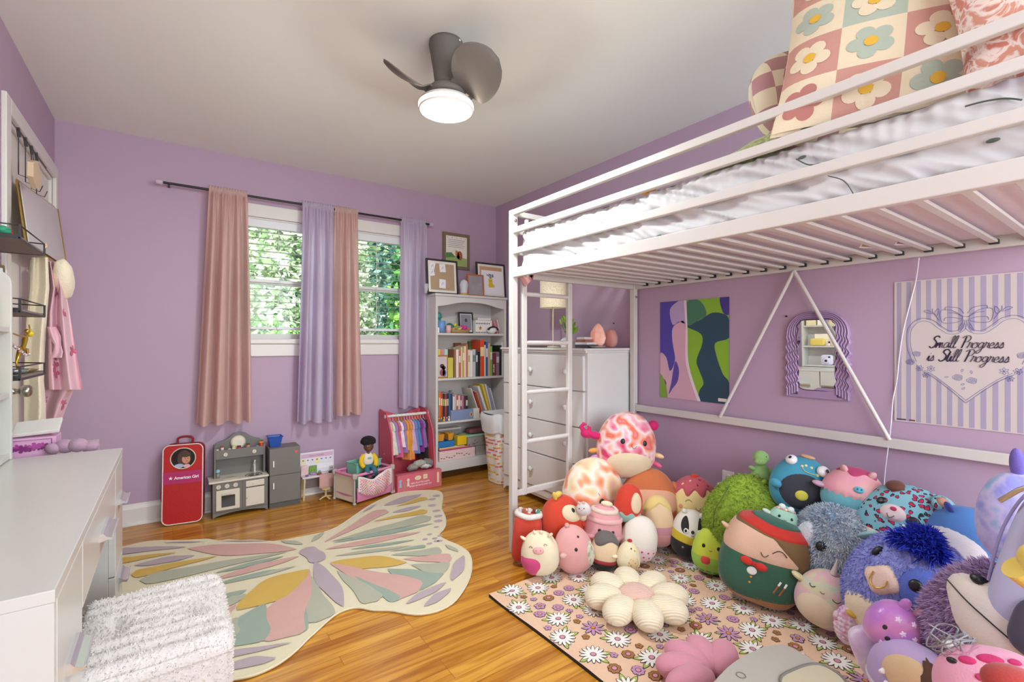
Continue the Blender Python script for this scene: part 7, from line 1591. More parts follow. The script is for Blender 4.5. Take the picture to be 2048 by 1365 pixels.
# ================================================================ the heap of plush toys
rad = math.radians
class Plush:
    def __init__(s, kind, label, px, py, w, h, Z, turn=0, tilt=0, e=.88, fat=.10, flat=.75, lean=0, group='plush toys heaped under the loft bed'):
        c = atd(px, py, Z); s.rx = w / 2 * Z / F; s.rz = h / 2 * Z / F; s.ry = min(s.rx, s.rz) * flat; s.e = e; s.fat = fat
        yaw = math.atan2(-c.x, c.y)                 # local -Y towards the camera
        R = Matrix.Rotation(yaw + rad(turn), 4, 'Z') @ Matrix.Rotation(rad(lean), 4, 'X') @ Matrix.Rotation(rad(tilt), 4, 'Y')
        c.z = max(c.z, s.rz * .96 + .012)
        s.t = thing(kind, label, 'plush toy', c, 0, group, rot=R)
    def at(s, az, el, off=0):
        a, b = rad(az), rad(el); q = V((math.sin(a) * math.cos(b), -math.cos(a) * math.cos(b), math.sin(b)))
        k = (abs(q.x) ** (2 / s.e) + abs(q.y) ** (2 / s.e) + abs(q.z) ** (2 / s.e)) ** (-s.e / 2)
        q = q * k; f = 1 - s.fat * q.z
        p = V((q.x * s.rx * f, q.y * s.ry * f, q.z * s.rz)); n = V((p.x / s.rx ** 2, p.y / s.ry ** 2, p.z / s.rz ** 2)).normalized()
        return p + n * off
    def nrm(s, az, el): p = s.at(az, el); return V((p.x / s.rx ** 2, p.y / s.ry ** 2, p.z / s.rz ** 2)).normalized()
    def body(s, mat, wr=.0, name='body', fur=0, L=.012, w=.004, mats=None, droop=.3, jit=.5):
        m = MB(); m.grid(lambda u, v: s.at(360 * u, -90 + 180 * v, wr * s.rx * mnoise.noise(V((math.cos(6.283 * u) * 2, math.sin(6.283 * u) * 2, v * 5)))), 48, 32, mat, closed_u=True)
        if fur:
            P = [(p, n if n.dot(p) > 0 else -n) for p, n in sample_mb(m, int(fur * 1.6)) if p.y < s.ry * .35][:fur]
            tufts(m, P, L, w, mats or [mat], droop, jit)
        m.build(name, s.t, local=True); s.m = mat; return s
    def patch(s, name, az, el, ra, re, mat, off=.003, shape=None, rot=0, label=None, fill=5):
        m = MB(); N = 30; vs = []; c, sn = math.cos(rad(rot)), math.sin(rad(rot)); ca = max(.25, math.cos(rad(el)))
        for k in range(fill + 1):
            rr = k / fill
            for i in range(N):
                t = 2 * PI * i / N; r = shape(t) if shape else 1
                x, y = ra * r * math.cos(t) * rr, re * r * math.sin(t) * rr; x, y = x * c - y * sn, x * sn + y * c
                vs.append(s.at(az + x / ca, el + y, off * (1 - rr ** 5) + .0008 * (rr < 1)))
        m.add(vs, [(k * N + i, k * N + (i + 1) % N, (k + 1) * N + (i + 1) % N, (k + 1) * N + i) for k in range(fill) for i in range(N)], mat, True)
        o = m.build(name, s.t, local=True)
        if label: o['label'] = label
        return s
    def cap(s, name, fn, mat, top=True, off=.0025, az0=-180, az1=180):
        def g(u, v):
            az = az0 + (az1 - az0) * u; b = fn(az); el = b + ((90 if top else -90) - b) * v
            return s.at(az, el, off * min(1, v * 14))
        MB().grid(g, 72, 14, mat).build(name, s.t, local=True); return s
    def eye(s, az, el, r=.012, white=False):
        k = 57.3 / s.rx; s.patch('eye', az, el, r * k, r * 57.3 / s.rz * 1.12, BLACK if not white else WHITE, .0022)
        return s
    def eyes(s, az, el, d, r=.012): s.eye(az - d, el, r); s.eye(az + d, el, r); return s
    def arc(s, name, az, el, w, dip, mat=BLACK, r=.0012, off=.0028):
        MB().tube([s.at(az + w * (2 * i / 10 - 1), el - dip * ((2 * i / 10 - 1) ** 2 - 1), off) for i in range(11)], r, mat, 5).build(name, s.t, local=True); return s
    def lump(s, name, az, el, r, mat, out=.5, up=0, rot=None, flatn=None, label=None):
        p = s.at(az, el); n = s.nrm(az, el); c = p + n * (r[2] * out) + V((0, 0, up))
        x = V((0, 0, 1)).cross(n); x = x.normalized() if x.length > .05 else V((1, 0, 0)); y = n.cross(x)
        Rm = Matrix((x, n, y)).transposed() if flatn is None else Matrix((x, y, n)).transposed()
        if rot: Rm = Rm @ Matrix.Rotation(rad(rot), 3, 'Y')
        Rm = Matrix((x, -y, n)).transposed() if rot is None else Matrix((x, -y, n)).transposed() @ Matrix.Rotation(rad(rot), 3, 'Z')
        o = MB().ell(c, r, mat, Rm, 20, 14).build(name, s.t, local=True)
        if label: o['label'] = label
        return s
    def path(s, name, pts, r, mat): MB().tube(smooth_path([s.at(*q) for q in pts], 4), r, mat, 10).build(name, s.t, local=True); return s
TIE1 = ramp_mat('noise', [(.30, '#c9345f'), (.40, '#e08a9c'), (.49, '#ecd2d2'), (.56, '#e6a898'), (.64, '#d9603f'), (.72, '#d98fb0')], 13, dist=.1, detail=1)
TIE2 = ramp_mat('noise', [(.30, '#d9572e'), (.42, '#e5a37a'), (.50, '#efe0cf'), (.60, '#e8cf9f'), (.72, '#dba08a')], 10, dist=.1, detail=1)
CREAM = PL('#e3d5b4'); PINKP = PL('#dba6a4'); REDP = PL('#c63e22'); BLKP = PL('#26221f')
NOSTRIL = M('#7a4a4a')
# 1 crab at the top of the heap
p = Plush('plush_crab', 'big pink and red tie-dye crab plush with cream belly on top of the heap', 1252, 890, 116, 132, 2.74, 6, 6, .9)
p.body(TIE1).patch('belly', 10, -32, 44, 27, PL('#dcc9a6'), .008).eyes(10, 12, 22, .013).arc('mouth', 10, 7, 5, -4, M('#8d2a3f'))
MG = PL('#c2185f')
p.lump('claw', -78, 10, (.022, .022, .045), MG, .5); m = MB()
q = p.at(-78, 10) + V((-.07, -.01, .008))
m.ell(q, (.036, .022, .026), MG); m.tube([q + V((-.015, 0, .01)), q + V((-.035, 0, .035)), q + V((-.022, 0, .055)), q + V((-.005, 0, .05))], [.016, .014, .011, .005], MG, 12); m.tube([q + V((.01, 0, .015)), q + V((.012, 0, .036)), q + V((0, 0, .046))], [.014, .011, .004], MG, 12); m.build('claw', p.t, local=True)
p.lump('claw', 88, 38, (.03, .03, .03), MG, .5)
for a, e_, c in ((-78, -14, '#d99a4a'), (-76, -25, '#c98ac0'), (72, -8, '#e0b98a'), (72, -22, '#d65a7f'), (70, -36, '#d98a4a')): p.lump('leg', a, e_, (.014, .014, .032), PL(c), .5)
# 2 tie-dye turned aside
p = Plush('plush_round', 'large orange and cream tie-dye plush facing right behind the red fox-like one', 1186, 992, 132, 152, 2.66, 38, -4, .9)
p.body(TIE2).eye(-14, 4, .015).eye(34, 0, .013).arc('mouth', 12, -8, 5, -4).path('eyelash', [(-17, 13, .003), (-20, 17, .006)], .001, BLACK)
# 3 monkey
p = Plush('plush_monkey', 'orange monkey plush with peach face squeezed under the tie-dye crab', 1296, 1012, 118, 150, 2.66, 12, 4, .9)
p.body(PL('#bd6638')).patch('face', 6, 16, 50, 20, PL('#d09a7c'), .006, lambda t: 1 - .16 * abs(math.cos(t)) ** 8 * 0 + .12 * math.cos(2 * t)).eyes(8, 20, 26, .016).lump('nose', 8, 18, (.009, .007, .005), PL('#b9603f'), .6).arc('mouth', 8, 10, 7, -4).lump('ear', 82, 34, (.03, .03, .016), PL('#bd6638'), .3)
# 4 ice cream
p = Plush('plush_sundae', 'strawberry sundae plush with pink icing and closed eyes near the outlet', 1387, 1014, 94, 118, 2.62, 6, 0, .9)
p.body(PL('#dcc688')).cap('icing', lambda a: 34 + 7 * math.cos(rad(a) * 9), PL('#b3505a'), off=.007).cap('cone', lambda a: -8 + 3 * math.sin(rad(a) * 2), PL('#c28a4c'), False, .004).arc('eye', -16, 18, 8, 4).arc('eye', 30, 16, 8, 4).arc('mouth', 6, 9, 6, -5, M('#8a3a2a')).lump('cherry', 20, 84, (.022, .012, .014), PL('#c8361f'), .5)
p.patch('cheek', -34, 8, 5, 4, PL('#c98a6a'), .0015).patch('cheek', 46, 4, 5, 4, PL('#c98a6a'), .0015)
for a, e_ in ((-20, 62), (10, 52), (30, 66), (-45, 50), (50, 48)): p.patch('sprinkle', a, e_, 2.5, 4, M('#7a2a3a' if a > 0 else '#e6c3a0'), .010, rot=a)
# 5 green monster
GRN = PL('#88a42c'); p = Plush('plush_monster', 'big fuzzy lime green plush with one closed eye against the wall', 1487, 1036, 142, 172, 2.31, 8, 14, .92)
random.seed(1); p.body(GRN, .02, fur=7000, L=.012, w=.004, mats=[GRN, PL('#94b035'), PL('#7c9828')], droop=.5, jit=.9)
p.arc('eye', -4, 12, 8, 4, r=.003, off=.018).arc('eye', 18, 46, 5, 4, M('#4c6a1c'), .003, .018).patch('mouth', 6, -6, 22, 7, PL('#5c4a2c'), .018).lump('stalk', 20, 84, (.012, .012, .014), PL('#6f7f2c'), .6).lump('ear', 40, 70, (.012, .012, .012), GRN)
p.path('seam', [(-52, 40, .016), (-48, 22, .017), (-50, 4, .016), (-45, -16, .016)], .0024, M('#4c5c1c'))
# 6 small dino
G6 = PL('#93bd72'); p = Plush('plush_dinosaur', 'small pale green dinosaur plush sitting on the lime green one by the wall', 1523, 950, 38, 44, 2.34, 8, 0, .95, .2)
p.body(G6); m = MB(); m.ell((-.004, -.01, p.rz + .032), (.037, .034, .034), G6, None, 24, 16); m.ell((-.010, -.036, p.rz + .018), (.027, .018, .018), G6, None, 20, 12); m.build('head', p.t, local=True)
for x, z in ((-.016, .042), (.018, .042)): MB().ell((x - .004, -.041 + .006, p.rz + z), (.0038, .003, .0042), BLACK, None, 10, 8).build('eye', p.t, local=True)
for x in (-.006, .006): MB().ell((x - .010, -.053, p.rz + .022), (.0016, .0014, .0016), NOSTRIL, None, 8, 6).build('nostril', p.t, local=True)
for a, e_, r in ((-72, 30, (.014, .011, .02)), (66, 22, (.016, .013, .02)), (-62, -42, (.024, .02, .032)), (58, -48, (.024, .02, .034))): p.lump('paw', a, e_, r, G6, .35)
# 7 frog-like with dark belly
B7 = PL('#3f93ad'); p = Plush('plush_frog', 'teal blue frog plush with round black tummy and white bulging eyes at the wall', 1600, 972, 108, 118, 2.17, 6, 12, .95, .04)
p.body(B7).patch('tummy', 2, -4, 46, 36, PL('#33353d'), .004).patch('tummy_button', 0, -8, 13, 11, PL('#c9c24a'), .009).lump('eyeball', -52, 52, (.024, .024, .02), WHITE, .35).lump('eyeball', 42, 44, (.03, .026, .02), WHITE, .45)
q = p.at(42, 44, .03); p.lump('pupil', 38, 42, (.006, .008, .003), BLACK, 12.6); p.lump('pupil', -48, 50, (.006, .008, .003), BLACK, 9.8)
p.lump('arm', -52, -2, (.028, .02, .018), B7, .3).lump('arm', 48, -20, (.034, .022, .018), B7, .3).lump('bow', 2, 84, (.03, .012, .008), PL('#cf9a74'), .7)
p.path('embroidery', [(-14, 46, .003), (-4, 38, .003), (12, 36, .003), (26, 36, .003)], .0016, M('#c9c25a'))
for a, e_ in ((-14, 48), (-4, 52), (12, 50), (26, 36)): p.patch('embroidered_bud', a, e_, 3, 3, M('#d9d7a0'), .003)
# 8 pink and teal
p = Plush('plush_bird_pig', 'round plush with pink face, blue snout and teal body leaning on the wall', 1705, 990, 106, 104, 2.0, 10, 10, .92)
T8 = PL('#68abb5'); p.body(T8).cap('pink_top', lambda a: 2 + 3 * math.sin(rad(a) * 22), ramp_mat('noise', [(.3, '#d78fa6'), (.6, '#e0a7a0'), (.8, '#c9a0b0')], 8), off=.005).cap('crown', lambda a: 52 + 6 * math.sin(rad(a) * 5), PL('#b23b68'), off=.008).eyes(0, 24, 24, .010).lump('snout', 0, 22, (.018, .013, .009), PL('#5fb0c4'), .7).patch('belly', 0, -42, 42, 22, PL('#cbbcc3'), .004)
for a in (-3.5, 3.5): p.lump('nostril', a, 23, (.003, .004, .003), M('#2f6a80'), 5.2)
for a, e_ in ((-60, 58), (46, 58)): p.lump('ear', a, e_, (.016, .012, .02), PINKP, .4)
p.lump('wing', -84, 6, (.022, .012, .03), PL('#c39ab0'), .4).lump('wing', 84, -12, (.022, .012, .034), PL('#9fb5bf'), .4)
# 9 leopard
def leopard():
    m, n, L, q = newmat('leopard'); tc = n.new('ShaderNodeTexCoord'); nz = n.new('ShaderNodeTexNoise'); nz.inputs['Scale'].default_value = 30; L.new(tc.outputs['Object'], nz.inputs['Vector'])
    mx = n.new('ShaderNodeMixRGB'); mx.inputs[0].default_value = .03; L.new(tc.outputs['Object'], mx.inputs[1]); L.new(nz.outputs['Color'], mx.inputs[2])
    v = n.new('ShaderNodeTexVoronoi'); v.inputs['Scale'].default_value = 44; v.inputs['Randomness'].default_value = .7; L.new(mx.outputs[0], v.inputs['Vector'])
    r = n.new('ShaderNodeValToRGB'); r.color_ramp.interpolation = 'CONSTANT'; e = r.color_ramp.elements; e[0].position = 0; e[0].color = (*lin('#bf2353'), 1); e[1].position = .30; e[1].color = (*lin('#1c2c33'), 1); x = e.new(.40); x.color = (*lin('#7fb5c1'), 1)
    L.new(v.outputs['Distance'], r.inputs[0]); L.new(r.outputs[0], q.inputs['Base Color']); q.inputs['Roughness'].default_value = .85; return m
LP = leopard(); p = Plush('plush_leopard', 'turquoise leopard plush with pink black-rimmed spots behind the blue-tufted cow', 1812, 1062, 172, 182, 1.86, 0, 12, .9, .06)
p.body(LP).patch('muzzle', -22, 26, 14, 10, PL('#d9c6c4'), .012).patch('nose', -22, 30, 4.5, 3.2, PL('#b23560'), .016).arc('mouth', -22, 23, 4, -4, off=.014).patch('eye', -44, 34, 6, 5, BLACK, .005).patch('eye', 2, 24, 7, 6, BLACK, .005).lump('ear', -60, 62, (.034, .03, .016), PL('#6a3f30'), .3).lump('ear', 46, 54, (.042, .036, .02), LP, .5).patch('belly', -34, -24, 34, 22, PL('#d5cfc0'), .005)
p.patch('inner_ear', 40, 54, 9, 9, PL('#b58a74'), .036)
# 10 blue whale-like
p = Plush('plush_dragon', 'blue plush with a white tummy and striped crest at the right wall', 1928, 1078, 128, 128, 1.70, 16, 24, .92, .06)
p.body(PL('#4a79b8')).patch('tummy', -22, -26, 52, 38, PL('#cfcbcd'), .006).eye(-2, 42, .009).eye(58, 12, .009).path('mouth', [(22, 34, .003), (28, 30, .003), (32, 31, .003), (38, 25, .003)], .0013, BLACK)
for a in (-14, -4, 6): p.lump('crest', a, 78, (.006, .012, .015), WHITE if a != -4 else PL('#3f66b0'), .6)
p.lump('fin', -70, 40, (.018, .01, .024), PL('#3a4fa0'), .4)
# 11 fuzzy grey-blue
GB = ramp_mat('noise', [(.3, '#8aa3bd'), (.5, '#b3bfc9'), (.7, '#d5d6cf')], 7); p = Plush('plush_fuzzy', 'large fluffy grey-blue plush with one round black eye behind the pastel unicorn', 1664, 1108, 152, 192, 1.97, -28, 8, .95, .05)
random.seed(2); p.body(GB, fur=11000, L=.020, w=.0045, mats=[GB, PL('#a3b6ca'), PL('#c9cdcf')], droop=.45, jit=.7)
p.patch('eye', 4, 18, 7, 6.2, BLACK, .017).patch('face_patch', -26, 22, 17, 18, PL('#c9cdd3'), .013, rot=10).lump('ear', 74, 44, (.03, .012, .045), PL('#8fbcc0'), .5).lump('ear', 78, 8, (.014, .01, .05), PL('#4f9aa5'), .3).lump('foot', -30, -52, (.03, .03, .03), PL('#8d8478'), .3)
# 12 small mint
p = Plush('plush_frog', 'small mint frog plush with a flower crown on the elf hat', 1565, 1044, 56, 64, 2.06, 2, 12, .9)
p.body(PL('#9cc4ae')).patch('belly', 4, -28, 40, 26, PL('#bcc9bf'), .003).eyes(4, 26, 26, .0055).arc('mouth', 4, 20, 5, -3, r=.0008).lump('wing', -80, 18, (.012, .01, .022), PL('#c3d0c4'), .4).lump('eye_bump', -40, 66, (.014, .012, .012), PL('#d9e0d9'), .4).lump('eye_bump', 36, 62, (.014, .012, .012), PL('#d9e0d9'), .4)
for i in range(9): p.lump('crown_flower', -64 + 16 * i, 48 + 10 * math.cos(rad(-64 + 16 * i)), (.006, .006, .004), PL(['#d9a08a', '#e3cfae', '#c98a9a'][i % 3]), .5)
# 13 elf
p = Plush('plush_elf', 'large elf plush in green waistcoat, red bow tie and green hat with red band', 1525, 1119, 150, 164, 2.05, 4, 14, .62, .04, .7)
p.body(PL('#a06b3c')).cap('waistcoat', lambda a: -34 - 10 * math.cos(rad(a) * 2 + .6), PL('#2f5a44'), off=.003).cap('face', lambda a: 8 + 4 * math.sin(rad(a)), PL('#cfa98e'), off=.006).cap('hair', lambda a: 38 - 30 * max(0, min(1, (a - 2) / 40)), PL('#6f5330'), off=.008).cap('hat_band', lambda a: 40 - 3 * math.sin(rad(a)), PL('#b82a1c'), off=.012).cap('hat', lambda a: 58 - 3 * math.sin(rad(a)), PL('#2a5c4a'), off=.016)
p.eye(-22, 26, .013).arc('eye', 12, 24, 9, 5, r=.0018, off=.011).arc('mouth', -6, 21, 5, -4, r=.0014, off=.009).lump('bow', -24, 4, (.024, .016, .010), PL('#c2281c'), .5).lump('bow', -6, 3, (.024, .016, .010), PL('#c2281c'), .5).lump('bow_knot', -15, 4, (.009, .009, .010), PL('#a8201a'), .8).patch('collar', -15, -6, 7, 6, PL('#dcdad4'), .006)
p.lump('ear', -84, 26, (.012, .010, .03), PL('#cfa98e'), .4).lump('ear', 82, 6, (.014, .012, .04), PL('#cfa98e'), .4)
for e_ in (-14, -21): p.lump('button', -14, e_, (.005, .005, .003), M('#c9a04a', metal=.6), 1)
for a in (17, 24): p.path('paintbrush', [(a, -22, .005), (a + 3, -11, .005)], .004, M('#8d5a3a')); p.path('brush_tip', [(a + 3, -11, .006), (a + 4.5, -6, .006)], .004, WHITE)
# 14 green apple pattern
p = Plush('plush_apple_print', 'lime and yellow plush with a red apple badge at the blanket edge', 1422, 1101, 70, 90, 2.31, 2, 6, .88)
p.body(ramp_mat('noise', [(.35, '#a9c93f'), (.6, '#c6cf3e')], 5)).cap('lower_half', lambda a: -8, PL('#94c04a'), False, .002).eyes(-4, 18, 24, .008).arc('mouth', -4, 12, 4, -3).patch('apple_badge', -16, -16, 15, 12, PL('#cf4540'), .005, lambda t: 1 - .18 * math.sin(t) ** 8).patch('cheek', 26, 2, 6, 5, PL('#e0dca0'), .002).lump('bow', 50, 50, (.016, .012, .010), PL('#dccfd6'), .4)
for a in (-32, -4, 26): p.patch('square_print', a, -50, 8, 6, PL('#4f9a4a'), .003, lambda t: min(1.3, 1 / max(abs(math.cos(t)), abs(math.sin(t)))))
# 15 badger
p = Plush('plush_badger', 'black and white badger plush with a yellow scarf collar', 1380, 1068, 72, 96, 2.47, 4, 4, .88)
p.body(PL('#dcd6ca')).cap('jacket', lambda a: -12 + 10 * abs(math.sin(rad(a))), BLKP, False, .004).cap('collar', lambda a: 2 + 12 * abs(math.sin(rad(a))), PL('#c9b02c'), False, .0022).patch('eye_stripe', -24, 30, 12, 22, BLKP, .003, rot=18).patch('eye_stripe', 34, 26, 12, 24, BLKP, .003, rot=-16)
for a in (-17, 26): p.patch('eye_ring', a, 16, 8, 7, WHITE, .0045).patch('eye', a, 16, 5, 4.4, BLACK, .006)
p.patch('nose', 4, 15, 5, 4, BLACK, .005).arc('mouth', 4, 8, 4, -2).lump('ear', -56, 62, (.014, .012, .014), PL('#dcd6ca'), .4).lump('ear', 62, 54, (.014, .012, .014), PL('#dcd6ca'), .4)
p.lump('brooch', 26, -26, (.009, .009, .003), M('#a39a7a', metal=.5), 1).lump('brooch', -22, -22, (.006, .006, .003), M('#8a93a0', metal=.5), 1)
# 16, 17, 24, 26: plain stand-ins, faces left off
p = Plush('plush_doll', 'faceless pale peach plush with yellow sides and a dusty pink lower half', 1316, 1043, 60, 98, 2.53, 6, -4, .85)
p.body(PL('#dcbd96')).cap('skirt', lambda a: -20, PL('#c98f8c'), False, .004).cap('sash', lambda a: -6, PL('#c18794'), False, .002).cap('top', lambda a: 50 - 26 * min(1, abs(a - 10) / 60), PL('#dbc079'), off=.006)
p = Plush('plush_round', 'faceless red-orange plush with a pale teal scalloped base, lying on the pink swirl plush', 1257, 1006, 55, 76, 2.46, 8, 6, .9)
p.body(PL('#c83c28')).cap('teal_base', lambda a: -26 + 5 * math.sin(rad(a) * 8), PL('#8fb3a8'), False, .003).patch('cream_patch', 30, 10, 26, 30, PL('#ddc6a2'), .003)
p = Plush('plush_round', 'small faceless plush with grey top, beige middle and black lower half at the blanket edge', 1210, 1101, 55, 74, 2.36, -6, 4, .88)
p.body(PL('#ddc29c')).cap('grey_top', lambda a: 28 + 8 * math.sin(rad(a) * 3), PL('#675f5b'), off=.005).cap('black_base', lambda a: -22 - 8 * math.cos(rad(a)), BLKP, False, .005).cap('red_trim', lambda a: -14 - 8 * math.cos(rad(a)), PL('#a5343a'), False, .003)
p = Plush('plush_round', 'faceless white plush with a lower half printed with small red hearts', 1278, 1077, 72, 90, 2.42, 4, 10, .88)
p.body(PL('#e2dacb')).cap('printed_base', lambda a: -10, PL('#dfc3c4'), False, .003)
for i in range(26):
    a = -70 + 20 * (i % 8) + 10 * ((i // 8) % 2); e_ = -19 - 14 * (i // 8); p.patch('heart_print', a, e_, 7, 5.5, M('#b02a3c', rough=.8), .0045, fill=1)
# 18 swirl
p = Plush('plush_cupcake', 'pink swirled cupcake plush with a cream ruffle top', 1206, 1056, 74, 94, 2.44, -4, 8, .85)
p.body(PL('#d79a9b')).eyes(12, 4, 20, .0085).arc('mouth', 12, -1, 4, -3)
for e_, c in ((48, '#e0c9b8'), (24, '#dba8a4'), (-14, '#d59092')): p.path('swirl', [(a, e_ + .05 * a, -.004) for a in range(-150, 151, 30)], .013, PL(c))
p.lump('bow', 10, 84, (.03, .016, .014), CREAM, .6)
# 19 tiny cat
p = Plush('plush_cat', 'tiny white cat plush perched between the orange fox-like toy and the pink cupcake', 1167, 1018, 30, 27, 2.40, -20, -10, .95)
p.body(PL('#d3cac6')).eyes(0, 12, 20, .003).arc('mouth', 0, 5, 6, -5, r=.0006).lump('ear', -34, 56, (.007, .005, .010), PL('#d3cac6'), .5).lump('ear', 30, 56, (.007, .005, .010), PL('#d3cac6'), .5)
# 20 fox-like
p = Plush('plush_fox', 'red-orange fox-like plush with cream side face and two yellow horns', 1125, 1044, 92, 108, 2.48, 30, -14, .9)
p.body(REDP).patch('cream_face', 16, 26, 28, 18, PL('#dccba8'), .006, rot=-24).patch('eye', 20, 30, 5, 6, BLACK, .009).lump('snout', 46, 8, (.032, .026, .026), PL('#dccba8'), .25).lump('lip', 48, -6, (.034, .02, .02), REDP, .1).lump('horn', -40, 76, (.012, .012, .028), PL('#d9bd52'), .6).lump('horn', 10, 84, (.026, .014, .016), PL('#d9bd52'), .8).lump('nostril', 52, 14, (.004, .004, .004), BLACK, 5.6)
# 21 cup
p = Plush('plush_cocoa_cup', 'red mug plush with white fleece rim and striped candy toppings beside the bed leg', 1054, 1074, 58, 96, 2.45, -6, 4, .45, .02)
p.body(PL('#c3402c')).eye(38, -4, .007); q0 = []
p.path('fleece_rim', [(a, 50 if abs(a) < 100 else 46, .004) for a in range(-180, 181, 30)], .014, M('#e3dad2', rough=.95, bump=1, bs=160))
for x, y_, c, d in ((-.035, 0, '#dcd6cc', -.01), (-.018, -.01, '#a85a3a', -.006), (.0, .0, '#e2d9cf', .004), (.018, .005, '#7a3a2a', .01), (.036, 0, '#4f9a86', .016)): MB().tube([(x, y_, p.rz * .7), (x + d, y_, p.rz + .022)], .009, PL(c), 10).build('topping', p.t, local=True)
# 22 cow
p = Plush('plush_cow', 'cream cow plush with a magenta patch and pink snout on the bare floor edge', 1080, 1106, 76, 86, 2.29, -6, -4, .88)
p.body(PL('#e3d7b6')).patch('magenta_patch', -38, -26, 36, 30, PL('#c9487a'), .004, lambda t: 1 + .15 * math.sin(3 * t)).lump('snout', 2, 20, (.026, .017, .009), PL('#dfa7a3'), .5).arc('eye', -24, 25, 6, 4).arc('eye', 26, 30, 6, 4)
for a in (-4, 8): p.lump('nostril', a, 21, (.002, .0035, .002), NOSTRIL, 6)
for a, e_ in ((-74, 40), (64, 50)): p.lump('ear', a, e_, (.013, .008, .019), PL('#dcd0b2'), .5)
for a in (-34, 26): p.lump('horn', a, 70, (.007, .007, .012), PL('#e9dcc0'), .6)
# 23 pink fish-like
p = Plush('plush_dolphin', 'pale pink oval plush with a spotted belly leaning beside the magenta-patched cow', 1147, 1099, 78, 98, 2.33, 22, -16, .95)
p.body(PL('#d99f9a')).patch('spotted_belly', 50, -20, 24, 34, ramp_mat('cells', [(.2, '#c9c09a'), (.5, '#dcd3c4'), (.8, '#9aa08a')], 60), .004).eye(-4, 14, .008).eye(20, 38, .006).lump('fin', -46, 8, (.018, .014, .014), PL('#d3a9a2'), .4).lump('fin', -14, 84, (.012, .010, .014), PL('#d99f9a'), .5)
# 25 chick
p = Plush('plush_chick', 'small cream chick plush with a tan dotted tummy before the heart-print plush', 1257, 1112, 46, 58, 2.31, 6, 4, .9, .2)
p.body(PL('#e0d3ae')).patch('tummy', 24, -22, 28, 30, ramp_mat('voronoi', [(.2, '#b98a5a'), (.4, '#d9c092')], 70), .003).eye(10, 40, .004).patch('beak', 32, 32, 6, 4, PL('#d9b95a'), .005).lump('comb', 0, 84, (.012, .008, .008), PL('#b8302a'), .7).lump('wing', -78, -6, (.012, .008, .016), PL('#e0d3ae'), .5)
# 27 pastel unicorn
PAST = ramp_mat('noise', [(.25, '#9ec3c9'), (.4, '#c9c6a0'), (.52, '#d6aab0'), (.64, '#b3a6cf'), (.78, '#9fc4b9')], 6, stretch=(1, 1, 3), dist=1)
p = Plush('plush_unicorn', 'pastel rainbow unicorn plush with closed eyes and a cream belly on the blanket', 1653, 1198, 108, 114, 1.85, 0, 12, .92)
p.body(PAST).patch('belly', -18, -22, 40, 36, PL('#d6c6a8'), .004).arc('eye', -38, 28, 7, -4, r=.0014).arc('mouth', -14, 24, 4, -2, r=.001).arc('eye', 14, 20, 8, -4, r=.0014).lump('wing', -82, 22, (.018, .012, .028), PL('#d3c99a'), .4)
MB().cyl(p.at(0, 78), p.at(0, 78) + V((.0, .0, .062)), .013, .002, PL('#c9bcb4'), 14).build('horn', p.t, local=True)
# 28 crocheted bird
CRO = ramp_mat('noise', [(.35, '#cf94b4'), (.5, '#e3cfd6'), (.65, '#b58ac0')], 26); CRO.node_tree.nodes['Bump'].inputs['Strength'].default_value = 1
p = Plush('plush_crochet_bird', 'crocheted pink and lilac bird plush with a yellow beak beside the unicorn', 1697, 1250, 46, 80, 1.72, 0, 6, .95, .15)
knit = lambda u, v, rx, rz_, c: V(c) + V((rx * math.cos(6.283 * u) * math.sin(PI * v) * (1 + .07 * abs(math.sin(u * 60 + (int(v * 14) % 2) * 1.6))), rx * .85 * math.sin(6.283 * u) * math.sin(PI * v) * (1 + .07 * abs(math.sin(u * 60))), -rz_ * math.cos(PI * v))) * 1
m = MB(); m.grid(lambda u, v: knit(u, v, p.rx * (1 + .05 * math.sin(v * 88)), p.rz, (0, 0, 0)), 80, 60, CRO, closed_u=True); m.build('body', p.t, local=True)
m = MB(); m.grid(lambda u, v: knit(u, v, .036 * (1 + .05 * math.sin(v * 60)), .04, (.02, -.01, p.rz * .8)), 60, 40, CRO, closed_u=True); m.build('head', p.t, local=True)
m = MB(); m.ell((.002, -.045, p.rz * .8 + .004), (.018, .012, .008), M('#c9a43a', rough=.7, bump=.6), Matrix.Rotation(.4, 3, 'Y')); m.build('beak', p.t, local=True)
MB().ell((.036, -.04, p.rz * .8 + .002), (.005, .004, .005), BLACK, None, 10, 8).build('eye', p.t, local=True); MB().ell((-p.rx * .9, -.01, p.rz * .3), (.012, .012, .02), CRO).build('wing', p.t, local=True)
# lavender print pillow under the shiny cow
p = Plush('plush_pillow', 'pale lavender satin pillow wedged between crocheted bird and shiny purple cow', 1752, 1306, 78, 104, 1.50, 10, -22, .6, .0, .45)
p.body(ramp_mat('noise', [(.35, '#c9a3cf'), (.55, '#d9cbd9'), (.7, '#b98ac6')], 9, .4, sheen=.6))
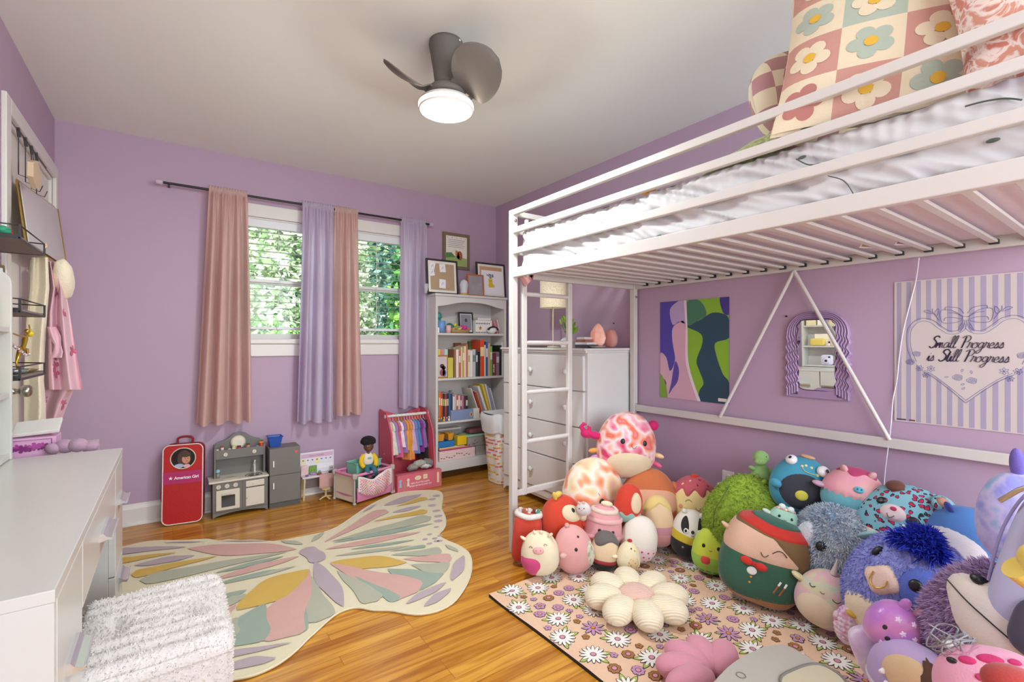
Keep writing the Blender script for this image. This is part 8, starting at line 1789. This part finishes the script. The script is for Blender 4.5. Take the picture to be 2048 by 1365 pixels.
# 29 shiny purple cow
SP = ramp_mat('noise', [(.35, '#a35fc0'), (.6, '#c77fb4'), (.75, '#8f5fc9')], 5, .3, sheen=.5); p = Plush('plush_cow', 'shiny purple star-printed cow plush with a glitter horn before the blue-tufted cow', 1788, 1254, 98, 100, 1.46, 22, 20, .88)
p.body(SP).eye(-36, 2, .006).eye(-24, -18, .0065).lump('ear', -20, 70, (.014, .010, .024), SP, .4).lump('ear', 66, 8, (.018, .012, .04), PL('#b3508a'), .4).lump('horn', 40, 60, (.011, .011, .024), M('#d0a8ba', rough=.2, metal=.4), .6)
for a, e_, r_ in ((-20, 30, 20), (-2, 6, 50), (-4, -26, 0), (18, 34, 10), (24, 4, 30), (-30, -34, 60), (40, 24, 0)): p.patch('star_print', a, e_, 7, 7, M('#e0c9e6', rough=.5), .002, lambda t: .55 + .45 * abs(math.cos(2.5 * t)), rot=r_, fill=2)
# 30 tufted cow
BV = PL('#8d96d4'); p = Plush('plush_cow', 'huge fluffy periwinkle cow plush with a royal blue tuft and gold nose ring', 1820, 1186, 214, 250, 1.64, -8, 14, .95, .12, .7)
random.seed(3); p.body(BV, fur=9000, L=.010, w=.004, mats=[BV, PL('#9aa3de'), PL('#828bcd')], droop=.6, jit=.6)
p.patch('eye_patch', 10, 20, 20, 19, PL('#5468b8'), .012).patch('eye', 4, 22, 7, 6.4, BLACK, .018).patch('eye', -46, 32, 4, 6, BLACK, .012).patch('snout', -24, 12, 17, 13, PL('#dcc0b0'), .016, lambda t: 1 + .1 * math.cos(4 * t)).path('nose_ring', [(-31, 16, .02), (-30, 8, .022), (-24, 5, .023), (-17, 9, .022), (-17, 15, .02)], .0022, M('#d6b04c', metal=.8, rough=.25)).patch('belly', -22, -32, 36, 22, PL('#ded0b4'), .012)
RB = M('#1c2fb8', rough=.8); m = MB(); random.seed(4)
tufts(m, [(p.at(U(-52, 30), U(52, 88), .005), (p.nrm(U(-40, 20), U(60, 85)) + V((U(-.5, .7), -.5, .2))).normalized()) for _ in range(2600)], .048, .007, [RB, M('#1626a0', rough=.8), M('#2b46d0', rough=.8)], .5, .7); m.build('tuft', p.t, local=True)
p.lump('ear', 78, 26, (.03, .014, .06), PL('#8fa0cf'), .5).lump('ear', 80, 12, (.026, .012, .055), PL('#cf9a98'), .6).lump('horn', -62, 66, (.008, .008, .02), PL('#d6cfc9'), .6)
# 31 yeti
LV = PL('#b39ac0'); p = Plush('plush_yeti', 'long-haired lilac plush with a big white face and black line mouth at the right', 1990, 1258, 200, 262, 1.30, -26, 30, .85, .05, .6)
random.seed(5); p.body(LV, fur=9000, L=.030, w=.005, mats=[LV, PL('#c3add0'), PL('#a78cb8')], droop=.4, jit=.8)
p.patch('face', 2, 24, 58, 32, PL('#dbd2c9'), .036, lambda t: .96 + .1 * math.cos(4 * t)).patch('eye', -34, 38, 7, 5, BLACK, .041).patch('eye', 36, 30, 8, 6, BLACK, .041).path('mouth', [(-44, 20, .037), (-20, 22, .040), (0, 23, .041), (20, 22, .040), (46, 18, .036)], .0018, BLACK).lump('ear', -40, 74, (.03, .012, .05), PL('#d9aba8'), .5)
# 33, 32: behind and before, at the picture's right edge
p = Plush('plush_octopus', 'blue and violet tie-dye plush with raised arms behind the backpack at the right edge', 2040, 1040, 130, 190, 1.42, 0, 0, .9)
p.body(ramp_mat('noise', [(.35, '#8f8fd3'), (.5, '#c3b9dc'), (.62, '#7fa9cf'), (.75, '#8a6fc0')], 12)).lump('arm', -24, 84, (.018, .016, .05), PL('#6f5fb0'), .5)
def backpack():
    c = atd(2122, 1140, 1.15); yaw = math.atan2(-c.x, c.y); R = Matrix.Rotation(yaw - .25, 4, 'Z') @ Matrix.Rotation(rad(14), 4, 'Y')
    t = thing('backpack', 'lavender backpack with black mesh front and a yellow plush tucked in at the right edge', 'backpack', c, 0, None, rot=R); LB = M('#b3b6d6', rough=.6, bump=.2); KM = M('#1d1c1c', rough=.5)
    m = MB(); rbox(m, -.10, .12, -.06, .07, -.22, .20, .04, LB, .5, 40, 28); m.build('bag', t, local=True)
    m = MB(); rbox(m, -.055, .11, -.085, -.03, -.02, .185, .04, KM, .6, 32, 22); m.build('mesh_front', t, local=True)
    m = MB(); rbox(m, -.035, .11, -.085, -.02, -.22, -.07, .04, M('#4b4a5c', rough=.4), .6, 30, 20); m.build('pocket', t, local=True)
    MB().tube(smooth_path([(-.10, -.03, -.10), (-.108, -.03, .05), (-.085, -.03, .17), (-.03, -.03, .205), (.05, -.03, .21)], 5), .0035, M('#8f8ab8'), 8).build('piping', t, local=True)
    MB().tube(smooth_path([(.0, -.07, .15), (.03, -.095, .10), (.035, -.10, .04), (.08, -.095, 0)], 5), .010, M('#c9c3b4'), 10).build('strap', t, local=True)
    MB().tube([(-.07, -.05, .20), (-.10, -.055, .165), (-.125, -.05, .12)], .006, M('#b8a98c', metal=.6, rough=.3), 8).build('buckle_strap', t, local=True)
    c2 = atd(2092, 1125, .99); m = MB(); m.ell(c2, (.05, .04, .045), PL('#d9c05c'), None, 24, 16, fn=lambda q: q * (1 + .15 * mnoise.noise(q * 40))); m.tube([c2 + V((-.02, .04, -.02)), c2 + V((.02, .0, -.075))], [.028, .018], PL('#d9c05c'), 14); one(m, 'plush_duck', 'crumpled yellow plush hanging over the lavender backpack', 'plush toy')
backpack()
# 34 hooded
p = Plush('plush_hooded', 'plush in a lilac monster hood with white felt teeth at the bottom edge', 1828, 1356, 150, 132, 1.38, -14, 8, .85)
p.body(PL('#b5a0c9')).patch('face', 0, 20, 32, 36, PL('#d3b78f'), .005, lambda t: .95 + .12 * math.cos(2 * t)).patch('hair', 28, 22, 15, 40, PL('#54392a'), .008, lambda t: 1 + .1 * math.sin(9 * t)).eye(0, 22, .011).cap('white_hood_edge', lambda a: -22 + 5 * math.sin(rad(a) * 3), PL('#d8d3d6'), False, .004)
for a, e_ in ((-30, 4), (-22, -12), (42, 34), (44, 18), (40, 2)): p.patch('felt_tooth', a, e_, 4, 5, WHITE, .013, fill=2)
# 35 pink spotted
p = Plush('plush_spotted', 'pink plush with magenta spots in the bottom right corner', 2000, 1388, 210, 170, 1.10, 0, -14, .9)
p.body(PL('#dd9db4'))
for a, e_, r_ in ((-30, 52, 9), (6, 62, 12), (24, 40, 14), (48, 58, 7), (-8, 34, 7)): p.patch('spot', a, e_, r_, r_ * .7, PL('#c22f68'), .004)
p.patch('eye', -50, 44, 7, 4, BLACK, .005)
c = atd(2030, 1372, .93); one(MB().ell(c, (.055, .05, .03), PL('#a3302a'), None, 24, 14), 'plush_cushion', 'red velvety plush in the extreme bottom right corner', 'plush toy')
# grey cable and white mouse
c = atd(1908, 1292, 1.17); m = MB(); m.ell(c, (.014, .026, .012), M('#dedcd9', rough=.3), Matrix.Rotation(.8, 3, 'Z'), 22, 14); one(m, 'white_remote', 'small white pebble-shaped device lying on the lilac long-haired plush', 'device')
random.seed(6); pts = [c + V((U(-.055, .045), U(-.04, .05), U(-.04, .045))) for _ in range(34)]; one(MB().tube(smooth_path(pts, 6), .0019, M('#8d8b8e', rough=.5), 6), 'grey_cable', 'tangled grey cable around the white device', 'cable')
# ================================================================ bedding and foreground things
def pillow(name, label, c, w, h, d, R, mat, deco=None):
    t = thing(name, label, 'pillow', c, 0, None, rot=R); e = .55
    def pt(X, Y, s):       # X, Y in -1..1
        k = (1 - abs(X) ** 2.6) * (1 - abs(Y) ** 2.6); k = max(0, k) ** .5
        x = X * w / 2 * (1 - .06 * (1 - abs(Y)) * 0 - .05 * math.cos(Y * PI / 2) * abs(X) ** 3); z = Y * h / 2 * (1 - .05 * math.cos(X * PI / 2) * abs(Y) ** 3)
        return V((x, -s * (d / 2 * k) - s * .0012, z + .0))
    m = MB()
    for s in (1, -1): m.grid(lambda u, v: pt(2 * u - 1, 2 * v - 1, s) + V((0, -s * .004 * mnoise.noise(V((u * 5, v * 5, s))), 0)), 40, 40, mat)
    m.build('cover', t, local=True)
    if deco: deco(t, pt)
    return t
def rotpx(yaw, pitch, roll): return Matrix.Rotation(yaw, 4, 'Z') @ Matrix.Rotation(pitch, 4, 'X') @ Matrix.Rotation(roll, 4, 'Y')
def flower_deco(t, pt):
    cr, rs, sg, yl, dr = M('#ddcdb0', rough=.9, bump=.5), M('#c08d80', rough=.9, bump=.5), M('#a9b3a3', rough=.9, bump=.5), M('#d9ab3c', rough=.9), M('#b0746c', rough=.9, bump=.5)
    n = 4; m = MB()
    for i in range(n):
        for j in range(n):
            odd = (i + j) % 2; bg = (rs if (i // 1 + j) % 4 in (1,) or (j % 2 == 1 and odd) else sg) if odd else cr
            x0, x1, y0, y1 = -1 + 2 * i / n, -1 + 2 * (i + 1) / n, -1 + 2 * j / n, -1 + 2 * (j + 1) / n
            for s in (1,): m.grid(lambda u, v: pt((x0 + (x1 - x0) * u) * .985, (y0 + (y1 - y0) * v) * .985, s) + V((0, -.0055, 0)), 8, 8, bg)
            pm = cr if odd else (dr if (i + j) % 4 == 0 else sg); cx_, cy_ = (x0 + x1) / 2, (y0 + y1) / 2; a0 = i + j
            for k in range(5):
                a = a0 + k * 2 * PI / 5; px_, py_ = cx_ + .115 * math.cos(a), cy_ + .115 * math.sin(a); m.add([pt(px_, py_, 1) + V((0, -.0066, 0))] + [pt(px_ + .075 * math.cos(q), py_ + .075 * math.sin(q), 1) + V((0, -.0066, 0)) for q in [2 * PI * z / 14 for z in range(14)]], [(0, 1 + z, 1 + (z + 1) % 14) for z in range(14)], pm)
            m.add([pt(cx_ + .055 * math.cos(q), cy_ + .055 * math.sin(q), 1) + V((0, -.0078, 0)) for q in [2 * PI * z / 14 for z in range(14)]], [tuple(range(14))], yl)
    m.build('flower_print', t, local=True)
def bedding():
    MT = 1.742
    c = atd(1800, 92, 1.62); yaw = math.atan2(-c.x, c.y)
    pillow('flower_pillow', 'large square pillow checked with daisies in rose, cream and sage on the loft bed', V((1.70, .46, MT + .27)), .60, .60, .15, rotpx(rad(-66), rad(-20), rad(6)), M('#ddcdb0', rough=.9, bump=.5), flower_deco)
    CK = None
    def check():
        m, n, L, q = newmat('check'); tc = n.new('ShaderNodeTexCoord'); ck = n.new('ShaderNodeTexChecker'); ck.inputs['Scale'].default_value = 15; ck.inputs['Color1'].default_value = (*lin('#b08484'), 1); ck.inputs['Color2'].default_value = (*lin('#ded2b4'), 1)
        L.new(tc.outputs['Object'], ck.inputs['Vector']); L.new(ck.outputs['Color'], q.inputs['Base Color']); q.inputs['Roughness'].default_value = .9; return m
    t = thing('checked_cushion', 'round cushion in mauve and cream checks behind the daisy pillow on the loft bed', 'pillow', (1.86, .74, MT + .25), 0, None, rot=rotpx(rad(-30), rad(-14), 0)); CK = check()
    MB().ell((0, 0, 0), (.25, .085, .20), CK, None, 40, 24, .85).build('cover', t, local=True); MB().tube([(.25 * math.cos(a), 0, .20 * math.sin(a)) for a in [2 * PI * i / 40 for i in range(40)]], .006, M('#dcd0ba', rough=.8), 8, True).build('piping', t, local=True)
    CO = ramp_mat('noise', [(.40, '#c97f6c'), (.47, '#e6d3c8'), (.53, '#e6d3c8'), (.60, '#cf8f78')], 22, dist=1.5)
    pillow('coral_pillow', 'coral pillow with a white scroll print at the head end of the loft bed', V((1.62, .135, MT + .20)), .40, .42, .14, rotpx(rad(-80), rad(-12), rad(-8)), CO)
    GRN_ = ramp_mat('noise', [(.35, '#8d9a5a'), (.5, '#b9b98a'), (.65, '#7d8f4c')], 30)
    o = MB().grid(lambda u, v: V((1.62 + .26 * v + .02 * math.sin(u * 9), 1.16 - .42 * u, MT + .004 + .16 * u ** 1.2 * math.sin(PI * min(1, v + .15)) + .012 * abs(mnoise.noise(V((u * 8, v * 6, 0)))) + .01)), 40, 24, GRN_)
    one(o, 'green_throw', 'crumpled green and beige throw blanket lying on the loft bed', 'blanket')
    c = V((1.64, 1.30, MT + .035)); m = MB(); m.ell(c, (.035, .028, .03), PL('#b5702f')); m.ell(c + V((-.01, .02, .028)), (.012, .010, .014), PL('#7a4a24')); m.ell(c + V((.012, -.02, .026)), (.012, .010, .012), PL('#7a4a24')); one(m, 'plush_bear', 'small brown and orange plush showing over the rail at the foot of the loft bed', 'plush toy')
    # bow tied at the corner
    PKB = M('#c98f8c', rough=.6, bump=.3); t = thing('fabric_bow', 'dusty pink fabric corner hanging under the loft bed by the ladder', 'fabric bow', (1.60, 2.05, 1.47))
    def q(px, py): return ony(px, py, BY - .012)
    m = MB(); m.poly([q(1040, 556), q(1054, 549), q(1066, 551), q(1062, 562), q(1051, 574)], PKB, (0, .004, 0)); m.poly([q(1058, 551), q(1068, 550), q(1066, 560)], M('#a5706e'), (0, .006, 0)); m.build('fabric', t)
    # paper tags under the mattress
    for i, (px, py, w_, c_) in enumerate(((1735, 487, .05, '#dcd3c2'), (1805, 481, .045, '#cfc6cc'))):
        p = onz(px, py, 1.526); t = thing('paper_tag', ('barcoded cream' if i == 0 else 'pale crinkled') + ' paper tag hanging from the slats under the mattress', 'tag', p)
        xf = XF(p + V((0, 0, -.004)), (.75, -.5, 0), (.25, .45, -.55)); MB().box(-w_ / 2, w_ / 2, -.016, .016, -.0004, .0004, M(c_), xf).build('tag', t)
        m = MB()
        for k in range(8): m.box(-w_ / 2 + .006 + k * .005, -w_ / 2 + .0085 + k * .005, -.011, .011, .0005, .0007, BLACK, xf); m.box(-w_ / 2 + .006 + k * .005, -w_ / 2 + .0085 + k * .005, -.011, .011, -.0007, -.0005, BLACK, xf)
        m.build('print', t)
bedding()
def foreground():
    pc = onz(1420, 1352, .04); t = thing('pink_cushion', 'pink shell-shaped floor cushion at the bottom edge beside the grey step stool', 'cushion', (pc.x, pc.y, .01)); PK_ = PL('#cf8d9c')
    for i in range(5):
        a = rad(20 + 36 * i); MB().ell((pc.x + .10 * math.cos(a), pc.y - .02 + .10 * math.sin(a), .055), (.09, .052, .045), PK_, Matrix.Rotation(a, 3, 'Z'), 24, 16).build('lobe', t)
    # grey plastic stool / chair back
    G = M('#a39d92', rough=.5, bump=.15, bs=200, var=.03); GD = M('#6f6a63', rough=.5); GL_ = M('#b3a98f', rough=.5)
    zt = .20; A = lambda px, py, z=zt: onz(px, py, z)
    t = thing('step_stool', 'taupe plastic children step stool with a dark recessed grip at the bottom edge', 'step stool', A(1560, 1340, 0))
    ol = [A(1405, 1400), A(1440, 1345), A(1482, 1312), A(1530, 1291), A(1570, 1288), A(1612, 1308), A(1665, 1345), A(1740, 1400), A(1700, 1480), A(1450, 1480)]
    ol = smooth_path([V((p.x, p.y, 0)) for p in ol], 4, True); n = len(ol); c = sum(ol, V((0, 0, 0))) / n; m = MB()
    def ring(k, z): return [c + (p - c) * k + V((0, 0, z)) for p in ol]
    R_ = [ring(1.03, .002), ring(1.0, .10), ring(.99, zt - .012), ring(.975, zt - .003), ring(.95, zt)]
    for k in range(4): m.add(R_[k] + R_[k + 1], [(i, (i + 1) % n, n + (i + 1) % n, n + i) for i in range(n)], G, True)
    m.add(R_[4], [tuple(range(n))], G); m.build('stool_body', t)
    rc = [A(1560, 1362), A(1590, 1340), A(1625, 1330), A(1655, 1336), A(1690, 1362), A(1700, 1400), A(1600, 1410)]; rc = smooth_path([p + V((0, 0, .001)) for p in rc], 4, True)
    MB().add(rc, [tuple(range(len(rc)))], GL_).tube(rc, .004, GD, 8, True).build('grip', t)
    q = A(1482, 1352); MB().tube([q + V((.012 * math.cos(a), .012 * math.sin(a), .001)) for a in [2 * PI * i / 16 for i in range(16)]], .0012, GD, 6, True).build('moulded_mark', t)
foreground()
